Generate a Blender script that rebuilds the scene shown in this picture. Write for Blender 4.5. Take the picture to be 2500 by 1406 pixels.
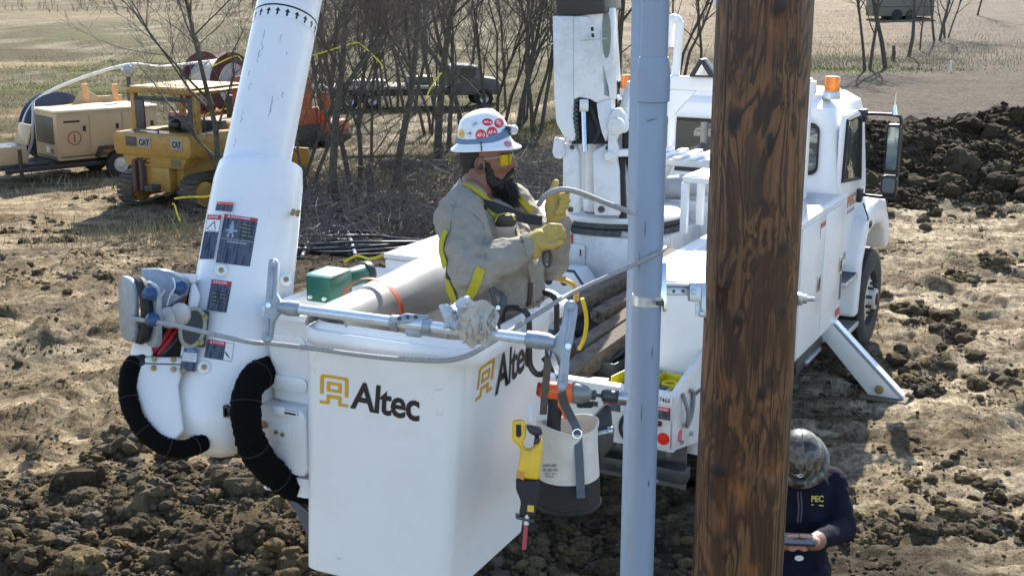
import bpy, bmesh, math, random
import numpy as np
from mathutils import Vector, Matrix, noise as mnoise
from mathutils.bvhtree import BVHTree

# ------------------------------------------------------------------ camera, sky, sun, exposure
SC = bpy.context.scene
for o in list(bpy.data.objects): bpy.data.objects.remove(o)
R_ = math.radians
PITCH, CAMZ, FPX = R_(14.0), 3.8, 3000.0
cam = bpy.data.cameras.new('camera'); camo = bpy.data.objects.new('camera', cam)
SC.collection.objects.link(camo); SC.camera = camo
camo.location = (0, 0, CAMZ); camo.rotation_euler = (math.pi / 2 - PITCH, 0, 0)
cam.sensor_width = 36.0; cam.lens = FPX / 2500 * 36; cam.clip_start = 0.05; cam.clip_end = 3000
SUN_AZ, SUN_EL = R_(12), R_(38)          # clockwise from +Y
wd = bpy.data.worlds.new('World'); SC.world = wd; wd.use_nodes = True
wn = wd.node_tree.nodes; sky = wn.new('ShaderNodeTexSky'); sky.sky_type = 'NISHITA'; sky.sun_disc = False
sky.sun_elevation = SUN_EL; sky.sun_rotation = SUN_AZ; sky.air_density = 1.0; sky.dust_density = 0.6; sky.ozone_density = 1.0
wd.node_tree.links.new(sky.outputs[0], wn['Background'].inputs[0]); wn['Background'].inputs[1].default_value = 0.125
sl = bpy.data.lights.new('sun', 'SUN'); sl.energy = 5.0; sl.angle = R_(0.53); sl.color = (1.0, 0.94, 0.84)
so = bpy.data.objects.new('sun', sl); SC.collection.objects.link(so)
sdir = Vector((math.sin(SUN_AZ) * math.cos(SUN_EL), math.cos(SUN_AZ) * math.cos(SUN_EL), math.sin(SUN_EL)))
so.location = sdir * 50; so.rotation_euler = sdir.to_track_quat('Z', 'Y').to_euler()
vs = SC.view_settings; vs.view_transform = 'Standard'; vs.look = 'None'; vs.exposure = 1.38; vs.gamma = 1.0; vs.use_curve_mapping = False
SC.cycles.max_bounces = 6; SC.cycles.diffuse_bounces = 3; SC.cycles.glossy_bounces = 3
SC.cycles.use_denoising = True

# ------------------------------------------------------------------ pixel helpers (a point on the photo's sight line at a real depth)
def ray(px, py):
    x = (px - 1250) / FPX; v = (py - 703) / FPX
    return Vector((x, math.cos(PITCH) - v * math.sin(PITCH), -math.sin(PITCH) - v * math.cos(PITCH)))
CAM = Vector((0, 0, CAMZ))
def at(px, py, d): return CAM + ray(px, py) * d
def frame(o, x, z):
    """matrix with origin o, x axis x, z axis ~z, y pointing away from the front"""
    x = Vector(x).normalized(); z = Vector(z); y = z.cross(x).normalized(); z = x.cross(y).normalized()
    return Matrix(((x.x, y.x, z.x, o[0]), (x.y, y.y, z.y, o[1]), (x.z, y.z, z.z, o[2]), (0, 0, 0, 1)))
def rz(a, o): return Matrix.Translation(o) @ Matrix.Rotation(a, 4, 'Z')
def hit(px, py, F, axis, val):
    """where the sight line meets the plane local[axis] = val of frame F; returns local coordinates"""
    Fi = F.inverted(); o = Fi @ CAM; d = Fi.to_3x3() @ ray(px, py)
    return o + d * ((val - o[axis]) / d[axis])
def lerp(a, b, t): return a + (b - a) * t
def sm(t): t = max(0.0, min(1.0, t)); return t * t * (3 - 2 * t)

# ------------------------------------------------------------------ objects
COL = SC.collection
MW = {}
def thing(name, label, cat, mat4, group=None, kind=None):
    o = bpy.data.objects.new(name, None); COL.objects.link(o); o.matrix_world = mat4; o.empty_display_size = 0.1
    o['label'] = label; o['category'] = cat
    if group: o['group'] = group
    if kind: o['kind'] = kind
    MW[o] = mat4.copy(); return o
def tag(o, label, cat, group=None):
    o['label'] = label; o['category'] = cat
    if group: o['group'] = group
    return o
def copy_tree(root, mat4, label, group=None):
    r = root.copy(); COL.objects.link(r); r.matrix_world = mat4; MW[r] = mat4.copy(); r['label'] = label
    if group: r['group'] = group
    for ch in root.children:
        c = ch.copy(); COL.objects.link(c); c.parent = r
        for g in ch.children:
            d = g.copy(); COL.objects.link(d); d.parent = c
    return r

def catmull(P, n=6, closed=False):
    P = [Vector(p) for p in P]; out = []; m = len(P)
    for i in range(m if closed else m - 1):
        if closed: a, b, c, d = P[i - 1], P[i], P[(i + 1) % m], P[(i + 2) % m]
        else: a, b, c, d = P[max(i - 1, 0)], P[i], P[i + 1], P[min(i + 2, m - 1)]
        for k in range(n):
            t = k / n
            out.append(0.5 * ((2 * b) + (c - a) * t + (2 * a - 5 * b + 4 * c - d) * t * t + (3 * b - a - 3 * c + d) * t ** 3))
    if not closed: out.append(P[-1].copy())
    return out
def rrect(hx, hy, r, n=5, cx=0, cy=0):
    """rounded rectangle outline, counter clockwise"""
    pts = []
    for sx, sy, a0 in ((1, 1, 0), (-1, 1, 90), (-1, -1, 180), (1, -1, 270)):
        for i in range(n + 1):
            a = R_(a0 + 90 * i / n)
            pts.append((cx + sx * (hx - r) + r * math.cos(a), cy + sy * (hy - r) + r * math.sin(a)))
    return pts

class G:
    def __init__(s): s.v = []; s.f = []; s.m = []
    def add(s, vs, fs, mi=0, T=None):
        n = len(s.v)
        s.v += [tuple(T @ Vector(v)) for v in vs] if T is not None else [tuple(v) for v in vs]
        s.f += [tuple(i + n for i in f) for f in fs]; s.m += [mi] * len(fs); return s
    def box(s, c, size, rot=None, mi=0, T=None):
        hx, hy, hz = size[0] / 2, size[1] / 2, size[2] / 2
        vs = [Vector((x * hx, y * hy, z * hz)) for x in (-1, 1) for y in (-1, 1) for z in (-1, 1)]
        if rot is not None: vs = [rot @ v for v in vs]
        vs = [v + Vector(c) for v in vs]
        return s.add(vs, [(0, 1, 3, 2), (4, 6, 7, 5), (0, 4, 5, 1), (2, 3, 7, 6), (0, 2, 6, 4), (1, 5, 7, 3)], mi, T)
    def bx(s, x0, x1, y0, y1, z0, z1, mi=0, T=None):
        return s.box(((x0 + x1) / 2, (y0 + y1) / 2, (z0 + z1) / 2), (abs(x1 - x0), abs(y1 - y0), abs(z1 - z0)), None, mi, T)
    def loft(s, rings, cap=True, mi=0, T=None, closed=True):
        n = len(rings[0]); vs = [p for r in rings for p in r]; fs = []
        for i in range(len(rings) - 1):
            for j in range(n if closed else n - 1):
                k = (j + 1) % n
                fs.append((i * n + j, i * n + k, (i + 1) * n + k, (i + 1) * n + j))
        if cap and closed:
            fs.append(tuple(reversed(range(n)))); L = (len(rings) - 1) * n; fs.append(tuple(range(L, L + n)))
        return s.add(vs, fs, mi, T)
    def tube(s, pts, r, n=8, mi=0, T=None, cap=True, closed=False, flat=1.0, up=None):
        P = [Vector(p) for p in pts]; m = len(P)
        rr = r if isinstance(r, (list, tuple)) else [r] * m
        t = (P[1] - P[0]).normalized()
        a = Vector(up) if up is not None else (Vector((0, 0, 1)) if abs(t.z) < 0.9 else Vector((1, 0, 0)))
        nrm = (a - t * a.dot(t)).normalized(); rings = []
        for i in range(m):
            q0 = P[i - 1] if (i or closed) else P[0]; q1 = P[(i + 1) % m] if (i < m - 1 or closed) else P[-1]
            t = (q1 - q0)
            if t.length < 1e-9: t = Vector((0, 0, 1))
            t.normalize(); nrm = nrm - t * nrm.dot(t)
            if nrm.length < 1e-6: nrm = t.orthogonal()
            nrm.normalize(); b = t.cross(nrm)
            rings.append([P[i] + (nrm * math.cos(2 * math.pi * k / n) * flat + b * math.sin(2 * math.pi * k / n)) * rr[i] for k in range(n)])
        if closed: rings.append(rings[0]); return s.loft(rings, False, mi, T)
        return s.loft(rings, cap, mi, T)
    def cyl(s, p0, p1, r0, r1=None, n=16, mi=0, T=None, cap=True):
        return s.tube([p0, p1], [r0, r0 if r1 is None else r1], n, mi, T, cap)
    def lathe(s, prof, n=32, mi=0, T=None, cap=True):
        rings = [[(r * math.cos(2 * math.pi * k / n), r * math.sin(2 * math.pi * k / n), z) for k in range(n)] for r, z in prof]
        return s.loft(rings, cap, mi, T)
    def prism(s, poly, y0, y1, mi=0, T=None, axis=1):
        """polygon in the two other axes, extruded along axis"""
        def mk(p, y): return {0: (y, p[0], p[1]), 1: (p[0], y, p[1]), 2: (p[0], p[1], y)}[axis]
        return s.loft([[mk(p, y0) for p in poly], [mk(p, y1) for p in poly]], True, mi, T)
    def sphere(s, c, r, n=14, mi=0, T=None, rot=None):
        if not isinstance(r, (tuple, list)): r = (r, r, r)
        rings = []; c = Vector(c); m = max(5, n // 2)
        for i in range(m + 1):
            a = -math.pi / 2 + math.pi * min(max(i / m, 0.004), 0.996)
            ring = []
            for k in range(n):
                v = Vector((r[0] * math.cos(a) * math.cos(2 * math.pi * k / n), r[1] * math.cos(a) * math.sin(2 * math.pi * k / n), r[2] * math.sin(a)))
                ring.append(c + (rot @ v if rot is not None else v))
            rings.append(ring)
        return s.loft(rings, True, mi, T)
    def cap2(s, p0, r0, p1, r1, n=14, mi=0):
        """tapered capsule"""
        p0 = Vector(p0); p1 = Vector(p1); t = (p1 - p0).normalized(); pts = []; rr = []
        for i in range(5): a = R_(-88 + 22 * i); pts.append(p0 + t * r0 * math.sin(a)); rr.append(max(r0 * math.cos(a), 1e-4))
        for i in range(5): a = R_(22 * i + 0.5); pts.append(p1 + t * r1 * math.sin(a)); rr.append(max(r1 * math.cos(a), 1e-4))
        return s.tube(pts, rr, n, mi)
    def ribbon(s, pts, nrm, width, thick, mi=0, T=None):
        P = [Vector(p) for p in pts]; m = len(P); rings = []
        for i in range(m):
            t = (P[min(i + 1, m - 1)] - P[max(i - 1, 0)]).normalized()
            N = Vector(nrm[i] if isinstance(nrm, list) else nrm); N = (N - t * N.dot(t)).normalized(); b = t.cross(N)
            w = width / 2
            rings.append([P[i] + b * w, P[i] + b * w + N * thick, P[i] - b * w + N * thick, P[i] - b * w])
        return s.loft(rings, True, mi, T)
    def build(s, name, mats, parent=None, world=False, bevel=0.0, seg=2, smooth=35, mesh_only=False):
        me = bpy.data.meshes.new(name)
        v = s.v
        if world and parent is not None:
            Mi = MW[parent].inverted(); v = [tuple(Mi @ Vector(q)) for q in v]
        me.from_pydata(v, [], s.f)
        if not isinstance(mats, (list, tuple)): mats = [mats]
        for m in mats: me.materials.append(m)
        me.polygons.foreach_set('material_index', s.m)
        b = bmesh.new(); b.from_mesh(me)
        bmesh.ops.recalc_face_normals(b, faces=b.faces)
        if bevel > 0:
            es = [e for e in b.edges if len(e.link_faces) == 2 and e.calc_face_angle(0) > R_(28)]
            if es: bmesh.ops.bevel(b, geom=es, offset=bevel, segments=seg, affect='EDGES', profile=0.5, clamp_overlap=True)
        b.to_mesh(me); b.free()
        if smooth:
            me.polygons.foreach_set('use_smooth', [True] * len(me.polygons)); me.set_sharp_from_angle(angle=R_(smooth))
        if mesh_only: return me
        return place(name, me, parent)
def place(name, me, parent=None):
    o = bpy.data.objects.new(name, me); COL.objects.link(o)
    if parent is not None: o.parent = parent; MW[o] = MW[parent]
    return o
def hull_bvh(o): return BVHTree.FromPolygons([v.co for v in o.data.vertices], [list(p.vertices) for p in o.data.polygons])

def organic(name, g, voxel, smooth_it=6, wrinkle=None):
    """join overlapping closed shapes into one continuous skin; returns a mesh"""
    me = bpy.data.meshes.new(name + '_src'); me.from_pydata(g.v, [], g.f)
    b = bmesh.new(); b.from_mesh(me); bmesh.ops.recalc_face_normals(b, faces=b.faces); b.to_mesh(me); b.free()
    o = bpy.data.objects.new('tmp', me); COL.objects.link(o)
    rm = o.modifiers.new('r', 'REMESH'); rm.mode = 'VOXEL'; rm.voxel_size = voxel; rm.adaptivity = 0
    s = o.modifiers.new('s', 'SMOOTH'); s.iterations = smooth_it; s.factor = 0.5
    dg = bpy.context.evaluated_depsgraph_get(); out = bpy.data.meshes.new_from_object(o.evaluated_get(dg))
    bpy.data.objects.remove(o); bpy.data.meshes.remove(me); out.name = name
    if wrinkle:
        ns = [v.normal.copy() for v in out.vertices]
        for v, nn in zip(out.vertices, ns): v.co += nn * wrinkle(v.co, nn)
    out.polygons.foreach_set('use_smooth', [True] * len(out.polygons))
    return out

_fc = {}
def text_mesh(s, bold=0.0, shear=0.0, spacing=1.0):
    """glyph outlines as (verts2d, faces), height of a capital ~0.7"""
    k = (s, bold, shear, spacing)
    if k in _fc: return _fc[k]
    c = bpy.data.curves.new('glyphs', 'FONT'); c.body = s; c.offset = bold; c.shear = shear; c.space_character = spacing; c.resolution_u = 3
    o = bpy.data.objects.new('glyphs', c); COL.objects.link(o)
    dg = bpy.context.evaluated_depsgraph_get(); me = bpy.data.meshes.new_from_object(o.evaluated_get(dg))
    V = [(v.co.x, v.co.y) for v in me.vertices]; F = [tuple(p.vertices) for p in me.polygons]
    bpy.data.objects.remove(o); bpy.data.meshes.remove(me); bpy.data.curves.remove(c)
    x0 = min(v[0] for v in V); x1 = max(v[0] for v in V); y0 = min(v[1] for v in V); y1 = max(v[1] for v in V)
    V = [((x - x0) / (x1 - x0), (y - y0) / (y1 - y0)) for x, y in V]
    _fc[k] = (V, F); return _fc[k]
def put_text(g, s, fn, mi=0, bold=0.0, shear=0.0, spacing=1.0):
    """fn maps the unit square of the word to 3D"""
    V, F = text_mesh(s, bold, shear, spacing); g.add([fn(x, y) for x, y in V], F, mi)
# ------------------------------------------------------------------ materials
def nodes(name):
    m = bpy.data.materials.new(name); m.use_nodes = True; t = m.node_tree
    return m, t, t.nodes, t.links, t.nodes['Principled BSDF']
def tex_noise(t, scale, detail=5, rough=0.6, coords=None, dist=0.0, stretch=None):
    N, L = t.nodes, t.links
    n = N.new('ShaderNodeTexNoise'); n.inputs['Scale'].default_value = scale; n.inputs['Detail'].default_value = detail
    n.inputs['Roughness'].default_value = rough; n.inputs['Distortion'].default_value = dist
    tc = N.new('ShaderNodeTexCoord'); src = tc.outputs['Object']
    if stretch:
        mp = N.new('ShaderNodeMapping'); mp.inputs['Scale'].default_value = stretch; L.new(src, mp.inputs[0]); src = mp.outputs[0]
    L.new(src, n.inputs['Vector']); return n
def ramp(t, fac, stops, interp='LINEAR'):
    r = t.nodes.new('ShaderNodeValToRGB'); r.color_ramp.interpolation = interp
    e = r.color_ramp.elements
    while len(e) < len(stops): e.new(0.5)
    for i, (p, c) in enumerate(stops):
        e[i].position = p; e[i].color = (c[0], c[1], c[2], 1) if isinstance(c, (tuple, list)) else (c, c, c, 1)
    t.links.new(fac, r.inputs[0]); return r
def mixc(t, a, b, fac, mode='MIX'):
    m = t.nodes.new('ShaderNodeMix'); m.data_type = 'RGBA'; m.blend_type = mode
    for s, i in ((a, 6), (b, 7)):
        if isinstance(s, (tuple, list)): m.inputs[i].default_value = (s[0], s[1], s[2], 1)
        else: t.links.new(s, m.inputs[i])
    if isinstance(fac, (int, float)): m.inputs[0].default_value = fac
    else: t.links.new(fac, m.inputs[0])
    return m.outputs[2]
def bump(t, bs, h, strength, dist=0.01):
    b = t.nodes.new('ShaderNodeBump'); b.inputs['Strength'].default_value = strength; b.inputs['Distance'].default_value = dist
    t.links.new(h, b.inputs['Height']); t.links.new(b.outputs[0], bs.inputs['Normal'])
def mat(name, col, rough=0.5, metal=0.0, var=0.12, scale=14, bmp=0.0, bscale=None, spec=0.5, coat=0.0, dist=0.004):
    m, t, N, L, bs = nodes(name)
    n = tex_noise(t, scale, 6, 0.65)
    lo = tuple(c * (1 - var) for c in col); hi = tuple(min(1, c * (1 + var)) for c in col)
    L.new(ramp(t, n.outputs[0], [(0.3, lo), (0.7, hi)]).outputs[0], bs.inputs['Base Color'])
    L.new(ramp(t, n.outputs[0], [(0.25, rough * 0.8), (0.75, min(1, rough * 1.2))]).outputs[0], bs.inputs['Roughness'])
    bs.inputs['Metallic'].default_value = metal; bs.inputs['Specular IOR Level'].default_value = spec; bs.inputs['Coat Weight'].default_value = coat
    if bmp:
        b = tex_noise(t, bscale or scale * 3, 5, 0.6); bump(t, bs, b.outputs[0], bmp, dist)
    return m
def paint(name, col, dirt=0.25, rough=0.3, dirtc=(0.33, 0.28, 0.22), dscale=3.0, coat=0.3):
    """gloss paint with soft grime, thin streaks and small scuffs"""
    m, t, N, L, bs = nodes(name)
    n1 = tex_noise(t, dscale, 7, 0.7, dist=0.4); n2 = tex_noise(t, 26, 6, 0.7, stretch=(1, 1, 0.18)); n3 = tex_noise(t, 55, 3, 0.5, stretch=(1, 1, 0.35))
    f1 = ramp(t, n1.outputs[0], [(0.48, 0.0), (0.82, dirt)]); f2 = ramp(t, n2.outputs[0], [(0.60, 0.0), (0.78, dirt * 0.8)])
    f3 = ramp(t, n3.outputs[0], [(0.74, 0.0), (0.80, dirt * 1.6)])
    c = mixc(t, col, dirtc, f1.outputs[0]); c = mixc(t, c, dirtc, f2.outputs[0]); c = mixc(t, c, tuple(x * 0.5 for x in dirtc), f3.outputs[0])
    L.new(c, bs.inputs['Base Color'])
    L.new(ramp(t, n1.outputs[0], [(0.3, rough), (0.8, min(1, rough + 0.3))]).outputs[0], bs.inputs['Roughness'])
    bs.inputs['Coat Weight'].default_value = coat; bs.inputs['Coat Roughness'].default_value = 0.12
    b = tex_noise(t, 9, 3, 0.5); bump(t, bs, b.outputs[0], 0.05, 0.01)
    return m
WHITE = paint('white_gelcoat', (0.80, 0.81, 0.82), 0.17, 0.32)
SCUFFW = paint('scuffed_fibreglass', (0.79, 0.80, 0.82), 0.22, 0.3, (0.35, 0.37, 0.40), 5.0)
TRUCKW = paint('white_truck_paint', (0.80, 0.81, 0.82), 0.18, 0.28)
GRIMEW = paint('grimy_white_paint', (0.72, 0.72, 0.71), 0.55, 0.42, (0.22, 0.18, 0.14))
BLACKR = mat('black_rubber', (0.018, 0.018, 0.019), 0.7, 0, 0.3, 30, 0.2)
BLACKP = mat('black_plastic', (0.022, 0.022, 0.024), 0.42, 0, 0.25, 20)
FUZZ = mat('black_hose_sleeve', (0.004, 0.004, 0.0045), 0.95, 0, 0.4, 90, 0.7, 260, 0.1)
STEEL = mat('galvanised_steel', (0.46, 0.49, 0.53), 0.38, 0.85, 0.18, 25, 0.08)
CAST = mat('grey_cast_aluminium', (0.30, 0.345, 0.40), 0.42, 0.35, 0.18, 30, 0.15, 120)
CHROME = mat('bright_steel', (0.62, 0.63, 0.65), 0.18, 1.0, 0.08, 30)
DARKST = mat('dark_steel', (0.07, 0.075, 0.08), 0.5, 0.5, 0.35, 25, 0.1)
RUST = mat('rusty_brass', (0.36, 0.25, 0.11), 0.5, 0.6, 0.35, 60)
TUBE = mat('silver_blue_tube', (0.62, 0.70, 0.78), 0.28, 0.35, 0.08, 18)
ROPE = mat('grey_rope', (0.34, 0.345, 0.35), 0.8, 0, 0.25, 120, 0.8, 240)
PVC = paint('grey_pvc', (0.25, 0.325, 0.44), 0.16, 0.42, (0.20, 0.22, 0.25), 4.0, 0.0)
RED = mat('safety_red', (0.55, 0.03, 0.045), 0.42, 0, 0.12)
DECALD = None
ORANGE = mat('tool_orange', (0.80, 0.13, 0.02), 0.42, 0, 0.12)
YELLOWT = mat('tool_yellow', (0.80, 0.50, 0.02), 0.42, 0, 0.15)
YELLOWB = mat('bin_yellow', (0.75, 0.62, 0.02), 0.4, 0, 0.1)
GREEN = mat('dark_green_paint', (0.01, 0.11, 0.07), 0.35, 0, 0.2)
GREEND = mat('dark_green_casting', (0.015, 0.045, 0.035), 0.45, 0.1, 0.3, 40)
BLUEP = mat('blue_plastic', (0.012, 0.055, 0.17), 0.38, 0, 0.25, 30)
GOLD = mat('logo_gold', (0.68, 0.36, 0.02), 0.4, 0, 0.08, 40)
INK = mat('print_black', (0.015, 0.016, 0.02), 0.35, 0, 0.3, 40)
PWHITE = mat('print_white', (0.78, 0.78, 0.78), 0.5, 0, 0.05)
AMBER = mat('amber_lens', (0.90, 0.26, 0.01), 0.15, 0, 0.15, 30); AMBER.node_tree.nodes['Principled BSDF'].inputs['Transmission Weight'].default_value = 0.35
ALUM = mat('aluminium_tread', (0.50, 0.53, 0.57), 0.4, 0.7, 0.2, 30, 0.1)
DENIM = mat('dark_trouser_cloth', (0.045, 0.05, 0.07), 0.9, 0, 0.3, 40, 0.4, 200)
def cloth(name, col):
    m, t, N, L, bs = nodes(name); n = tex_noise(t, 24, 6, .6); L.new(ramp(t, n.outputs[0], [(.3, tuple(c * .88 for c in col)), (.7, tuple(c * 1.1 for c in col))]).outputs[0], bs.inputs['Base Color'])
    bs.inputs['Roughness'].default_value = .9; bs.inputs['Specular IOR Level'].default_value = .15
    f = tex_noise(t, 7, 3, .5, dist=.5, stretch=(1, 1, 1.5)); f.noise_type = 'RIDGED_MULTIFRACTAL'; f2 = tex_noise(t, 17, 2, .5, dist=.3, stretch=(1, 1, 1.8)); f2.noise_type = 'RIDGED_MULTIFRACTAL'; w = tex_noise(t, 240, 2, .5)
    def mth(op, a, b):
        q = N.new('ShaderNodeMath'); q.operation = op
        for i, x in enumerate((a, b)):
            if isinstance(x, (int, float)): q.inputs[i].default_value = x
            else: L.new(x, q.inputs[i])
        return q.outputs[0]
    h = mth('ADD', mth('MULTIPLY', f.outputs[0], 1.0), mth('ADD', mth('MULTIPLY', f2.outputs[0], .4), mth('MULTIPLY', w.outputs[0], .03))); bump(t, bs, h, .75, .012); return m
def glass_mat(name, col, rough=0.03):
    m, t, N, L, bs = nodes(name); n = tex_noise(t, 3, 3)
    L.new(ramp(t, n.outputs[0], [(0.3, tuple(c * 0.85 for c in col)), (0.7, col)]).outputs[0], bs.inputs['Base Color'])
    bs.inputs['Roughness'].default_value = rough; bs.inputs['Specular IOR Level'].default_value = 0.9; bs.inputs['Coat Weight'].default_value = 0.4
    return m
GLASS = glass_mat('tinted_glass', (0.045, 0.06, 0.06))
def stripes(name, base, line, scale, axis='Z', width=0.5):
    """fine print lines of a decal"""
    m, t, N, L, bs = nodes(name); tc = N.new('ShaderNodeTexCoord'); sp = N.new('ShaderNodeSeparateXYZ'); L.new(tc.outputs['Object'], sp.inputs[0])
    mu = N.new('ShaderNodeMath'); mu.operation = 'MULTIPLY'; mu.inputs[1].default_value = scale; L.new(sp.outputs[axis], mu.inputs[0])
    fr = N.new('ShaderNodeMath'); fr.operation = 'FRACT'; L.new(mu.outputs[0], fr.inputs[0])
    g = ramp(t, fr.outputs[0], [(width, 0.0), (width + 0.05, 1.0)], 'LINEAR')
    n = tex_noise(t, 160, 2, 0.5, stretch=(1, 1, 0.1)); g2 = ramp(t, n.outputs[0], [(0.42, 0.0), (0.5, 0.75)])
    f = N.new('ShaderNodeMath'); f.operation = 'MULTIPLY'; L.new(g.outputs[0], f.inputs[0]); L.new(g2.outputs[0], f.inputs[1])
    L.new(mixc(t, base, line, f.outputs[0]), bs.inputs['Base Color']); bs.inputs['Roughness'].default_value = 0.3
    return m
DECALD = stripes('decal_small_print', (0.022, 0.032, 0.06), (0.20, 0.22, 0.27), 110)
DECALY = stripes('decal_chart_print', (0.022, 0.032, 0.06), (0.26, 0.24, 0.12), 70)
DECALW = stripes('decal_white_print', (0.70, 0.72, 0.74), (0.30, 0.42, 0.58), 85, width=0.62)
BLUEL = mat('decal_blue', (0.03, 0.20, 0.62), 0.4)

def wood_pole():
    m, t, N, L, bs = nodes('creosoted_pole_wood')
    tc = N.new('ShaderNodeTexCoord')
    def nz(scale, stretch, detail=3, rough=0.5, dist=0.0, off=(0, 0, 0)):
        mp = N.new('ShaderNodeMapping'); mp.inputs['Scale'].default_value = stretch; mp.inputs['Location'].default_value = off
        L.new(tc.outputs['Object'], mp.inputs[0]); n = N.new('ShaderNodeTexNoise'); n.inputs['Scale'].default_value = scale
        n.inputs['Detail'].default_value = detail; n.inputs['Roughness'].default_value = rough; n.inputs['Distortion'].default_value = dist
        L.new(mp.outputs[0], n.inputs['Vector']); return n.outputs[0]
    def mth(op, a, b=None):
        q = N.new('ShaderNodeMath'); q.operation = op
        for i, x in enumerate((a, b)):
            if x is None: continue
            if isinstance(x, (int, float)): q.inputs[i].default_value = x
            else: L.new(x, q.inputs[i])
        return q.outputs[0]
    grow = nz(9.5, (1, 1, 0.20), 3, 0.5, 0.8)
    rings = mth('FRACT', mth('MULTIPLY', grow, 7.5))
    fine = nz(90, (1, 1, 0.035), 4, 0.6)
    stain = nz(11.0, (1, 1, 0.26), 5, 0.6, 0.6, (3, 1, 7))
    big = nz(1.7, (1, 1, 0.8), 4, 0.6, 0.3, (9, 2, 4))
    base = ramp(t, rings, [(0.0, (0.022, 0.010, 0.005)), (0.16, (0.035, 0.015, 0.007)), (0.23, (0.150, 0.066, 0.023)), (0.66, (0.185, 0.086, 0.032)), (0.84, (0.09, 0.034, 0.012)), (1.0, (0.030, 0.013, 0.006))]).outputs[0]
    c = mixc(t, base, (0.040, 0.017, 0.008), ramp(t, stain, [(0.51, 0.0), (0.56, 0.8)]).outputs[0])
    c = mixc(t, c, (0.055, 0.018, 0.006), ramp(t, big, [(0.46, 0.0), (0.66, 0.6)]).outputs[0])
    c = mixc(t, c, (0.02, 0.01, 0.006), ramp(t, fine, [(0.48, 0.0), (0.66, 0.75)]).outputs[0])
    crack = nz(34, (1, 1, 0.018), 2, 0.5, 0.0, (1, 5, 2))
    ck = ramp(t, crack, [(0.635, 0.0), (0.655, 1.0)]).outputs[0]
    c = mixc(t, c, (0.006, 0.004, 0.003), ck)
    att = N.new('ShaderNodeAttribute'); att.attribute_name = 'scar'
    bright = ramp(t, nz(60, (1, 1, 0.06), 4, 0.6, 0, (4, 4, 4)), [(0.35, (0.12, 0.036, 0.010)), (0.65, (0.30, 0.115, 0.033))]).outputs[0]
    sc = mth('MULTIPLY', att.outputs['Fac'], ramp(t, nz(26, (1, 1, 0.25), 4, 0.6, 0.3), [(0.36, 0.0), (0.58, 1.0)]).outputs[0])
    c = mixc(t, c, bright, sc)
    kn = N.new('ShaderNodeAttribute'); kn.attribute_name = 'knot'
    c = mixc(t, c, (0.010, 0.006, 0.005), kn.outputs['Fac'])
    L.new(c, bs.inputs['Base Color'])
    L.new(ramp(t, stain, [(0.3, 0.62), (0.7, 0.42)]).outputs[0], bs.inputs['Roughness'])
    h = mth('ADD', mth('MULTIPLY', rings, 0.35), mth('ADD', mth('MULTIPLY', fine, 0.5), mth('MULTIPLY', ck, -1.2)))
    bump(t, bs, h, 0.55, 0.006); return m
POLEW = wood_pole()

def soil(name, attr=True, base=(0.16, 0.125, 0.085), light=(0.40, 0.35, 0.27), sc=1.0):
    m, t, N, L, bs = nodes(name)
    n1 = tex_noise(t, 7 * sc, 9, 0.72); n2 = tex_noise(t, 42 * sc, 6, 0.7); n3 = tex_noise(t, 160 * sc, 4, 0.6)
    if attr:
        a = N.new('ShaderNodeAttribute'); a.attribute_name = 'Col'; col = a.outputs['Color']
    else:
        v = N.new('ShaderNodeObjectInfo'); col = ramp(t, n1.outputs[0], [(0.34, base), (0.72, light)]).outputs[0]
    n4 = tex_noise(t, 0.8, 10, 0.72, stretch=(0.6, 1.3, 1)); col = mixc(t, col, ramp(t, n4.outputs[0], [(0.28, 0.55), (0.5, 1.0), (0.72, 1.3)]).outputs[0], 0.85, 'MULTIPLY')
    if attr and sc == 1.0:
        fl = tex_noise(t, 5.5, 10, 0.78, stretch=(0.8, 1.0, 1)); fl2 = tex_noise(t, 17, 8, 0.75)
        dkc = mixc(t, col, (0.36, 0.33, 0.29), 1.0, 'MULTIPLY')
        col = mixc(t, col, dkc, ramp(t, fl.outputs[0], [(0.515, 0.0), (0.55, 0.72)]).outputs[0]); col = mixc(t, col, dkc, ramp(t, fl2.outputs[0], [(0.53, 0.0), (0.565, 0.62)]).outputs[0])
        col = mixc(t, col, (1.25, 1.24, 1.22), ramp(t, fl2.outputs[0], [(0.36, 1.0), (0.46, 0.0)]).outputs[0], 'MULTIPLY')
    c = mixc(t, col, ramp(t, n2.outputs[0], [(0.28, 0.45), (0.5, 1.0), (0.72, 1.4)]).outputs[0], 1.0, 'MULTIPLY')
    c = mixc(t, c, ramp(t, n3.outputs[0], [(0.25, 0.62), (0.5, 1.0), (0.75, 1.3)]).outputs[0], 0.8, 'MULTIPLY')
    L.new(c, bs.inputs['Base Color']); bs.inputs['Roughness'].default_value = 0.95; bs.inputs['Specular IOR Level'].default_value = 0.12
    ad = N.new('ShaderNodeMath'); ad.operation = 'ADD'; L.new(n2.outputs[0], ad.inputs[0]); L.new(n3.outputs[0], ad.inputs[1])
    n5 = tex_noise(t, 13 * sc, 7, 0.7); m5 = N.new('ShaderNodeMath'); m5.operation = 'MULTIPLY_ADD'; m5.inputs[1].default_value = 2.6; L.new(n5.outputs[0], m5.inputs[0]); L.new(ad.outputs[0], m5.inputs[2])
    bump(t, bs, m5.outputs[0], 1.0, 0.024); return m
GROUNDM = soil('dried_mud_soil')
CLODM = soil('clod_soil', True, sc=1.01)
BARK = mat('tree_bark', (0.10, 0.087, 0.073), 0.92, 0, 0.45, 9, 0.7, 40, 0.15, dist=0.02)
TWIG = mat('bare_twigs', (0.145, 0.123, 0.104), 0.95, 0, 0.35, 5, 0, None, 0.1)
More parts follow.
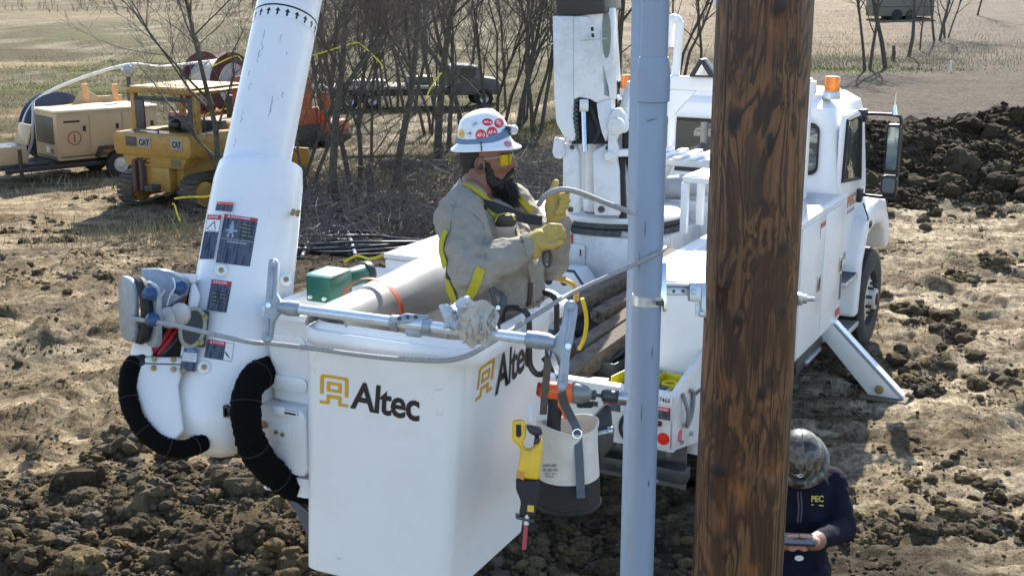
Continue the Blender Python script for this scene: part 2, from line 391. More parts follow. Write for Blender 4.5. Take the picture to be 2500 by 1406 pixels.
STRAW = mat('dry_grass_blades', (0.33, 0.27, 0.15), 0.9, 0, 0.4, 2.0, 0, None, 0.1)
GRASSG = mat('green_grass_blades', (0.105, 0.135, 0.03), 0.85, 0, 0.4, 2.0, 0, None, 0.2)
# ------------------------------------------------------------------ terrain
def _hash(ix, iy, s):
    h = (ix.astype(np.int64) * 374761393 + iy.astype(np.int64) * 668265263 + s * 982451653) & 0xffffffff
    h = ((h ^ (h >> 13)) * 1274126177) & 0xffffffff
    return ((h ^ (h >> 16)) & 0xffff) / 65535.0
def vnoise(x, y, s=0):
    ix = np.floor(x); iy = np.floor(y); fx = x - ix; fy = y - iy
    ux = fx * fx * fx * (fx * (fx * 6 - 15) + 10); uy = fy * fy * fy * (fy * (fy * 6 - 15) + 10)
    a = _hash(ix, iy, s); b = _hash(ix + 1, iy, s); c = _hash(ix, iy + 1, s); d = _hash(ix + 1, iy + 1, s)
    return (a * (1 - ux) + b * ux) * (1 - uy) + (c * (1 - ux) + d * ux) * uy
def fbm(x, y, o=4, s=0, g=0.5):
    t = 0; a = 1; w = 0
    for i in range(o):
        t = t + a * vnoise(x * 2 ** i + 17.3 * i, y * 2 ** i - 9.1 * i, s + i); w += a; a *= g
    return t / w
def S(t): t = np.clip(t, 0, 1); return t * t * (3 - 2 * t)
def gmacro(x, y):
    x = np.asarray(x, float); y = np.asarray(y, float)
    h = -1.25 * S((y - 13) / 13) * S((4.5 - x) / 6.5)
    h = h + 0.028 * np.maximum(0, y - 52) * S((y - 52) / 40)
    h = h + 0.9 * S((y - 60) / 60) * S((x - 8) / 25)
    ridge = 23.6 + 0.10 * (x - 7)
    hm = (0.80 + 0.085 * np.clip(x - 5, 0, 14)) * S((x - 4.0) / 2.0) * (1 - S((x - 30) / 20))
    h = h + hm * np.exp(-((y - ridge) / 1.75) ** 2) * (0.8 + 0.4 * vnoise(x * 0.6, y * 0.6, 5))
    pile = np.exp(-(((x + 2.1) / 2.1) ** 2 + ((y - 7.75) / 1.25) ** 2) ** 2)
    h = h + 0.30 * pile * (0.6 + 0.8 * vnoise(x * 1.5, y * 1.5, 8))
    return h
def _vn1(x, y, s):
    ix, iy = math.floor(x), math.floor(y); fx, fy = x - ix, y - iy
    def hs(a, b):
        h = (a * 374761393 + b * 668265263 + s * 982451653) & 0xffffffff; h = ((h ^ (h >> 13)) * 1274126177) & 0xffffffff; return ((h ^ (h >> 16)) & 0xffff) / 65535.0
    u = fx * fx * fx * (fx * (fx * 6 - 15) + 10); v = fy * fy * fy * (fy * (fy * 6 - 15) + 10)
    return (hs(ix, iy) * (1 - u) + hs(ix + 1, iy) * u) * (1 - v) + (hs(ix, iy + 1) * (1 - u) + hs(ix + 1, iy + 1) * u) * v
def gh(x, y):
    h = -1.25 * sm((y - 13) / 13) * sm((4.5 - x) / 6.5) + 0.028 * max(0, y - 52) * sm((y - 52) / 40) + 0.9 * sm((y - 60) / 60) * sm((x - 8) / 25)
    e = ((y - 23.6 - 0.10 * (x - 7)) / 1.75) ** 2
    if e < 30 and x > 4: h += (0.80 + 0.085 * min(max(x - 5, 0), 14)) * sm((x - 4.0) / 2.0) * (1 - sm((x - 30) / 20)) * math.exp(-e) * (0.8 + 0.4 * _vn1(x * 0.6, y * 0.6, 5))
    e = (((x + 2.1) / 2.1) ** 2 + ((y - 7.75) / 1.25) ** 2) ** 2
    return h + (0.30 * math.exp(-e) * (0.6 + 0.8 * _vn1(x * 1.5, y * 1.5, 8)) if e < 30 else 0)
def gnd(px, py):
    r = ray(px, py); t = -CAMZ / r.z if r.z < -1e-3 else 200
    for _ in range(40):
        P = CAM + r * t; t2 = (gh(P.x, P.y) - CAMZ) / r.z if r.z < -1e-3 else 200; t = t * 0.5 + t2 * 0.5
    P = CAM + r * t; P.z = gh(P.x, P.y); return P
def axis(parts):
    out = []
    for a in parts: out += list(a)
    return np.array(sorted(set(np.round(out, 4))))
def geo(start, step, g, end):
    o = []; v = start
    while abs(v) < abs(end): v += step; step *= g; o.append(v)
    return o
gx = axis([np.arange(-7.5, 8.5, 0.04), geo(8.5, 0.045, 1.08, 1100), geo(-7.5, -0.045, 1.08, -1100)])
gy = axis([np.arange(6.3, 15, 0.04), np.arange(15, 30, 0.075), geo(30, 0.08, 1.042, 1900), geo(6.3, -0.05, 1.25, -120)])
X, Y = np.meshgrid(gx, gy); Z = gmacro(X, Y)
near = 1 - S((Y - 22) / 40)
def patch(px, py, rx, ry, rot=0):
    P = gnd(px, py); c, s = math.cos(R_(rot)), math.sin(R_(rot)); dx = X - P.x; dy = Y - P.y
    u = (dx * c + dy * s) / rx; v = (-dx * s + dy * c) / ry; wob = 0.55 * (fbm(X * 1.1, Y * 1.1, 3, 40) - 0.5)
    return S(1.5 - np.sqrt(u * u + v * v) + wob * 2 - 0.25)
nb = fbm(X * 0.55, Y * 0.75, 4, 1); nm = fbm(X * 2.0, Y * 2.6, 4, 11); nf = fbm(X * 6.5, Y * 8.0, 4, 21); nff = fbm(X * 19, Y * 19, 3, 31)
rightz = S((X - 0.9) / 2.0) * (1 - S((Y - 21) / 3))
leftz = S((1.0 - X) / 2.0) * (1 - S((Y - 30) / 8))
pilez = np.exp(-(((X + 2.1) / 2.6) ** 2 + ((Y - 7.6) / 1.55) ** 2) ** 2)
moundz = S((X - 4.0) / 1.5) * np.exp(-(((Y - (23.6 + 0.10 * (X - 7))) / 2.6) ** 4))
rough = S((nb - 0.42) / 0.22) * 0.8 + 0.35
lump = np.maximum(0, nm - 0.5) ** 1.3 * 0.30
crust = np.abs(nf - 0.5) * 2
plates = S((nf - 0.5) / 0.05)
Z = Z + near * (1 - 0.35 * rightz) * (lump * rough + (nf - 0.5) * 0.085 * rough + (nff - 0.5) * 0.045 + 0.016 * plates * rough) + (nb - 0.5) * 0.12
Z = Z - near * rightz * 0.035 * S((fbm(X * 0.75 + 3, Y * 3.4 - X * 0.25, 4, 95) - 0.47) / 0.12)
Z = Z + near * rightz * -0.035 * S((0.10 - np.abs(nm - 0.47)) / 0.1)
Z = Z + near * (1 - pilez) * 0.028 * (vnoise((X * 0.55 + Y * 0.35) * 1.2, (Y * 0.9 - X * 0.35) * 5.0, 61) - 0.5) * 2 * leftz
Z = Z + (moundz * 0.22 + pilez * 0.10) * (fbm(X * 2.3, Y * 2.3, 4, 71) - 0.5) * 1.6
farz = S((Y - 32) / 10)
Z = Z + farz * 0.10 * np.sin((Y * 0.95 - X * 0.22) * 2.1) * S((6 - X) / 6) * (1 - S((Y - 150) / 80))
def rgb(*c): return np.array(c, float)
C = np.ones(X.shape + (3,)) * rgb(0.25, 0.20, 0.14)
def blend(w, c):
    global C
    w = np.clip(w, 0, 1)[..., None]; C = C * (1 - w) + (c if isinstance(c, np.ndarray) and c.ndim == 3 else rgb(*c)) * w
dk = S((nm - 0.47) / 0.10); dkf = S((nf - 0.50) / 0.08)
blend(leftz, (0.51, 0.42, 0.29)); blend(leftz * dk * 0.42, (0.155, 0.118, 0.072)); blend(leftz * dkf * 0.45, (0.18, 0.138, 0.086))
blend(leftz * S((fbm(X * 0.9 + Y * 0.3, Y * 2.8 - X * 0.6, 4, 90) - 0.54) / 0.07) * 0.6, (0.19, 0.148, 0.095))
blend(rightz, (0.68, 0.59, 0.45)); blend(rightz * S((nm - 0.55) / 0.06) * 0.6, (0.24, 0.19, 0.125)); blend(rightz * dkf * 0.35, (0.34, 0.275, 0.185))
blend(rightz * S((nff - 0.56) / 0.05) * 0.4, (0.24, 0.19, 0.13))
stk = S((fbm(X * 0.75 + 3, Y * 3.4 - X * 0.25, 4, 95) - 0.51) / 0.06)
blend(rightz * S((fbm(X * 0.75 + 3, Y * 3.4 - X * 0.25, 4, 95) - 0.53) / 0.05) * 0.62, (0.22, 0.168, 0.102)); blend(rightz * S((fbm(X * 1.5, Y * 5.5, 3, 97) - 0.59) / 0.05) * 0.5, (0.15, 0.112, 0.066))
blend(rightz * S((nb - 0.55) / 0.08) * 0.4, (0.33, 0.27, 0.18))
blend(rightz * S((9.6 - Y) / 1.0) * 0.45, (0.33, 0.275, 0.185))
blend(pilez * 0.9, (0.17, 0.13, 0.08)); blend(pilez * dkf * 0.4, (0.25, 0.192, 0.115)); blend(moundz * 0.95, (0.105, 0.083, 0.058))
blend(S((8.6 - Y) / 1.0) * S((X + 1.2) / 1.0) * (1 - S((X - 2.6) / 1.0)) * 0.9, (0.075, 0.062, 0.046))  # shade under and behind the truck, painted into the ground colour
ga = S((nb - 0.46) / 0.12)
blend(farz * S((7 - X) / 4), (0.145, 0.128, 0.072)); blend(farz * S((7 - X) / 4) * dk * 0.55, (0.115, 0.098, 0.058)); blend(farz * S((7 - X) / 4) * ga * 0.45, (0.115, 0.118, 0.048))
fs = np.sin((Y * 0.95 - X * 0.22) * 2.1 + 1.2 * nb * 6) * 0.5 + 0.5
blend(farz * S((Y - 48) / 8) * S((0.78 - fs) * -8) * 0.55, (0.42, 0.38, 0.29))
blend(farz * S((Y - 40) / 10) * S((0.25 - fs) * 6) * 0.4, (0.13, 0.105, 0.07))
blend(patch(330, 165, 8, 5) * 0.9 * (.4 + .6 * ga), (0.135, 0.158, 0.042)); blend(patch(120, 215, 7, 2.6) * 0.85 * (.4 + .6 * ga), (0.130, 0.150, 0.042)); blend(patch(330, 235, 5, 1.8) * 0.85, (0.11, 0.14, 0.035)); blend(patch(200, 90, 14, 7) * 0.6 * ga, (0.125, 0.135, 0.045))
blend(patch(60, 160, 5, 2.2) * 0.8, (0.42, 0.33, 0.21)); blend(patch(210, 120, 7, 1.2) * 0.8, (0.10, 0.083, 0.06)); blend(patch(90, 40, 25, 12) * 0.6, (0.36, 0.30, 0.205))
blend(patch(60, 280, 2.0, 2.0) * 0.8, (0.44, 0.33, 0.205)); blend(patch(40, 330, 2.2, 1.2) * 0.7, (0.36, 0.27, 0.165))
blend(patch(390, 560, 1.5, 0.8) * 0.6, (0.26, 0.235, 0.12)); blend(patch(240, 745, 1.6, 0.55, 18) * 0.8, (0.15, 0.125, 0.095))
blend(patch(110, 860, 1.2, 0.5, 10) * 0.8, (0.47, 0.41, 0.31)); blend(patch(640, 570, 1.2, 0.6) * 0.7, (0.145, 0.118, 0.085))
litter = S((2.5 - X) / 2) * S((X + 6.5) / 2) * S((Y - 14.5) / 2) * (1 - S((Y - 27) / 3))
blend(litter * 0.92, (0.085, 0.066, 0.048)); blend(litter * dkf * 0.5, (0.05, 0.04, 0.03))
blend(patch(930, 335, 3.6, 2.4) * 0.97, (0.58, 0.50, 0.385)); blend(patch(1090, 300, 5.0, 2.6) * 0.97, (0.58, 0.50, 0.39)); blend(patch(780, 385, 2.6, 1.6) * 0.9, (0.50, 0.42, 0.32)); blend(patch(860, 360, 2.6, 1.6) * 0.9, (0.54, 0.46, 0.35))
blend(patch(1000, 390, 2.4, 0.9) * 0.7, (0.19, 0.175, 0.075)); blend(patch(1330, 310, 3.5, 0.9) * 0.85, (0.15, 0.175, 0.05)); blend(patch(905, 425, 1.2, 0.5) * 0.6, (0.15, 0.155, 0.06))
road = S((X - 7) / 3) * S((Y - 25.5) / 2) * (1 - S((Y - 66) / 8))
blend(road * 0.97, (0.125, 0.106, 0.086)); blend(road * S((nm - 0.5) / 0.1) * 0.4, (0.165, 0.142, 0.115))
blend(S((X - 7) / 4) * S((Y - 60) / 8), (0.29, 0.238, 0.172)); blend(S((X - 7) / 4) * S((Y - 60) / 8) * dk * 0.35, (0.24, 0.195, 0.135))
blend(S((X - 0.30 * Y + 1.5) / 5) * S((Y - 60) / 8) * 0.95, (0.20, 0.17, 0.14))
blend(patch(2060, 170, 4.5, 2.2) * 0.9, (0.15, 0.17, 0.05)); blend(patch(2150, 200, 4.0, 1.4) * 0.7, (0.085, 0.068, 0.05)); blend(patch(2330, 110, 8, 2.5) * 0.7, (0.11, 0.09, 0.07))
blend(S((Y - 75) / 60) * 0.45 * S((6 - X) / 8), (0.215, 0.182, 0.125))
C = 0.92 * np.clip(C, 0, 1) ** 1.08 * rgb(1.0, .975, .93)
def wheel_track(a, b, off, w=0.17):
    """one rut pressed by a tyre: a shallow trough with tread ripples and raised edges"""
    global Z, C
    A, B_ = gnd(*a), gnd(*b); d = Vector((B_.x - A.x, B_.y - A.y)); L_ = d.length; d /= L_
    u = (X - A.x) * d.x + (Y - A.y) * d.y; v = (X - A.x) * -d.y + (Y - A.y) * d.x - off + 0.25 * (fbm(u * 0.35, u * 0 + off, 2, 66) - .5)
    ins = S((u + .5) / 1.0) * S((L_ + .5 - u) / 1.0); q = np.exp(-(v / w) ** 4) * ins; ed = np.exp(-((np.abs(v) - w * 1.35) / .09) ** 2) * ins
    Z = Z - q * (0.055 - 0.014 * np.sign(np.sin(u * 46 + np.abs(v) * 18))) + ed * 0.05 * (0.4 + 1.2 * nm)
    C = C * (1 - 0.55 * q[..., None]) + (rgb(.40, .33, .23) * (0.8 + 0.4 * nf[..., None])) * 0.55 * q[..., None]
    C = C * (1 - 0.45 * ed[..., None]) + rgb(.15, .115, .07) * 0.45 * ed[..., None]
for a_, b_ in (((-80, 1010), (430, 800)), ((-60, 830), (420, 600)), ((2230, 1010), (2560, 840)), ((2180, 640), (2560, 720))):
    for off_ in (-.9, .9): wheel_track(a_, b_, off_)
def mesh_np(name, V, F, cols=None):
    me = bpy.data.meshes.new(name); n = F.shape[1]
    me.vertices.add(len(V)); me.vertices.foreach_set('co', V.astype(np.float32).ravel())
    me.loops.add(F.size); me.loops.foreach_set('vertex_index', F.astype(np.int32).ravel())
    me.polygons.add(len(F)); me.polygons.foreach_set('loop_start', np.arange(0, F.size, n, dtype=np.int32))
    me.polygons.foreach_set('use_smooth', np.ones(len(F), bool))
    if cols is not None:
        a = me.attributes.new('Col', 'FLOAT_COLOR', 'POINT'); a.data.foreach_set('color', np.concatenate([cols, np.ones((len(V), 1))], 1).astype(np.float32).ravel())
    me.update(calc_edges=True); return me
ny, nx = X.shape; idx = np.arange(ny * nx).reshape(ny, nx)
F = np.stack([idx[:-1, :-1], idx[:-1, 1:], idx[1:, 1:], idx[1:, :-1]], -1).reshape(-1, 4)
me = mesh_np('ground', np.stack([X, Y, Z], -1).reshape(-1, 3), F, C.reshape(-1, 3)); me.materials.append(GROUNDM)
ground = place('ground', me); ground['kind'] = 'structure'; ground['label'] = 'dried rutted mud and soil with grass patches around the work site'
_iy = lambda y: np.clip(np.searchsorted(gy, y) - 1, 0, ny - 2); _ix = lambda x: np.clip(np.searchsorted(gx, x) - 1, 0, nx - 2)
def gz(x, y): return Z[_iy(y), _ix(x)]

# ------------------------------------------------------------------ clods of earth
def ico(sub):
    b = bmesh.new(); bmesh.ops.create_icosphere(b, subdivisions=sub, radius=1.0)
    V = np.array([v.co[:] for v in b.verts]); Fq = np.array([[v.index for v in f.verts] for f in b.faces]); b.free(); return V, Fq
def _ico0():
    p = (1 + 5 ** .5) / 2; V = np.array([(-1, p, 0), (1, p, 0), (-1, -p, 0), (1, -p, 0), (0, -1, p), (0, 1, p), (0, -1, -p), (0, 1, -p), (p, 0, -1), (p, 0, 1), (-p, 0, -1), (-p, 0, 1)]) / 1.9
    return V, np.array([(0, 11, 5), (0, 5, 1), (0, 1, 7), (0, 7, 10), (0, 10, 11), (1, 5, 9), (5, 11, 4), (11, 10, 2), (10, 7, 6), (7, 1, 8), (3, 9, 4), (3, 4, 2), (3, 2, 6), (3, 6, 8), (3, 8, 9), (4, 9, 5), (2, 4, 11), (6, 2, 10), (8, 6, 7), (9, 8, 1)])
rs = np.random.RandomState(7); _rb = random.Random(3)
BUMPS = [[(Vector((_rb.gauss(0, 1), _rb.gauss(0, 1), _rb.gauss(0, 1))).normalized(), _rb.choice((-.28, .32, .40, .25)), _rb.uniform(.28, .6)) for _ in range(11)] for _ in range(6)]
SHAPES = {}
for sub in (0, 1, 2, 3):
    V0, F0 = ico(sub) if sub else _ico0()
    SHAPES[sub] = []
    for k in range(6):
        out = []
        for v in V0:
            p = Vector(v); o_ = Vector((k * 7.1, sub * 3.3, 1.7))
            d = 0.86 + sum(h_ * math.exp(-((p - c_).length / w_) ** 2) for c_, h_, w_ in BUMPS[k]) + 0.18 * mnoise.noise(p * 2.6 + o_) + (0.42 * abs(mnoise.noise(p * 3.6 + o_)) + 0.26 * abs(mnoise.noise(p * 8 + o_)) + 0.08 * mnoise.noise(p * 15 + o_) if sub > 1 else 0.2 * mnoise.noise(p * 6 + o_))
            out.append(p * d)
        SHAPES[sub].append((np.array([q[:] for q in out]), F0))
PAL = np.array([(0.125, 0.094, 0.056), (0.10, 0.074, 0.044), (0.165, 0.128, 0.078), (0.15, 0.126, 0.096), (0.19, 0.14, 0.072), (0.135, 0.102, 0.062)])
def crumble(pts, sizes, thr, per):
    """every larger clod becomes a crumbly cluster: a core with small lumps packed round it"""
    out = []
    for (x, y), s in zip(pts, sizes):
        s = float(s); out.append((x, y, 0.0, s * (.86 if s > thr else 1), s))
        if s > thr:
            c = .75 + .5 * rs.rand()
            for _ in range(int(per * (1 + 2.0 * min(s / thr - 1, 1.5)))):
                a = rs.rand() * 6.283; e = rs.uniform(-.2, 1.0); r = s * rs.uniform(.72, 1.12); k = math.sqrt(max(0, 1 - e * e))
                out.append((x + r * k * math.cos(a) * 1.15, y + r * k * math.sin(a), r * e * .72, s * rs.uniform(.12, .36), s))
    return out
def clods(name, lst, pal, label, sub_fn, sink=0.35, bright=1.0):
    n_ = len(lst); A = np.array([(a, b) for a, b, *_ in lst]); gzz = gz(A[:, 0], A[:, 1]); VV = []; FF = []; CC = []; n = 0; last = None
    for i, (x, y, dz_, s, s0) in enumerate(lst):
        V0, F0 = SHAPES[sub_fn(s)][rs.randint(6)]
        a, b_ = rs.rand(2) * 6.283; ca, sa = math.cos(a), math.sin(a); cb, sb = math.cos(b_), math.sin(b_)
        Rm = np.array([[ca, -sa * cb, sa * sb], [sa, ca * cb, -ca * sb], [0, sb, cb]])
        V = (V0 @ Rm.T) * (s * np.array([1.0 + 0.35 * rs.rand(), 0.85 + 0.35 * rs.rand(), 0.7 + 0.3 * rs.rand()])) + np.array([x, y, gzz[i] + dz_ + s0 * (0.55 - sink)])
        if dz_ == 0.0 or last is None: last = pal[rs.randint(len(pal))] * (0.8 + 0.4 * rs.rand()) * bright
        VV.append(V); FF.append(F0 + n); CC.append(np.repeat((last * (0.85 + 0.3 * rs.rand()))[None], len(V), 0)); n += len(V)
    me = mesh_np(name, np.concatenate(VV), np.concatenate(FF), np.concatenate(CC)); me.materials.append(CLODM)
    me.polygons.foreach_set('use_smooth', np.zeros(len(me.polygons), bool)); o = place(name, me); o['kind'] = 'stuff'; o['label'] = label; o['category'] = 'soil'; return o
def rej(n, fn, x0, x1, y0, y1):
    out = []
    while len(out) < n:
        x = rs.uniform(x0, x1, 4000); y = rs.uniform(y0, y1, 4000); k = rs.rand(4000) < fn(x, y)
        out += list(zip(x[k], y[k]))
    return out[:n]
pw = lambda n, lo, hi, e: lo * (1 + rs.rand(n) * ((hi / lo) ** (-e) - 1)) ** (-1 / e)
pz = lambda x, y: np.exp(-(((x + 2.1) / 2.5) ** 2 + ((y - 7.6) / 1.5) ** 2) ** 2)
P1 = rej(9000, pz, -5.0, 0.8, 6.4, 10.0); S1 = pw(9000, 0.010, 0.085, 2.1)
big = [(gnd(px, py), s) for px, py, s in ((310, 1105, .17), (190, 1180, .13), (430, 1170, .11), (540, 1170, .12), (360, 1230, .13), (505, 1385, .15), (200, 1395, .13), (60, 1360, .12), (620, 1330, .12), (470, 1330, .12), (330, 1300, .11), (120, 1260, .11), (420, 1120, .10), (560, 1110, .11), (620, 1190, .12), (690, 1390, .13))]
P1 += [(p.x, p.y) for p, s in big]; S1 = np.concatenate([S1, [s for p, s in big]])
clods('clod_heap', crumble(P1, S1, .034, 11), PAL, 'heap of broken brown earth clods below the boom tip', lambda s: 2 if s > 0.03 else (1 if s > .012 else 0), 0.35, 0.92)
mz = lambda x, y: (x > 4.3) * np.exp(-(((y - (23.3 + 0.10 * (x - 7))) / 2.3) ** 4))
P2 = rej(6000, mz, 5.2, 14, 19.5, 27.5); S2 = pw(6000, 0.035, 0.24, 1.8)
clods('earth_mound', crumble(P2, S2, .10, 9), PAL[[0, 1, 1, 2, 5]], 'long mound of dark lumpy earth behind the truck mirror', lambda s: 2 if s > 0.12 else (1 if s > .045 else 0), 0.30, 0.58)
def sz(x, y):
    n_ = fbm(np.asarray(x) * 0.9, np.asarray(y) * 1.2, 3, 1); n2 = fbm(np.asarray(x) * 2.0, np.asarray(y) * 2.6, 4, 11)
    return S((n2 - 0.49) / 0.08) * 0.9 * S((n_ - 0.36) / 0.2) + 0.10
P3 = rej(17000, sz, 0.8, 7.5, 6.6, 20); S3 = pw(17000, 0.006, 0.042, 2.6)
P4 = rej(13000, sz, -7.5, -0.5, 9, 22); S4 = pw(13000, 0.007, 0.05, 2.6)
P5 = rej(1500, lambda x, y: np.ones_like(x) * 0.5, -0.8, 2.6, 6.6, 9.2); S5 = pw(1500, 0.014, 0.06, 1.8)
line = [gnd(2120 + i * 16, 1285 + 14 * math.sin(i * 0.9)) for i in range(25)]
P6 = [(p.x + rs.normal(0, .05), p.y + rs.normal(0, .07)) for p in line for _ in range(14)]; S6 = pw(len(P6), 0.02, 0.075, 1.5)
clump = [(gnd(px, py), r, k) for px, py, r, k in ((2345, 680, .16, 26), (2130, 910, .25, 30), (2180, 930, .2, 20), (2330, 800, .2, 22), (2440, 640, .22, 24), (2160, 720, .05, 4), (2230, 755, .25, 24), (2420, 920, .3, 24), (2300, 880, .3, 18), (2200, 520, .4, 20), (2460, 520, .5, 26), (60, 560, .5, 30), (110, 590, .4, 24), (160, 690, .4, 18), (30, 630, .5, 24), (260, 500, .6, 22), (2400, 1180, .3, 30))]
P7 = [(p.x + rs.normal(0, r), p.y + rs.normal(0, r)) for p, r, k in clump for _ in range(k)]; S7 = pw(len(P7), 0.03, 0.11, 1.3)
clods('scattered_clods', crumble(P3 + P4 + P5 + P6 + P7, np.concatenate([S3, S4, S5, S6, S7]), .046, 8), PAL, 'loose clods of soil scattered over the dried mud', lambda s: 2 if s > 0.034 else (1 if s > 0.019 else 0), 0.45)

# ------------------------------------------------------------------ grass
def blades(name, pts, h, m, label):
    n = len(pts); x = np.array([p[0] for p in pts]); y = np.array([p[1] for p in pts]); z = gz(x, y)
    hh = h * (0.5 + rs.rand(n)); a = rs.rand(n) * 6.283; w = 0.006 + 0.010 * rs.rand(n); le = rs.normal(0, 0.35, (n, 2)) * hh[:, None]
    dx, dy = np.cos(a) * w, np.sin(a) * w
    V = np.stack([np.stack([x - dx, y - dy, z - .02], -1), np.stack([x + dx, y + dy, z - .02], -1), np.stack([x + le[:, 0], y + le[:, 1], z + hh], -1)], 1).reshape(-1, 3)
    me = mesh_np(name, V, np.arange(3 * n).reshape(n, 3)); me.materials.append(m); o = place(name, me); o['kind'] = 'stuff'; o['label'] = label; o['category'] = 'grass'
def field_pts(n, x0, x1, y0, y1): return list(zip(rs.uniform(x0, x1, n), rs.uniform(y0, y1, n)))
def green_pts(n):
    p = np.array(field_pts(n, -28, 6, 30, 75)); return [tuple(q) for q in p[fbm(p[:, 0] * .3, p[:, 1] * .4, 3, 1) > .53]]
def spots(lst):
    out = []
    for px, py, rx, ry, k in lst:
        p = gnd(px, py); out += [(p.x + rs.normal(0, rx), p.y + rs.normal(0, ry)) for _ in range(k)]
    return out
blades('green_grass', spots([(1330, 310, 2.5, .6, 1400), (2060, 170, 3.0, 1.3, 2200), (330, 235, 2.5, 1.0, 900), (1000, 390, 1.6, .6, 800), (330, 165, 5, 2.5, 1400), (905, 425, .9, .4, 500), (420, 560, .8, .4, 300)]) + green_pts(30000), 0.13, GRASSG, 'short green grass growing in patches by the trees')
blades('dry_grass', spots([(1900, 140, 5, 4, 2500), (2030, 150, 3.5, 1.4, 1800), (900, 450, 3, .8, 1500), (1250, 345, 2, .6, 900), (620, 560, 2, 1.0, 1200), (330, 190, 8, 5, 3500), (60, 250, 3, 2, 1200), (2300, 120, 6, 5, 1800), (1000, 520, 2.2, 2, 1500), (420, 590, 1.5, .6, 700)]) + field_pts(26000, -30, 6, 29, 80) + field_pts(9000, 8, 32, 58, 95), 0.20, STRAW, 'dry straw coloured grass along the tree line')

# ------------------------------------------------------------------ leafless trees
def grow_tree(seed, H, stems=1, spread=0.5, lean=(0, 0), r0=0.13, low=0.3, dens=1.0):
    rg = random.Random(seed); T = G(); W = G()
    def branch(p, d, L, r, lev):
        n = 6 if lev == 0 else (5 if lev == 1 else 4); pts = [p.copy()]; rr = [r]; q = p.copy(); dd = d.copy()
        for i in range(n):
            dd = (dd + Vector((rg.gauss(0, .14), rg.gauss(0, .14), rg.gauss(0, .08) + (0.07 if lev else 0.02)))).normalized()
            q = q + dd * (L / n); pts.append(q.copy()); rr.append(max(r * (1 - 0.72 * (i + 1) / n), 0.0028))
        g = T if lev < 2 else W
        g.tube(pts, rr, 7 if lev == 0 else (5 if lev == 1 else 3), cap=(lev < 2))
        if lev >= 4 or L < 0.12: return
        k = int(round((9, 7, 6, 4)[lev] * dens * (0.8 + 0.4 * rg.random())))
        for j in range(k):
            t = lerp(low if lev == 0 else 0.18, 0.98, (j + rg.random()) / k); f = t * n; i = min(int(f), n - 1)
            b = pts[i].lerp(pts[i + 1], f - i); ax = (pts[i + 1] - pts[i]).normalized()
            o = ax.orthogonal().normalized(); o = Matrix.Rotation(rg.random() * 6.283, 3, ax) @ o
            ang = rg.uniform(0.45, 0.95) * (0.75 + spread * 0.5)
            nd = (ax * math.cos(ang) + o * math.sin(ang)).normalized(); nd.z += 0.10; nd.normalize()
            branch(b, nd, L * rg.uniform(0.34, 0.62) * (1.15 - 0.45 * t), max(rr[i] * rg.uniform(0.4, 0.62), 0.003), lev + 1)
    for s in range(stems):
        a = rg.random() * 6.28; d = Vector((lean[0] + 0.18 * math.cos(a) * (stems > 1), lean[1] + 0.18 * math.sin(a) * (stems > 1), 1)).normalized()
        branch(Vector((0.16 * math.cos(a) * (stems > 1), 0.16 * math.sin(a) * (stems > 1), -0.15)), d, H * rg.uniform(0.85, 1.1), r0 * 0.78 * rg.uniform(0.75, 1.1), 0)
    return T, W
PROTO = []
for seed, H, st, sp, r0, low in ((11, 7.5, 1, .5, .13, .22), (12, 7.0, 2, .45, .10, .25), (23, 8.5, 1, .55, .16, .28), (34, 6.5, 3, .4, .075, .2), (45, 7.5, 1, .6, .11, .15)):
    T, W = grow_tree(seed, H, st, sp, r0=r0, low=low)
    PROTO.append((T.build('trunk', BARK, mesh_only=True, smooth=60), W.build('crown', TWIG, mesh_only=True, smooth=0)))
def put_tree(px, py, k, scale, rot, label, group='leafless trees'):
    P = gnd(px, py); M = Matrix.Translation(P) @ Matrix.Rotation(R_(rot), 4, 'Z') @ Matrix.Scale(scale, 4)
    t = thing('bare_tree', label, 'tree', M, group); a, b = PROTO[k]; place('trunk', a, t); place('crown', b, t)
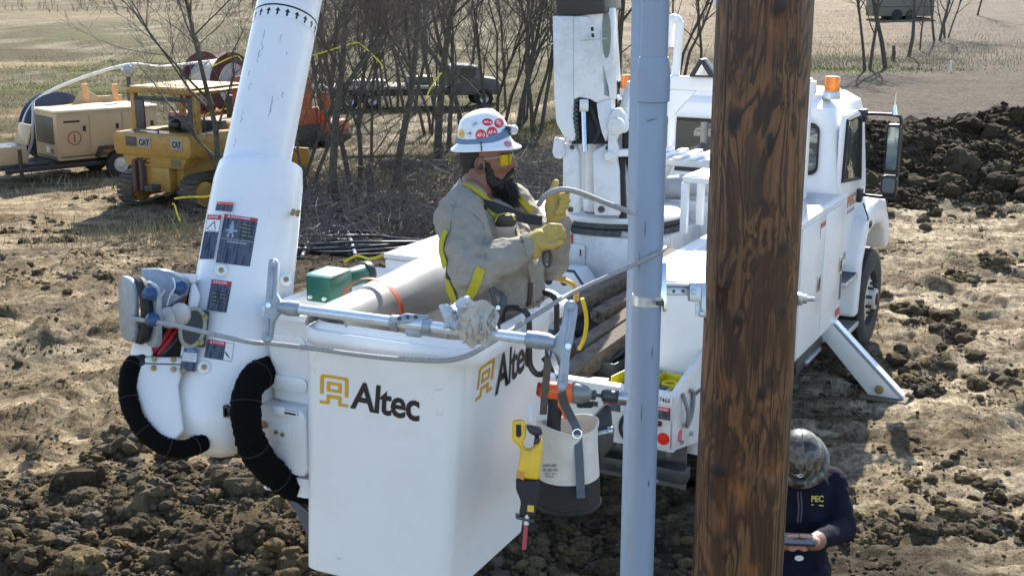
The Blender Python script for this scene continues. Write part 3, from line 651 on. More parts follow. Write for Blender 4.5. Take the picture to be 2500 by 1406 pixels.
mid = [(752, 500, 3, .8, 20, 'thin bare tree right beside the white boom sleeve'), (828, 528, 0, .95, 80, 'bare tree with dark trunk nearest the coiled black hoses'),
       (868, 470, 1, .85, 140, 'twin stemmed bare tree behind the one nearest the hoses'), (905, 492, 4, .7, 200, 'slim crooked bare tree over the brushwood bank'),
       (962, 462, 2, .8, 10, 'stout bare tree on the bank left of the standing worker'), (1066, 398, 2, .95, 260, 'thick dark bare trunk just left of the white hard hat'),
       (1088, 372, 1, .95, 60, 'forked bare tree behind the back of the white hard hat'), (1128, 352, 0, .9, 310, 'bare tree rising above the hard hat crown'),
       (1186, 318, 4, 1.0, 100, 'tall bare tree directly above the hard hat stickers'), (1222, 306, 3, 1.05, 0, 'bushy many stemmed bare tree above the headlamp'),
       (1262, 322, 0, .85, 170, 'bare tree between the worker and the white crane mast'), (1310, 330, 1, .9, 230, 'pair of thin bare stems next to the white crane mast'),
       (930, 286, 4, 1.0, 73, 'leaning bare tree in front of the flatbed of the far truck'),
       (790, 300, 1, .9, 120, 'bare tree in front of the orange machine'),
       (1520, 250, 0, .9, 50, 'bare tree between the crane mast and the grey conduit'), (1665, 190, 3, 1.1, 15, 'reddish thicket like bare tree left of the wooden pole'),
       (1712, 180, 4, 1.0, 95, 'bare tree just behind the cab rack lamp'), (1480, 240, 3, 1.0, 195, 'slender bare tree behind the crane mast'), (1150, 250, 4, 1.0, 300, 'thin far bare tree beyond the hard hat'), (735, 330, 3, 1.0, 30, 'many stemmed bare tree at the right edge of the boom tube'), (800, 350, 4, .8, 250, 'leaning bare tree before the orange machine tracks'), (1045, 335, 3, .95, 200, 'thin bare stems on the pale track left of the hard hat'), (960, 270, 3, 1.0, 150, 'thin bare stems standing before the cab of the far truck'), (1000, 285, 1, .9, 10, 'forked bare tree in front of the far truck bonnet'), (1290, 300, 3, 1.0, 350, 'brushy bare stems near the green patch by the crane mast'), (880, 300, 3, .9, 70, 'cluster of thin bare stems before the far truck deck'), (1235, 270, 4, .9, 20, 'far leaning bare tree above the headlamp')]
for a in mid: put_tree(*a)
for a in [(2118, 172, 1, .95, 40, 'leftmost bare tree at the edge of the dirt road'), (2163, 168, 2, .85, 130, 'second bare tree from the pole by the dirt road, with thick straight trunk'),
          (2218, 140, 0, .95, 220, 'bare tree right in front of the dark far trailer'), (2246, 122, 4, .8, 310, 'slim bare tree at the end of the dark far trailer'),
          (2288, 100, 1, 1.0, 15, 'twin bare tree past the dark far trailer'), (2312, 92, 3, .9, 77, 'brushy reddish bare tree past the dark far trailer'), (2386, 38, 0, .7, 160, 'lone thin bare tree highest up the slope')]:
    put_tree(*a, group='leafless trees by the dirt road')
# the tree in front of the bulldozer
T, W = grow_tree(77, 6.8, 1, .75, (-0.06, 0), 0.115, 0.10, 1.15)
P = gnd(548, 520); t = thing('bare_tree', 'bare tree with long arching branches in front of the yellow bulldozer', 'tree', Matrix.Translation(P))
T.build('trunk', BARK, t, smooth=60); W.build('crown', TWIG, t, smooth=0)
# distant saplings at the top of the field
rg = random.Random(5)
g = G()
for i in range(110):
    p = gnd(rg.uniform(-60, 700), rg.uniform(6, 34)); h = rg.uniform(0.4, 1.5)
    for k in range(3):
        d = Vector((rg.gauss(0, .25), rg.gauss(0, .25), 1)) * h; g.tube([p, p + d * .5, p + d + Vector((rg.gauss(0, .2), 0, 0))], [.018, .012, .006], 3)
o = g.build('scrub', TWIG, smooth=0); o['kind'] = 'stuff'; o['label'] = 'thin leafless scrub along the far side of the field'; o['category'] = 'scrub'
# brushwood on the bank
g = G()
for i in range(3200):
    px = rg.uniform(735, 1420) if rg.random() < .75 else rg.uniform(560, 760); lo = 640 if px < 760 else (630 - (px - 760) * 0.12)
    p = gnd(px, rg.uniform(425 if px > 900 else 455, lo)); L = rg.uniform(.3, 1.3); a = rg.random() * 6.28
    d = Vector((math.cos(a), math.sin(a), rg.uniform(-.05, .7))) * L; s = Vector((rg.gauss(0, .12), rg.gauss(0, .12), rg.uniform(0, .25))) * L; b = Vector((0, 0, rg.uniform(0, .3)))
    r = rg.uniform(.004, .016); g.tube([p + b, p + b + d * .5 + s, p + b + d], [r, r * .8, r * .4], 3)
o = g.build('brushwood', TWIG, smooth=0); o['kind'] = 'stuff'; o['label'] = 'tangle of cut twigs and brush on the bank behind the worker'; o['category'] = 'brush'
# fallen logs
for px, py, L, r, a, lb in ((1010, 415, 1.9, .16, 8, 'dark fallen log lying on the bank behind the worker'), (1240, 372, 2.2, .17, -4, 'dark log lying behind the hard hat'), (640, 600, 0.9, .05, 25, 'short grey branch lying on the mud right of the boom'), (905, 386, 1.6, .05, 12, 'thin dead branch lying across the tree stems')):
    p = gnd(px, py); g = G(); d = Vector((math.cos(R_(a)), math.sin(R_(a)), 0)) * L / 2; up = Vector((0, 0, r * .8))
    g.tube(catmull([p - d + up, p - d * .3 + up * 1.3, p + d * .4 + up * .9, p + d + up], 3), [r * (1 + .15 * math.sin(i * 2.1)) for i in range(10)], 9)
    tag(g.build('fallen_log', BARK, smooth=60), lb, 'log')
for px, py, h, lb in ((905, 500, .9, 'broken grey stump standing in the brush'), (2180, 150, .7, 'splintered stump between the bare trees by the dirt road')):
    p = gnd(px, py); g = G(); g.tube([p - Vector((0, 0, .1)), p + Vector((.02, 0, h * .6)), p + Vector((-.02, 0, h)), p + Vector((.03, 0, h * 1.1))], [.11, .09, .08, .02], 8); tag(g.build('tree_stump', BARK, smooth=60), lb, 'stump')
# ------------------------------------------------------------------ utility truck (local: x right, y forward from the tail, z up)
TH = R_(27.7)
_o = Vector((math.sin(TH) * 7.08 + math.cos(TH) * -3.76, math.cos(TH) * 7.08 - math.sin(TH) * -3.76, 0))
TRM = rz(-TH, _o)
truck = thing('utility_truck', 'white utility truck with open bed, crane turret and amber roof beacons', 'truck', TRM)
def tp(name, g, m, parent=None, bevel=0.012, **k): return g.build(name, m, parent or truck, bevel=bevel, **k)
def B(x0, x1, y0, y1, z0, z1): return G().bx(x0, x1, y0, y1, z0, z1)
# chassis
tp('frame_rail', B(-.46, -.36, .1, 7.6, .58, .82), DARKST); tp('frame_rail', B(.36, .46, .1, 7.6, .58, .82), DARKST)
tp('deck', B(-.70, .70, .16, 4.5, .98, 1.05), GRIMEW, bevel=.006)
tp('underbody', B(-.9, .9, .35, 4.4, .84, .97), DARKST, bevel=.006)
# tail
g = G()
N = 40; hole = [(.98 + .135 * math.cos(2 * math.pi * i / N), 1.0 - .02 + .135 * math.sin(2 * math.pi * i / N)) for i in range(N)]
tail = tp('tail_panel', B(-1.22, 1.22, 0, .16, .84, 1.065), GRIMEW)
lip = tp('tail_shelf_lip', B(-1.23, 1.23, -.035, .05, 1.07, 1.245), GRIMEW, bevel=.01)
for s in (-1, 1):
    q = tp('tail_lamp_socket', G().tube([(s * .97 + .118 * math.cos(2 * math.pi * i / 28), -.002, .965 + .108 * math.sin(2 * math.pi * i / 28)) for i in range(28)], .018, 8, closed=True), BLACKR, bevel=0)
    tp('lamp_bezel', G().lathe([(.105, 0), (.105, .012), (.07, .03), (.02, .034)], 28, T=Matrix.Translation((s * .97, 0, .965)) @ Matrix.Rotation(math.pi / 2, 4, 'X')), mat('dusty_lamp_cover', (.26, .23, .20), .7), q, bevel=0)
    tp('reflector', G().lathe([(.042, 0), (.040, .006), (.01, .007)], 24, T=Matrix.Translation((s * 1.15, -.001, .93)) @ Matrix.Rotation(math.pi / 2, 4, 'X')), mat('red_reflector', (.75, .02, .02), .25), bevel=0)
    tp('side_reflector', G().lathe([(.042, 0), (.040, .006), (.01, .007)], 24, T=Matrix.Translation((s * 1.222, .10, .93)) @ Matrix.Rotation(s * math.pi / 2, 4, 'Y')), mat('faded_red_reflector', (.62, .12, .16), .35), bevel=0)
    tp('marker_lamp', G().lathe([(.02, 0), (.018, .012), (.005, .014)], 16, T=Matrix.Translation((s * 1.12, -.001, 1.03)) @ Matrix.Rotation(math.pi / 2, 4, 'X')), mat('dark_red_lens', (.10, .02, .03), .3), bevel=0)
    tp('tow_hook', G().tube(catmull([(s * 1.1, -.02, .86), (s * 1.1, -.06, .74), (s * 1.11, -.04, .64), (s * 1.10, .02, .62)], 5), .018, 8), STEEL, bevel=0)
# side walls of the tail tray
for s in (-1, 1):
    w = tp('tail_side_wall', G().prism([(.0, .86), (.55, .74), (.55, 1.40), (.0, 1.25)], s * 1.19, s * 1.225, axis=0), GRIMEW, bevel=.006)
    for yy in (.12, .3): tp('bolt', G().cyl((s * 1.225, yy, .88), (s * 1.245, yy, .88), .016, n=6), STEEL, w, bevel=0)
tp('tail_tray_floor', B(-1.19, 1.19, .05, .55, 1.06, 1.085), GRIMEW, bevel=.004)
tp('rear_step_bar', B(-1.2, 1.2, .30, .42, .50, .60), DARKST)
flap = tp('mud_flap', B(-1.15, 1.15, .46, .475, .40, .82), mat('grey_mud_flap', (.11, .105, .10), .85, 0, .3), bevel=0)
g = G(); put_text(g, 'DURHAM', lambda x, y: (-.02 + 1.06 * x, .455, .62 + .13 * y), 0, .015); tp('flap_lettering', g, mat('flap_print', (.20, .19, .18), .8), flap, bevel=0)
# number plate and stickers on the lip
def deco(x0, x1, z0, z1, m, txt=None, tm=None, y=-.0375, bold=.012):
    g = G().bx(x0, x1, y - .0025, y, z0, z1, 0)
    if txt: put_text(g, txt, lambda x, yy: (lerp(x0, x1, .1 + .8 * x), y - .0035, lerp(z0, z1, .2 + .6 * yy)), 1, bold)
    return tp('tail_decal', g, [m, tm or PWHITE], lip, bevel=0)
deco(1.075, 1.215, 1.18, 1.235, PWHITE, '867468', INK); deco(1.075, 1.205, 1.075, 1.13, DECALD); deco(1.075, 1.205, 1.131, 1.158, RED, 'DANGER'); deco(.74, .86, 1.075, 1.125, DECALD); deco(.74, .86, 1.126, 1.15, RED); deco(.55, .70, 1.085, 1.12, DARKST); deco(.76, .90, 1.165, 1.225, mat('cream_label', (.55, .50, .42), .6), 'PEC', mat('brown_gold_print', (.40, .22, .08), .5))
tp('safety_chain_loop', G().tube(catmull([(1.235, .10, 1.22), (1.27, .12, 1.08), (1.25, .16, .98), (1.245, .26, 1.02), (1.24, .3, 1.16), (1.235, .24, 1.2)], 6), .014, 8), mat('grey_cable_loop', (.22, .22, .21), .7), bevel=0)
tp('tray_latch', B(1.226, 1.24, .30, .46, 1.13, 1.15), DARKST, bevel=.003)
# service bodies
def service_body(s, y0, y1):
    x0, x1 = .68, 1.22
    b = tp('service_body', B(s * x0, s * x1, y0, y1, .62, 1.80), TRUCKW, bevel=.018)
    l = tp('service_body_lid', B(s * (x0 - .02), s * (x1 + .012), y0 - .012, y1 + .012, 1.803, 1.845), TRUCKW, bevel=.01)
    tp('tread_strip', B(s * (x0 + .12), s * (x1 - .05), y0 + .9, y1 - .05, 1.846, 1.852), ALUM, l, bevel=0)
    n = 5; w = (y1 - y0) / n
    for i in range(n):
        ya, yb = y0 + i * w + .02, y0 + (i + 1) * w - .02
        d = tp('compartment_door', B(s * 1.221, s * 1.236, ya, yb, .66, 1.785), TRUCKW, bevel=.006)
        tp('door_handle', G().prism(rrect(.045, .075, .015, 3, lerp(ya, yb, .82 if i % 2 else .86), 1.2), s * 1.237, s * 1.247, axis=0), CHROME, d, bevel=.003)
        tp('handle_slot', G().prism(rrect(.022, .045, .01, 3, lerp(ya, yb, .82 if i % 2 else .86), 1.2), s * 1.2475, s * 1.250, axis=0), DARKST, d, bevel=0)
    return b
sbr = service_body(1, .56, 4.54); sbl = service_body(-1, .38, 4.54)
for y0, y1, z0, z1, m in ((4.33, 4.50, .70, .77, mat('faded_red_sticker', (.45, .08, .07), .5)), (4.44, 4.5, .85, 1.10, DECALD), (3.55, 3.72, 1.60, 1.695, PWHITE), (3.55, 3.72, 1.70, 1.74, mat('faded_red_strip', (.45, .08, .07), .5))): tp('side_decal', B(1.2385, 1.241, y0, y1, z0, z1), m, sbr, bevel=0)
# shelf rail on the left body rear
tp('lid_rim', B(-1.205, -.72, .43, .445, 1.70, 1.73), mat('blue_grey_edge', (.25, .32, .42), .5), sbl, bevel=0)
# turret pedestal
TX, TY = -.27, 2.55
ped = tp('pedestal', G().loft([[(TX + x * k, TY + y * k, z) for x, y in rrect(.62, .60, .14, 4)] for z, k in ((1.05, 1.06), (1.3, 1.0), (1.78, .96))]), GRIMEW, bevel=.012)
tp('access_panel', G().prism(rrect(.17, .15, .02, 2, TX - .20, 1.55), TY - .612, TY - .600), GRIMEW, ped, bevel=.004)
for xx, zz in ((-.34, 1.67), (-.07, 1.66), (-.2, 1.62)): tp('panel_latch', G().tube([(TX + xx, TY - .615, zz), (TX + xx + .01, TY - .63, zz - .02), (TX + xx + .005, TY - .625, zz - .05)], .006, 6), DARKST, ped, bevel=0)
tp('red_marker', B(TX - .19, TX - .15, TY - .60, TY - .586, 1.70, 1.775), RED, ped, bevel=0)
tp('slew_ring', G().lathe([(.50, 1.78), (.60, 1.785), (.60, 1.83), (.56, 1.84), (.56, 1.88), (.50, 1.885)], 48, T=Matrix.Translation((TX, TY, 0))), DARKST, bevel=0)
tb = tp('turret_base', G().lathe([(.30, 1.885), (.60, 1.888), (.61, 1.91), (.59, 1.93), (.25, 1.935)], 48, T=Matrix.Translation((TX, TY, 0))), GRIMEW, bevel=0)
# turret cheeks and crane mast
TL = Matrix.Translation((TX, TY, 0))
def cheek(x0, x1):
    return G().prism([(-.36, 1.93), (.34, 1.93), (.40, 2.35), (.36, 2.85), (.15, 3.02), (-.12, 3.0), (-.30, 2.75), (-.34, 2.4)], TX + x0, TX + x1, axis=0, T=Matrix.Translation((0, TY, 0)))
tp('turret_cheek', cheek(-.32, -.25), GRIMEW, bevel=.015); tp('turret_cheek', cheek(.10, .17), GRIMEW, bevel=.015)
tp('turret_back_plate', B(TX - .25, TX + .10, TY - .30, TY - .24, 1.94, 2.62), GRIMEW)
tp('turret_front_flange', G().prism([(-.40, 2.45), (-.34, 2.52), (-.34, 2.70), (-.30, 2.74), (-.30, 2.40)], TY - .36, TY - .28, T=Matrix.Translation((TX, 0, 0))), GRIMEW, bevel=.01)
tp('cheek_rib', B(TX - .352, TX - .33, TY - .37, TY - .33, 1.95, 2.9), GRIMEW); tp('cheek_rib', B(TX + .16, TX + .182, TY - .37, TY - .33, 1.95, 2.5), GRIMEW)
lc = tp('lift_cylinder', G().cyl((TX - .06, TY - .38, 2.02), (TX - .06, TY - .40, 2.60), .065, n=20).cyl((TX - .06, TY - .38, 1.95), (TX - .06, TY - .38, 2.05), .085, n=20), GRIMEW, bevel=.004)
tp('cylinder_rod', G().cyl((TX - .06, TY - .40, 2.60), (TX - .055, TY - .40, 3.02), .026, n=14), CHROME, lc, bevel=0)
tp('rod_eye', G().cyl((TX - .11, TY - .40, 3.03), (TX - .0, TY - .40, 3.03), .055, n=18), GRIMEW, lc, bevel=.004)
tp('hose_bundle', G().tube(catmull([(TX + .24, TY - .2, 2.0), (TX + .25, TY - .3, 2.3), (TX + .22, TY - .36, 2.5), (TX + .20, TY - .3, 2.7)], 6), .04, 8), BLACKR, bevel=0)
tp('strut_rod', G().cyl((TX + .10, TY - .37, 1.98), (TX + .17, TY - .36, 2.26), .02, n=10), CHROME, bevel=0)
for xx in (-.16, .05, .2): tp('pivot_bolt', G().cyl((TX + xx, TY - .31, 2.06), (TX + xx, TY - .285, 2.06), .03, n=12), DARKST, bevel=0)
# chain drive visible in the cut-out
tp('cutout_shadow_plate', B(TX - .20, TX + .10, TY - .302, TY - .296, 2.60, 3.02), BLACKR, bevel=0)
ch = G()
for i in range(13): ch.box((TX - .185 + .02 * math.sin(i * .25), TY - .37, 2.62 + i * .05), (.06, .05, .036))
tp('drive_chain', ch, DARKST, bevel=.008)
# lower boom of the crane, going up out of the picture
BM = Matrix.Translation((TX - .15, TY - .16, 2.95)) @ Matrix.Rotation(R_(-5.0), 4, 'Y') @ Matrix.Rotation(R_(4), 4, 'X')
boomL = tp('lower_boom', G().loft([[(x * k, y, z) for x, y in rrect(.185, .17, .04, 3)] for z, k in ((.02, .9), (.35, .94), (.42, .96), (5.4, 1.0))], T=BM), GRIMEW, bevel=0, smooth=40)
_q = TRM @ Vector((TX, TY - .46, 3.0)); MD = (_q - CAM).dot(Vector((0, math.cos(PITCH), -math.sin(PITCH))))
def pp3(poly, d, th): a_ = [at(x, y, d) for x, y in poly]; return G().loft([a_, [p + Vector((math.sin(TH), math.cos(TH), 0)) * th for p in a_]])
for poly in ([(1348, 40), (1400, 40), (1400, 245), (1397, 290), (1404, 335), (1396, 347), (1374, 332), (1357, 300), (1352, 230)], [(1400, 40), (1462, 40), (1470, 130), (1490, 215), (1492, 240), (1455, 252), (1440, 243), (1412, 238), (1400, 245)], [(1455, 252), (1492, 240), (1490, 320), (1478, 348), (1468, 325), (1460, 290)]):
    pp3(poly, MD, .10).build('mast_plate', GRIMEW, boomL, world=True, bevel=.012)
pp3([(1352, 335), (1372, 340), (1376, 372), (1372, 388), (1352, 386), (1347, 372)], MD, .06).build('mast_lug', GRIMEW, boomL, world=True, bevel=.012)
for poly, nm in (([(1372, 350), (1400, 352), (1412, 372), (1414, 520), (1384, 522), (1378, 430)], 'turret_web'), ([(1446, 372), (1478, 352), (1498, 350), (1508, 420), (1510, 528), (1450, 526)], 'turret_web')): pp3(poly, MD + .05, .06).build(nm, GRIMEW, boomL, world=True, bevel=.012)
pp3([(1508, 372), (1522, 372), (1528, 548), (1511, 548)], MD + .1, .03).build('gap_shade_strip', BLACKR, boomL, world=True, bevel=.004)  # black strip painted in for the shade of the gap beside the turret
sa_ = pp3([(1486, 285), (1496, 266), (1510, 264), (1524, 282), (1532, 312), (1524, 326), (1508, 326), (1500, 345), (1506, 362), (1500, 398), (1488, 400), (1482, 372), (1484, 330)], MD - .02, .07).build('turret_side_arm', GRIMEW, boomL, world=True, bevel=.014, seg=3)
for px_, py_, r_ in ((1507, 308, .072), (1490, 382, .04)): p_ = at(px_, py_, MD - .03); G().lathe([(r_, 0), (r_, .03), (r_ * .8, .04), (.004, .042)], 24, T=Matrix.Translation(p_) @ Matrix.Rotation(-TH, 4, 'Z') @ Matrix.Rotation(math.pi / 2, 4, 'X')).build('pivot_pin', GRIMEW, sa_, world=True)
pp3([(1490, 366), (1560, 364), (1560, 382), (1490, 384)], MD + .02, .10).build('cross_arm', TRUCKW, boomL, world=True, bevel=.01); pp3([(1512, 330), (1560, 330), (1560, 356), (1512, 356)], MD + .25, .3).build('turret_box', TRUCKW, boomL, world=True, bevel=.015)
pp3([(1524, 386), (1560, 386), (1556, 545), (1530, 545)], MD + .2, .1).build('turret_column', GRIMEW, boomL, world=True, bevel=.015)
pp3([(1392, 232), (1480, 232), (1484, 352), (1396, 352)], MD + .055, .01).build('cutout_shade_panel', BLACKR, boomL, world=True)  # flat black panel stands in for the shade inside the mast cut-out
cr_ = G()
for i_ in range(9): cr_.box(at(1406 - 2 * math.sin(i_ * .5), 246 + i_ * 11, MD + .03), (.045, .04, .028))
cr_.build('mast_chain', DARKST, boomL, world=True, bevel=.006)
G().cyl(at(1424, 262, MD + .02), at(1428, 372, MD + .02), .024, n=14).build('mast_rod', CHROME, boomL, world=True); G().cyl(at(1415, 258, MD + .0), at(1436, 258, MD + .0), .05, n=18).build('rod_end', GRIMEW, boomL, world=True, bevel=.004)
G().tube(catmull([at(1448, 350, MD + .0), at(1462, 320, MD + .02), at(1450, 285, MD + .03), at(1440, 262, MD + .03)], 5), .02, 8).build('mast_hose', BLACKR, boomL, world=True)
for px_, py_, r_ in ((1393, 512, .022), (1468, 512, .028), (1397, 360, .02), (1484, 362, .02)): p_ = at(px_, py_, MD + .04); G().cyl(p_, p_ + Vector((0, .06, 0)), r_, n=12).build('web_bolt', DARKST, boomL, world=True)
pp3([(1463, 20), (1496, 20), (1498, 245), (1471, 235), (1467, 130)], MD + .0, .08).build('mast_side_plate', GRIMEW, boomL, world=True, bevel=.012)
pp3([(1480 + 10 * math.cos(6.283 * i / 20), 85 + 58 * math.sin(6.283 * i / 20)) for i in range(20)], MD - .012, .02).build('boom_window', mat('dim_sight_glass', (.20, .21, .17), .3), boomL, world=True)
tp('boom_sleeve_band', G().loft([[(x, y, z) for x, y in rrect(.215, .20, .04, 3)] for z in (.60, .62, 1.2)], T=BM), BLACKP, boomL, bevel=.006)
for zz in (.50, .55): tp('stencil_mark', G().prism(rrect(.012, .016, .006, 2, .13, zz - .06), -.2665, -.2625, T=BM), INK, boomL, bevel=0)
SEAM = mat('seam_grey', (.5, .48, .46), .6)
for pts in ([(-.2, -.262, 1.1), (-.2, -.264, .82), (-.15, -.264, .74)], [(.05, -.262, 1.1), (.05, -.264, .82), (.1, -.264, .74)], [(-.26, -.263, .40), (.25, -.263, .41)]): tp('panel_seam', G().tube(pts, .004, 5, T=BM), SEAM, boomL, bevel=0)
# control valve box in front of the pedestal
vb = tp('valve_box', G().prism([(-.62, 1.06), (-.08, 1.06), (-.02, 1.30), (-.22, 1.56), (-.54, 1.56), (-.64, 1.40)], TY - 1.0, TY - .72), TRUCKW, bevel=.012)
for xx, zz in ((-.44, 1.47), (-.30, 1.48)): tp('round_port', G().cyl((xx, TY - 1.004, zz), (xx, TY - .99, zz), .036, n=20), BLACKP, vb, bevel=0)
for xx, zz in ((-.45, 1.34), (-.30, 1.33)): tp('port_plug', G().cyl((xx, TY - 1.012, zz), (xx, TY - .99, zz), .030, n=20), STEEL, vb, bevel=.004)
tp('valve_lid_edge', G().tube([(-.54, TY - .99, 1.565), (-.22, TY - .99, 1.568), (-.02, TY - .99, 1.31)], .012, 6), DARKST, vb, bevel=0)
# platform stand, walkway and rack behind the cab
tp('walkway', G().bx(-.62, 1.0, 3.25, 3.85, 2.20, 2.26), TRUCKW, bevel=.01)
for i in range(11): tp('walkway_slat', B(-.60 + i * .14, -.53 + i * .14, 3.22, 3.86, 2.262, 2.285), TRUCKW, bevel=.004)
tp('walkway_bracket', G().prism([(-.6, 2.2), (-.05, 2.2), (-.10, 2.10), (-.5, 2.02), (-.6, 2.08)], 3.3, 3.36), TRUCKW); 
for xx in (-.56, .9): tp('walkway_post', B(xx - .04, xx + .04, 3.5, 3.58, 1.05, 2.2), TRUCKW)
st = tp('step_stand_top', B(.48, .86, 2.05, 2.5, 2.26, 2.31), TRUCKW)
tp('step_stand_tread', B(.50, .84, 2.07, 2.48, 2.312, 2.318), ALUM, st, bevel=0)
for xx in (.50, .82):
    for yy in (2.08, 2.46): tp('step_stand_post', B(xx - .028, xx + .028, yy - .028, yy + .028, 1.852, 2.26), TRUCKW, st, bevel=.006)
rk = tp('rack_post', G().tube(catmull([(-.40, 4.15, 1.85), (-.39, 4.15, 2.6), (-.35, 4.15, 3.34), (-.36, 4.15, 3.43), (-.40, 4.16, 3.46), (-.44, 4.18, 3.43), (-.45, 4.22, 3.2)], 5), .042, 10), TRUCKW, bevel=0)
tp('rack_post', B(.86, .94, 4.1, 4.18, 1.85, 2.95), TRUCKW)
tp('rack_beam', B(-.46, .98, 4.08, 4.16, 2.80, 2.93), TRUCKW); tp('rack_gusset', G().prism([(-.42, 2.80), (-.14, 2.80), (-.42, 2.5)], 4.09, 4.15), TRUCKW)
wl = tp('work_lamp', G().prism([(-.20, 2.93), (.06, 2.93), (-.06, 3.10), (-.10, 3.10)], 4.02, 4.16), BLACKP); tp('lamp_lens', G().prism([(-.13, 2.95), (.0, 2.95), (-.07, 3.05)], 4.012, 4.018), CHROME, wl, bevel=0)
tp('hydraulic_cylinder', G().cyl((-.62, 3.0, 1.96), (.32, 3.1, 2.08), .085, n=24).cyl((-.66, 3.0, 1.955), (-.56, 3.0, 1.965), .105, n=24), mat('grey_black_cylinder', (.05, .05, .055), .3), bevel=.004)
tp('cylinder_cover', G().cyl((-.05, 3.03, 2.035), (.34, 3.1, 2.09), .10, n=24), mat('grey_tube_cover', (.36, .38, .40), .4), bevel=.01)
tp('hydraulic_tank', B(.0, .62, 3.0, 3.9, 1.10, 1.95), TRUCKW, bevel=.03)
for a in range(3): tp('deck_pipe', G().tube(catmull([(-.2 + a * .1, 2.0, 1.7 + .05 * a), (.1 + a * .05, 2.2, 1.72), (.5, 2.3, 1.55 - a * .06), (.62, 2.5, 1.4)], 5), .035, 8), mat('grey_conduit_pipe', (.42, .42, .40), .5), bevel=0)
# cab
cab = tp('cab', G().loft([[(x, 5.42 + y, z) for x, y in rrect(hx, hy, .16, 5)] for z, hx, hy in ((1.0, 1.08, .76), (1.75, 1.09, .77), (2.45, 1.04, .72), (2.62, 1.0, .66), (2.71, .88, .52), (2.73, .6, .3))]), TRUCKW, bevel=0, smooth=30)
tp('roof_ridge', G().loft([[(x, 5.35 + y, z) for x, y in rrect(hx, hy, .12, 4)] for z, hx, hy in ((2.66, .86, .50), (2.735, .84, .48), (2.75, .74, .40))]), TRUCKW, cab, bevel=0)
def pane(name, poly, y, th, frame_w=.03):
    cx = sum(p[0] for p in poly) / len(poly); cz = sum(p[1] for p in poly) / len(poly)
    o = tp(name, G().prism([(cx + (x - cx) * 1.0, cz + (z - cz) * 1.0) for x, z in poly], y - th, y), BLACKR, cab, bevel=0)
    tp('pane', G().prism([(cx + (x - cx) * .86, cz + (z - cz) * .84) for x, z in poly], y - th - .004, y - th + .004), GLASS, o, bevel=0)
BY = 4.66
pane('rear_window', rrect(.46, .21, .06, 4, -.35, 2.27), BY, .02); pane('quarter_window', rrect(.11, .25, .08, 5, .80, 2.24), BY, .02)
tp('vent_slot', B(-.62, .35, BY - .006, BY + .01, 1.94, 2.0), BLACKP, cab, bevel=0)
tp('wiper_strip', G().tube([(.62, BY - .02, 2.36), (.80, BY - .03, 2.58)], .03, 4), BLACKP, cab, bevel=0)
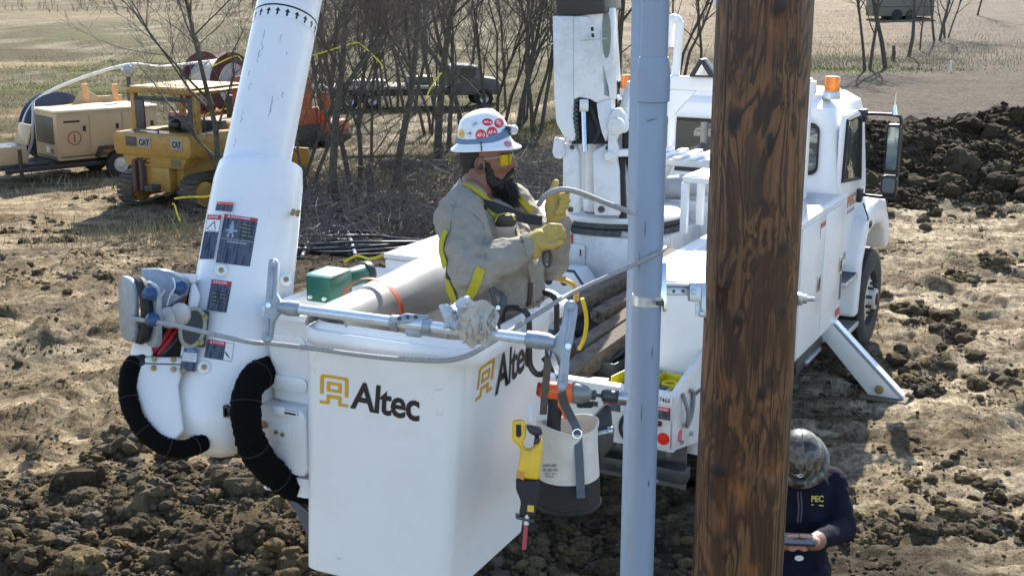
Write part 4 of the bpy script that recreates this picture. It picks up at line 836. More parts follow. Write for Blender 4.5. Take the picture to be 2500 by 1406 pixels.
for s in (1, -1):
    d = tp('cab_door', G().prism([(4.78, 1.02), (5.72, 1.02), (5.80, 1.5), (5.74, 1.85), (5.58, 2.50), (5.40, 2.56), (4.86, 2.56), (4.78, 2.4)], s * 1.06, s * 1.098, axis=0), TRUCKW, cab, bevel=.012)
    w = G().prism([(4.86, 1.92), (5.66, 1.84), (5.50, 2.46), (5.40, 2.50), (4.92, 2.50)], s * 1.09, s * 1.106, axis=0); tp('door_window', w, GLASS, d, bevel=.01)
    tp('window_seal', G().tube([(s * 1.104, y, z) for y, z in ((4.86, 1.92), (5.66, 1.84), (5.50, 2.46), (5.40, 2.50), (4.92, 2.50))], .022, 6, closed=True), BLACKR, d, bevel=0)
    tp('door_vent', G().prism(rrect(.045, .16, .045, 5, 4.98, 1.48), s * 1.10, s * 1.106, axis=0), BLACKP, d, bevel=0)
    g = G(); put_text(g, 'PEC', lambda x, y: (s * 1.103, 5.18 + .34 * (x if s > 0 else 1 - x), 1.60 + .12 * y), 0, .04); g.bx(s * 1.102, s * 1.104, 5.2, 5.5, 1.54, 1.57, 1); g.bx(s * 1.102, s * 1.104, 4.95, 5.25, 1.08, 1.15, 1)
    tp('door_logo', g, [mat('faded_orange_logo', (.50, .20, .10), .5), mat('grey_lettering', (.30, .30, .32), .5)], d, bevel=0)
    for zz, dx in ((.92, .16), (.42, .20)):
        stp = tp('cab_step', B(s * .95, s * (1.06 + dx), 4.82, 5.34, zz - .05, zz), ALUM, cab, bevel=.008)
        for i in range(6): tp('step_rib', B(s * .98, s * (1.05 + dx), 4.86 + i * .085, 4.89 + i * .085, zz + .001, zz + .008), DARKST, stp, bevel=0)
    tp('step_skirt', B(s * .90, s * 1.05, 4.80, 5.36, .30, 1.0), mat('tan_step_skirt', (.55, .52, .47), .6), cab)
    f = G()
    prof = [(5.30, .45), (5.36, 1.0), (5.48, 1.36), (5.75, 1.55), (6.1, 1.60), (6.5, 1.52), (6.78, 1.24), (6.88, .95), (6.72, .90), (6.60, 1.12), (6.35, 1.26), (6.02, 1.30), (5.68, 1.24), (5.52, 1.0), (5.46, .45)]
    f.prism(prof, s * .80, s * 1.23, axis=0); tp('fender', f, TRUCKW, cab, bevel=.05, seg=3)
    hl = tp('fender_marker', G().sphere((s * 1.22, 5.72, 1.36), (.03, .07, .05), 10), BLACKP, cab, bevel=0)
    tp('marker_arm', G().tube([(s * 1.20, 5.7, 1.38), (s * 1.24, 5.55, 1.45), (s * 1.2, 5.45, 1.62)], .008, 5), BLACKP, hl, bevel=0)
    # mirror
    MIRR = mat('mirror_glass', (.16, .19, .19), .06, .9, .05)  # dark tint stands in for dark surroundings reflected in the mirror
    mr = tp('mirror_arm', G().tube(catmull([(s * 1.08, 5.62, 2.50), (s * 1.30, 5.68, 2.50), (s * 1.42, 5.7, 2.49), (s * 1.47, 5.7, 2.42), (s * 1.47, 5.7, 2.0), (s * 1.46, 5.7, 1.72), (s * 1.42, 5.7, 1.665), (s * 1.25, 5.66, 1.665), (s * 1.1, 5.64, 1.68)], 5), .018, 8), BLACKP, cab, bevel=0)
    mh = tp('mirror_housing', G().prism(rrect(.072, .245, .03, 3, s * 1.41, 2.165), 5.64, 5.73), BLACKP, mr, bevel=.015); tp('mirror_glass', G().prism(rrect(.052, .215, .02, 3, s * 1.41, 2.165), 5.632, 5.638), MIRR, mr, bevel=0)
    ms = tp('convex_mirror', G().prism(rrect(.082, .10, .04, 3, s * 1.40, 1.79), 5.64, 5.72), BLACKP, mr, bevel=.015); tp('convex_glass', G().prism(rrect(.062, .075, .03, 3, s * 1.40, 1.79), 5.632, 5.638), MIRR, mr, bevel=0)
    tp('mirror_bracket', B(s * 1.06, s * 1.14, 5.58, 5.68, 2.42, 2.55), BLACKP, mr, bevel=.01); tp('mirror_bracket', B(s * 1.06, s * 1.15, 5.58, 5.68, 1.60, 1.74), BLACKP, mr, bevel=.01)
    tp('antenna_stub', G().cyl((s * 1.40, 5.68, 2.5), (s * 1.40, 5.68, 2.60), .03, .012, 10).cyl((s * 1.40, 5.68, 2.6), (s * 1.40, 5.68, 2.72), .008, .006, 6), CHROME, mr, bevel=0)
tp('hood', G().loft([[(x, y, z + 1.0) for x, z in rrect(hx, hz, .14, 4, 0, zc)] for y, hx, hz, zc in ((6.1, .82, .42, .40), (6.9, .78, .38, .34), (7.5, .70, .32, .26), (7.6, .62, .26, .24))]), TRUCKW, cab, bevel=0, smooth=40)
tp('bumper', B(-.9, .9, 7.45, 7.62, .45, .75), DARKST)
tp('windshield', G().prism([(-.9, 1.8), (.9, 1.8), (.84, 2.45), (-.84, 2.45)], 6.13, 6.16), GLASS, cab, bevel=0)
def beacon(x, y, z, r, h):
    b = tp('beacon_base', G().lathe([(r * 1.15, 0), (r * 1.15, h * .35), (r * 1.05, h * .45), (.01, h * .46)], 24, T=Matrix.Translation((x, y, z))), STEEL, bevel=0)
    tp('beacon_lens', G().lathe([(r, h * .46), (r, h * 1.15), (r * .9, h * 1.25), (.01, h * 1.28)], 24, T=Matrix.Translation((x, y, z))), AMBER, b, bevel=0)
    return b
beacon(.93, 4.95, 2.70, .075, .17); beacon(-.28, 5.0, 2.735, .045, .09); beacon(-.86, 4.12, 2.72, .06, .16)
tp('beacon_plate', B(-1.0, -.46, 4.05, 4.2, 2.68, 2.715), TRUCKW)
# wheels
def wheel(x, y, s):
    T = Matrix.Translation((x, y, .50)) @ Matrix.Rotation(s * math.pi / 2, 4, 'Y')
    t = tp('tyre', G().lathe([(.30, -.12), (.40, -.14), (.49, -.13), (.52, -.10), (.52, .10), (.49, .13), (.40, .14), (.30, .12), (.29, 0)], 56, T=T, cap=False), mat('dusty_tyre', (.045, .043, .04), .9, 0, .5, 8), bevel=0, smooth=40)
    tr = G()
    for i in range(40):
        a = 2 * math.pi * i / 40
        for zz in (-.065, 0, .065): tr.box((.522 * math.cos(a + zz), .522 * math.sin(a + zz), zz), (.012, .05, .05), Matrix.Rotation(a + zz, 3, 'Z'), T=T)
    tp('tread', tr, BLACKR, t, bevel=0)
    tp('rim', G().lathe([(.305, .11), (.30, .06), (.24, .03), (.20, .10), (.12, .115), (.11, .18), (.02, .185)], 40, T=T, cap=False), mat('dusty_steel_rim', (.60, .56, .50), .5), t, bevel=0, smooth=40)
    for i in range(10):
        a = 2 * math.pi * i / 10; tp('lug_nut', G().cyl((.165 * math.cos(a), .165 * math.sin(a), .10), (.165 * math.cos(a), .165 * math.sin(a), .165), .018, n=6, T=T), DARKST, t, bevel=0)
    tp('hub', G().cyl((0, 0, .11), (0, 0, .20), .07, n=18, T=T), BLACKP, t, bevel=.006)
for s in (1, -1):
    wheel(s * 1.11, 6.02, s); wheel(s * 1.02, 1.65, s); wheel(s * .70, 1.65, s)
tp('axle', G().cyl((-1, 6.02, .5), (1, 6.02, .5), .07).cyl((-1, 1.65, .5), (1, 1.65, .5), .09), DARKST, bevel=0)
# outriggers
for s in (1, -1):
    o_ = tp('outrigger_leg', G().loft([[(s * x, 4.32 + y, z) for x, y, z in r] for r in ([(1.02, -.10, .66), (1.25, -.10, .66), (1.25, .10, .66), (1.02, .10, .66)], [(1.62, -.10, .02), (1.93, -.10, .02), (1.93, .10, .02), (1.62, .10, .02)])]), TRUCKW, bevel=.01)
    tp('outrigger_edge', G().tube([(s * 1.255, 4.225, .67), (s * 1.935, 4.225, .03)], .016, 6), STEEL, o_, bevel=0)
    tp('outrigger_pad', B(s * 1.55, s * 1.98, 4.12, 4.55, 0.0, .025), mat('muddy_steel_pad', (.14, .11, .08), .9), o_, bevel=.004)
    tp('pivot_bolt', G().cyl((s * 1.72, 4.225, .09), (s * 1.72, 4.19, .09), .04, n=14), RUST, o_, bevel=.004)
for y0 in (3.6, 2.6): tp('side_step', G().bx(.70, 1.18, y0, y0 + .5, .42, .46), ALUM, bevel=.006)
tp('fuel_tank', G().cyl((-.75, 3.0, .5), (-.75, 4.3, .5), .28, n=24), ALUM, bevel=.02)
tp('crossmember', B(.5, 1.16, 3.3, 4.2, .40, .60), DARKST)
# cargo on the deck
WOODB = mat('weathered_timber', (.12, .095, .072), .9, 0, .6, 14, .7, 60, dist=.01)
_tm = lambda x, y, z: TRM @ Vector((x, y, z))
for x0, y0, z0, x1, y1, z1, w, h, lb in ((-.02, .75, 1.42, .42, 2.1, 1.66, .13, .11, 'topmost weathered timber beam across the truck bed'), (.18, .22, 1.16, .60, 1.5, 1.50, .12, .12, 'split ended timber leaning over the tail tray'),
        (.34, .20, 1.15, .72, 1.4, 1.50, .13, .12, 'short dark timber beside the split ended one'),
        (.26, .95, 1.40, .58, 2.05, 1.60, .11, .10, 'grey timber lying just below the topmost beam')):
    a, b = _tm(x0, y0, z0), _tm(x1, y1, z1); F = frame((a + b) / 2, b - a, (0, 0, 1)); L = (b - a).length
    g = G().box((0, 0, 0), (L, w, h)).box((-L * .42, w * .3, h * .2), (L * .22, w * .45, h * .5), Matrix.Rotation(.12, 3, 'Z'))
    o = g.build('timber_beam', WOODB, bevel=.0015, seg=1, smooth=20); o.matrix_world = F; tag(o, lb, 'timber', 'timbers on the truck bed')
tb2 = thing('tool_holdall', 'black canvas holdall lying under the timbers on the truck bed', 'bag', TRM @ rz(.15, (.22, 1.25, 1.055)))
G().loft([[(x, y, z) for x, y in rrect(.30 * k, .36 * k, .10, 5)] for z, k in ((0, .94), (.03, 1.0), (.20, .98), (.29, .86), (.32, .6))]).build('bag_body', BLACKR, tb2, smooth=60)
for yy in (-.14, .14): G().tube(catmull([(-.27, yy, .2), (-.16, yy, .33), (0, yy, .42), (.16, yy, .33), (.27, yy, .2)], 5), .014, 8, flat=.4).build('bag_handle', DARKST, tb2)
cr2 = thing('steel_crate', 'dark open steel crate of tools beside the split timber on the truck bed', 'crate', TRM @ rz(-.1, (.42, .62, 1.055)))
G().bx(-.20, .20, -.14, .14, 0, .012).bx(-.20, -.19, -.14, .14, .012, .17).bx(.19, .20, -.14, .14, .012, .17).bx(-.19, .19, -.14, -.13, .012, .17).bx(-.19, .19, .13, .14, .012, .17).build('crate_shell', DARKST, cr2, bevel=.003)
for k_, (xx, yy, aa) in enumerate(((-.1, 0, .3), (.02, .03, -.2), (.1, -.04, .1))): G().tube([(xx - .06, yy - .08, .08), (xx, yy, .14), (xx + .07 * math.cos(aa), yy + .10, .22)], .018, 8).build('tool_handle', (ORANGE, STEEL, BLACKP)[k_], cr2)
rc2 = thing('rope_coil', 'coil of dirty pale rope hanging on the valve box front', 'rope', TRM @ Matrix.Translation((-.12, TY - 1.05, 1.20)))
for k_ in range(3): G().tube([((.11 + .012 * k_) * math.cos(6.283 * i / 24), -.02 * k_ + .01 * math.sin(i), (.14 + .01 * k_) * math.sin(6.283 * i / 24)) for i in range(24)], .011, 7, closed=True).build('rope_loop', ROPE, rc2, smooth=60)
def tray_bin(x, y, rot, lb, content):
    t = thing('parts_bin', lb, 'bin', TRM @ rz(R_(rot), (x, y, 1.087)))
    w, l, h = .10, .17, .13
    g = G().bx(-w, w, -l, l, 0, .008).bx(-w, -w + .008, -l, l, .008, h).bx(w - .008, w, -l, l, .008, h).bx(-w + .008, w - .008, l - .008, l, .008, h).prism([(-l, .008), (-l + .008, .008), (-l - .03, h * .55), (-l - .038, h * .55)], -w + .008, w - .008, axis=0)
    g.build('bin_shell', YELLOWB, t, bevel=.003)
    G().sphere((0, -.02, .05), (.055, .07, .045), 12).build('contents', content, t); G().tube([(.05 * math.cos(i * .7), .06 + .05 * math.sin(i * .7), .09) for i in range(9)], .014, 6, closed=True).build('tape_roll', YELLOWB, t)
tray_bin(.80, .38, -8, 'yellow parts bin behind the tin can in the tail tray', BLACKP); tray_bin(1.04, .31, -8, 'yellow parts bin nearest the side wall of the tail tray, holding a blue part', BLUEP)
g = G().lathe([(.075, 0), (.075, .05), (.070, .055), (.070, .15), (.075, .155), (.055, .155), (.05, .05)], 26); o = g.build('tin_can', [mat('tan_tin_can', (.45, .36, .24), .35, .2, .5, 12)], None); o.matrix_world = TRM @ Matrix.Translation((.985, .085, 1.087)); tag(o, 'dirty tan and black can standing at the tail tray edge', 'can')
g = G().bx(-.10, .10, -.06, .06, 0, .09).bx(-.06, .06, -.062, -.06, .03, .07); o = g.build('tool_case', mat('grey_case', (.22, .24, .27), .5), bevel=.01); o.matrix_world = TRM @ rz(.2, (.55, .22, 1.087)); tag(o, 'small grey tool case in the middle of the tail tray', 'case')
g = G().bx(-.16, .16, -.10, .10, 0, .16).prism(rrect(.012, .012, .01, 4, 0, .19), -.101, -.1, mi=1).bx(-.09, .09, -.104, -.1, .05, .12, 1); o = g.build('meter_box', [mat('pale_grey_box', (.62, .65, .68), .45), BLUEL]); o.matrix_world = TRM @ rz(0, (-.05, .18, 1.087)); tag(o, 'pale grey plastic box at the back corner of the tail tray', 'box')
tray = B(-.35, .75, .075, .16, 1.087, 1.15); tray.build('tray_channel', mat('pale_blue_grey_channel', (.50, .58, .66), .45, .2), truck, bevel=.01)
g = G().tube(catmull([_tm(.2, 1.0, 1.1), _tm(.1, .8, 1.3), _tm(.3, .6, 1.25), _tm(.45, .8, 1.15), _tm(.3, 1.1, 1.2)], 6), .03, 8); tag(g.build('cable_bundle', BLACKR), 'black cable bundle under the timbers on the truck bed', 'cable')
g = G()
rg = random.Random(9)
for i in range(26): g.box(_tm(rg.uniform(-.5, .6), rg.uniform(.6, 2.0), rg.uniform(1.06, 1.18)), (rg.uniform(.05, .3), rg.uniform(.04, .2), rg.uniform(.03, .1)), Matrix.Rotation(rg.random() * 3, 3, 'Z') @ Matrix.Rotation(rg.uniform(-.3, .3), 3, 'X'), rg.randrange(4))
o = g.build('bed_clutter', [DARKST, BLACKR, PWHITE, WOODB], bevel=.004); o['kind'] = 'stuff'; o['label'] = 'scraps of hardware and packing lying on the truck bed'; o['category'] = 'scraps'
g = G().tube(catmull([_tm(.02, .3, 1.18), _tm(.08, .2, 1.30), _tm(.2, -.04, 1.22), _tm(.3, -.08, 1.12)], 4), .012, 6); tag(g.build('wood_stick', mat('pale_wood', (.62, .50, .32), .7)), 'pale thin stick poking over the truck tail', 'stick')
# ------------------------------------------------------------------ upper boom with its tip housing (local: x right, y away, z up the boom)
_b, _t = at(500, 1000, 4.65), at(705, 0, 5.15); _z = _t - _b
BOF = frame(_b, ray(600, 500).cross(_z), _z)
FWD = Vector((0, math.cos(PITCH), -math.sin(PITCH)))
boom = thing('upper_boom', 'white fibreglass upper boom with danger decals and black hoses at its tip', 'boom', BOF)
bq = lambda px, py, y=-.17: hit(px, py, BOF, 1, y)
def bpart(name, g, m, parent=None, bevel=0.0, **k): return g.build(name, m, parent or boom, bevel=bevel, **k)
def pp(g, poly, d, th, mi=0):
    a = [at(x, y, d) for x, y in poly]; return g.loft([a, [p + FWD * th for p in a]], True, mi)
fib = bpart('boom_tube', G().loft([[(.005 + .133 * k * math.cos(a), .02 + .133 * k * math.sin(a), z) for a in [2 * math.pi * i / 48 for i in range(48)]] for z, k in ((.70, 1.02), (1.2, 1.0), (1.9, .985), (4.6, .93))]), SCUFFW)
rgs = random.Random(8)
for (px, py, L) in ((640, 105, 60), (632, 135, 30), (612, 205, 14), (685, 95, 16), (700, 130, 8), (610, 170, 12), (660, 265, 45), (592, 280, 25), (690, 230, 14), (575, 340, 20)):
    q0 = bq(px, py, -.113); g = G(); w = .0022
    for i in range(5):
        u = (i / 4 - .5) * L / 620; x = q0.x + rgs.gauss(0, .002); y = .02 - math.sqrt(max(.1335 ** 2 - (x - .005) ** 2, 1e-6)); g.add([(x - w * rgs.random(), y - .0006, q0.z + u), (x + w * rgs.random(), y - .0006, q0.z + u), (x + w * rgs.random(), y - .0006, q0.z + u + L / 2600), (x - w * rgs.random(), y - .0006, q0.z + u + L / 2600)], [(0, 1, 2, 3)])
    o_ = bpart('scuff_marks', g, mat('scuff_grey', (.30, .33, .37), .6), fib, smooth=0); o_['kind'] = 'stuff'
rings = []
for z, xl, xr, hy, r in ((1.005, -.115, .165, .155, .13), (.995, -.140, .190, .180, .15), (.93, -.147, .203, .19, .16), (.70, -.143, .226, .19, .155), (.47, -.134, .244, .19, .15), (.13, -.131, .256, .19, .14), (.02, -.128, .242, .19, .14), (-.05, -.118, .212, .18, .14), (-.105, -.09, .18, .16, .12), (-.145, -.05, .14, .12, .09), (-.158, .0, .10, .08, .05)):
    rings.append([(x, y + .02, z + .10 * (x - .03) * (z > .9)) for x, y in rrect((xr - xl) / 2, hy, min(r, hy - .01, (xr - xl) / 2 - .005), 8, (xl + xr) / 2, 0)])
slv = bpart('boom_sleeve', G().loft(rings), WHITE, smooth=60)
# arrow band round the tube
g = G(); cx, cy = .005, .02
def band(g, z0, z1, r, a0, a1, mi, n=48): g.loft([[(cx + r * math.cos(a0 + (a1 - a0) * i / n), cy + r * math.sin(a0 + (a1 - a0) * i / n), z) for i in range(n + 1)] for z in (z0, z1)], False, mi, closed=False)
zb = bq(690, 12, -.11).z
band(g, zb - .004, zb + .003, .1335, 0, 6.283, 0); bpart('band_line', g, INK, fib)
g = G(); band(g, zb - .055, zb - .006, .1332, 0, 6.283, 0); bpart('band_label', g, mat('clear_label', (.78, .79, .80), .25, 0, .02), fib)
for i in range(14):
    a = -math.pi / 2 + (i - 7) * .30; g = G()
    for x0, x1, z0, z1 in ((-.0045, .0045, -.042, -.028),): pass
    P = lambda u, v: (cx + .1342 * math.cos(a + u / .134), cy + .1342 * math.sin(a + u / .134), zb + v)
    g.add([P(-.004, -.047), P(.004, -.047), P(.004, -.030), P(.011, -.030), P(0, -.014), P(-.011, -.030), P(-.004, -.030)], [(0, 1, 2, 3, 4, 5, 6)])
    bpart('band_arrow', g, INK, fib)
# head box left of the sleeve with its opening
def plate(poly, y0, y1): return [((q := bq(px, py)).x, q.z) for px, py in poly]
hb = bpart('head_box', G().prism(plate([(405, 680), (470, 680), (440, 1040), (420, 1066), (388, 1056), (352, 1005), (328, 930), (320, 868), (348, 775)], 0, 0), -.10, .15), mat('interior_shade', (.03, .028, .028), .8), bevel=.02)  # core coloured near black for the shade inside the opening
for nm, poly in (('head_box_frame', [(400, 664), (432, 688), (388, 780), (369, 830), (374, 868), (316, 868), (344, 768)]), ('head_box_frame', [(400, 664), (484, 666), (478, 690), (432, 688)]), ('head_box_frame', [(478, 690), (466, 690), (440, 868), (455, 868), (490, 720)]),
                 ('head_box_skirt', [(316, 869), (455, 869), (436, 940), (450, 1050), (425, 1075), (385, 1064), (350, 1012), (325, 935)])):
    bpart(nm, G().prism(plate(poly, 0, 0), -.165, .17), WHITE, hb, bevel=.012, seg=3)
bpart('red_valve_block', G().prism(plate([(432, 690), (464, 690), (452, 755), (425, 745)], 0, 0), -.14, -.09), mat('dull_red_paint', (.38, .04, .025), .45), hb, bevel=.01)
for k, (xa, ya, xb, yb) in enumerate(((372, 862, 425, 790), (385, 866, 438, 795), (395, 868, 442, 815))):
    a, b = bq(xa, ya, -.11), bq(xb, yb, -.13); bpart('hydraulic_line', G().tube([a, lerp(a, b, .5) + Vector((.004, -.01, 0)), b], .009, 8), (RED, RED, DARKST)[k], hb)
bpart('seam', G().tube([bq(320, 886, -.167), bq(450, 890, -.167)], .0025, 5), DARKST, hb)
for px, py in ((377, 877), (424, 878), (375, 899), (424, 902), (447, 905)): q = bq(px, py, -.166); bpart('bolt', G().cyl(q, q + Vector((0, -.012, 0)), .011, n=6), RUST, hb, bevel=.002)
for px, py in ((540, 661), (498, 897), (698, 684)):
    q = bq(px, py, -.171); w = bpart('washer', G().cyl(q, q + Vector((0, -.006, 0)), .024, .022, 22), WHITE, slv, bevel=.002); bpart('bolt_head', G().cyl(q + Vector((0, -.006, 0)), q + Vector((0, -.014, 0)), .011, n=6), RUST, w, bevel=.002)
for px, py in ((716, 517), (727, 519), (695, 686), (706, 688)): q = bq(px, py, -.155); bpart('stud', G().cyl(q + Vector((0, .03, 0)), q + Vector((0, -.012, 0)), .009, n=6), RUST, slv)
# decals
def decal(name, corners, kind, label=None):
    """corners in px: top left, top right, bottom right, bottom left, laid on the flat front of the sleeve"""
    c = [bq(*p) for p in corners]; y = -.1708
    def P(u, v, o=0):
        a = c[3].lerp(c[2], u); b = c[0].lerp(c[1], u); q = a.lerp(b, v); return (q.x, y - o, q.z)
    g = G()
    def rect(u0, u1, v0, v1, mi, o): g.add([P(u0, v0, o), P(u1, v0, o), P(u1, v1, o), P(u0, v1, o)], [(0, 1, 2, 3)], mi)
    rect(0, 1, 0, 1, 0, .0006)
    hd = {'big': .93, 'tall': .90, 'small': .72, 'chart': .86, 'wide': .78, 'notice': .80}[kind]
    if kind != 'notice':
        rect(.01, .99 if kind != 'wide' else .68, hd, .99, 2, .0012)
        if kind != 'small': put_text(g, 'DANGER', lambda x, yy: P(.22 + (.56 if kind != 'wide' else .40) * x, hd + (1 - hd) * (.25 + .5 * yy), .0018), 3, .012)
        g.add([P(.10, hd + (1 - hd) * .25, .0018), P(.19, hd + (1 - hd) * .25, .0018), P(.145, hd + (1 - hd) * .78, .0018)], [(0, 1, 2)], 3)
    else: rect(.02, .98, .84, .99, 5, .0012); rect(.02, .98, .42, .83, 6, .0012); put_text(g, 'NOTICE', lambda x, yy: P(.25 + .5 * x, .875 + .07 * yy, .0018), 3, .012)
    if kind == 'big':
        rect(.03, .97, .50, .505, 3, .0012); rect(.52, .95, .55, .88, 1, .0012); put_text(g, 'ELECTROCUTION HAZARD', lambda x, yy: P(.22 + .56 * x, .44 + .025 * yy, .0014), 3, .01)
        for u0, u1, v0, v1 in ((.22, .34, .62, .80), (.12, .22, .66, .70), (.34, .46, .66, .70), (.25, .31, .80, .88), (.18, .24, .54, .62), (.32, .38, .54, .62)): rect(u0, u1, v0, v1, 4, .0014)
    if kind == 'tall': rect(.03, .97, .62, .89, 3, .0012); rect(.2, .8, .64, .65, 0, .0016); g.add([P(.1, .68, .0016), P(.14, .66, .0016), P(.6, .84, .0016), P(.56, .86, .0016)], [(0, 1, 2, 3)], 0); g.add([P(.55, .85, .0016), P(.60, .86, .0016), P(.75, .68, .0016), P(.70, .67, .0016)], [(0, 1, 2, 3)], 0)
    if kind == 'chart': rect(.18, .82, .20, .66, 1, .0012)
    if kind == 'wide': rect(.69, .985, .02, .98, 3, .0012); g.add([P(.75, .35, .0016), P(.80, .33, .0016), P(.93, .18, .0016), P(.90, .15, .0016)], [(0, 1, 2, 3)], 0); g.add([P(.72, .5, .0016), P(.86, .28, .0016), P(.82, .22, .0016), P(.70, .42, .0016)], [(0, 1, 2, 3)], 0)
    o = bpart(name, g, [DECALD, DECALY, RED if kind != 'small' else mat('warning_orange', (.75, .12, .05), .4), PWHITE, mat('pale_diagram', (.30, .36, .44), .5), BLUEL, DECALW], slv, smooth=0)
    if label: o['label'] = label
decal('warning_decal', [(530, 492), (571, 495), (566, 518), (525, 514)], 'small', 'small orange headed warning decal')
decal('warning_decal', [(507, 524), (541, 526), (522, 633), (487, 633)], 'tall', 'narrow danger decal with white diagram')
decal('warning_decal', [(548, 523), (630, 534), (610, 651), (527, 641)], 'big', 'large danger decal with diagram and small print')
decal('warning_decal', [(517, 682), (566, 688), (553, 763), (504, 757)], 'chart', 'danger decal with yellow chart')
decal('warning_decal', [(507, 828), (572, 838), (566, 883), (498, 872)], 'wide', 'wide danger decal with white picture strip')
decal('notice_decal', [(449, 850), (484, 853), (476, 908), (439, 904)], 'notice', 'blue headed notice decal')
# green oval flange
gf = bpart('green_flange', G().prism(plate([(462, 758), (474, 756), (512, 764), (508, 800), (499, 850), (462, 840), (446, 822), (443, 795), (448, 772)], 0, 0), -.21, -.16), GREEND, bevel=.008)
cq = bq(470, 800, -.213); el = [(cq.x + .042 * math.cos(a), cq.y, cq.z + .072 * math.sin(a)) for a in [2 * math.pi * i / 30 for i in range(30)]]
bpart('flange_ring', G().tube(el, .008, 8, closed=True), mat('pale_ring', (.34, .34, .27), .6), gf); bpart('flange_bore', G().loft([[(cq.x + (p[0] - cq.x) * .86, cq.y - .003, cq.z + (p[2] - cq.z) * .86) for p in el], [(cq.x + (p[0] - cq.x) * .5, cq.y + .03, cq.z + (p[2] - cq.z) * .5) for p in el]]), mat('bore_metal', (.05, .05, .04), .5, .1), gf)
for px, py in ((500, 776), (490, 836)): q = bq(px, py, -.21); bpart('flange_bolt', G().cyl(q, q + Vector((0, -.012, 0)), .013, n=6), RUST, gf, bevel=.002)
# rope sheave bracket on the left
sh = G(); SF = frame(at(345, 760, 4.42), Matrix.Rotation(R_(-52), 3, 'Z') @ Vector((1, 0, 0)), (0.08, 0, 1))
shb = bpart('sheave_bracket', pp(G(), [(343, 655), (385, 655), (420, 665), (452, 682), (448, 720), (400, 760), (352, 750)], 4.52, .10), CAST, bevel=.008, world=True)
for k, (dx, dz, sc) in enumerate(((-.055, .0, 1.0), (.02, -.01, 1.0))):
    bpart('sheave_plate', G().prism([(x * sc + dx, z * sc + dz) for x, z in [(p[0], p[1]) for p in rrect(.075, .118, .055, 5)]], -.035 + .055 * k, -.015 + .055 * k, T=SF @ Matrix.Translation((.0, .0, .0))), CAST, shb, bevel=.005, world=True)
bpart('sheave_roller', G().tube([(.07 * math.cos(a) - .02, 0.0, .105 * math.sin(a)) for a in [2 * math.pi * i / 26 for i in range(26)]], .022, 8, closed=True, T=SF), BLACKR, shb, world=True)
for px, py, d in ((365, 717, 4.34), (440, 703, 4.46), (372, 780, 4.32)):
    kb = bpart('blue_knob', G().lathe([(.012, -.022), (.024, -.020), (.027, 0), (.024, .018), (.01, .022)], 8, T=Matrix.Translation(at(px, py, d)) @ Matrix.Rotation(1.2, 4, 'X') @ Matrix.Rotation(.5, 4, 'Y')), BLUEP, shb, world=True, smooth=40)
    bpart('knob_cap', G().cyl(at(px, py, d - .03), at(px, py, d - .02), .018, n=8), BLUEP, kb, world=True, bevel=.004)
for pts in ([(422, 678, 4.44), (427, 700, 4.42), (415, 722, 4.42), (408, 745, 4.43)], [(402, 708, 4.40), (392, 725, 4.40), (383, 742, 4.40)]): bpart('tie_wire', G().tube(catmull([at(*p) for p in pts], 4), .0028, 5), PWHITE, shb, world=True)
bpart('end_bolt', G().cyl(at(305, 703, 4.45), at(335, 705, 4.45), .010, n=8), CHROME, shb, world=True)
bpart('white_boot', G().sphere(at(415, 775, 4.5), (.05, .045, .04), 16).sphere(at(440, 768, 4.5), (.04, .04, .045), 14), mat('milky_plastic', (.58, .56, .52), .35), world=True)
# black hoses
def hose(name, pts, r, m=FUZZ, n=12, lumps=.04):
    P = catmull([at(*p) for p in pts], 10); rg = random.Random(3)
    o = bpart(name, G().tube(P, [r * (1 + rg.gauss(0, lumps)) for _ in P], n), m, world=True, smooth=70)
    for i in range(8, len(P) - 5, 14): t = (P[i + 1] - P[i - 1]).normalized(); bpart('cable_tie', G().tube([P[i] + (t.orthogonal().normalized() * math.cos(a) + t.cross(t.orthogonal().normalized()) * math.sin(a)) * (r * 1.03) for a in [6.283 * k / 16 for k in range(16)]], .002, 4, closed=True), BLACKR, o, world=True)
hose('hose_loop', [(342, 872, 4.52), (318, 905, 4.46), (312, 960, 4.42), (330, 1020, 4.40), (365, 1065, 4.40), (410, 1092, 4.42), (455, 1095, 4.46), (498, 1078, 4.52)], .034)
hose('hose_loop', [(655, 905, 4.62), (622, 925, 4.52), (602, 970, 4.46), (605, 1050, 4.44), (632, 1115, 4.50), (680, 1165, 4.58), (730, 1190, 4.66), (800, 1205, 4.80)], .056)
bpart('hose_fitting', G().cyl(at(336, 868, 4.50), at(345, 895, 4.50), .036, .04, 10), BLACKR, world=True, bevel=.006)
bpart('hose_clip', G().box(at(552, 1003, 4.50), (.02, .02, .045)).box(at(557, 1003, 4.5), (.03, .02, .035)), BLACKP, world=True, bevel=.004)

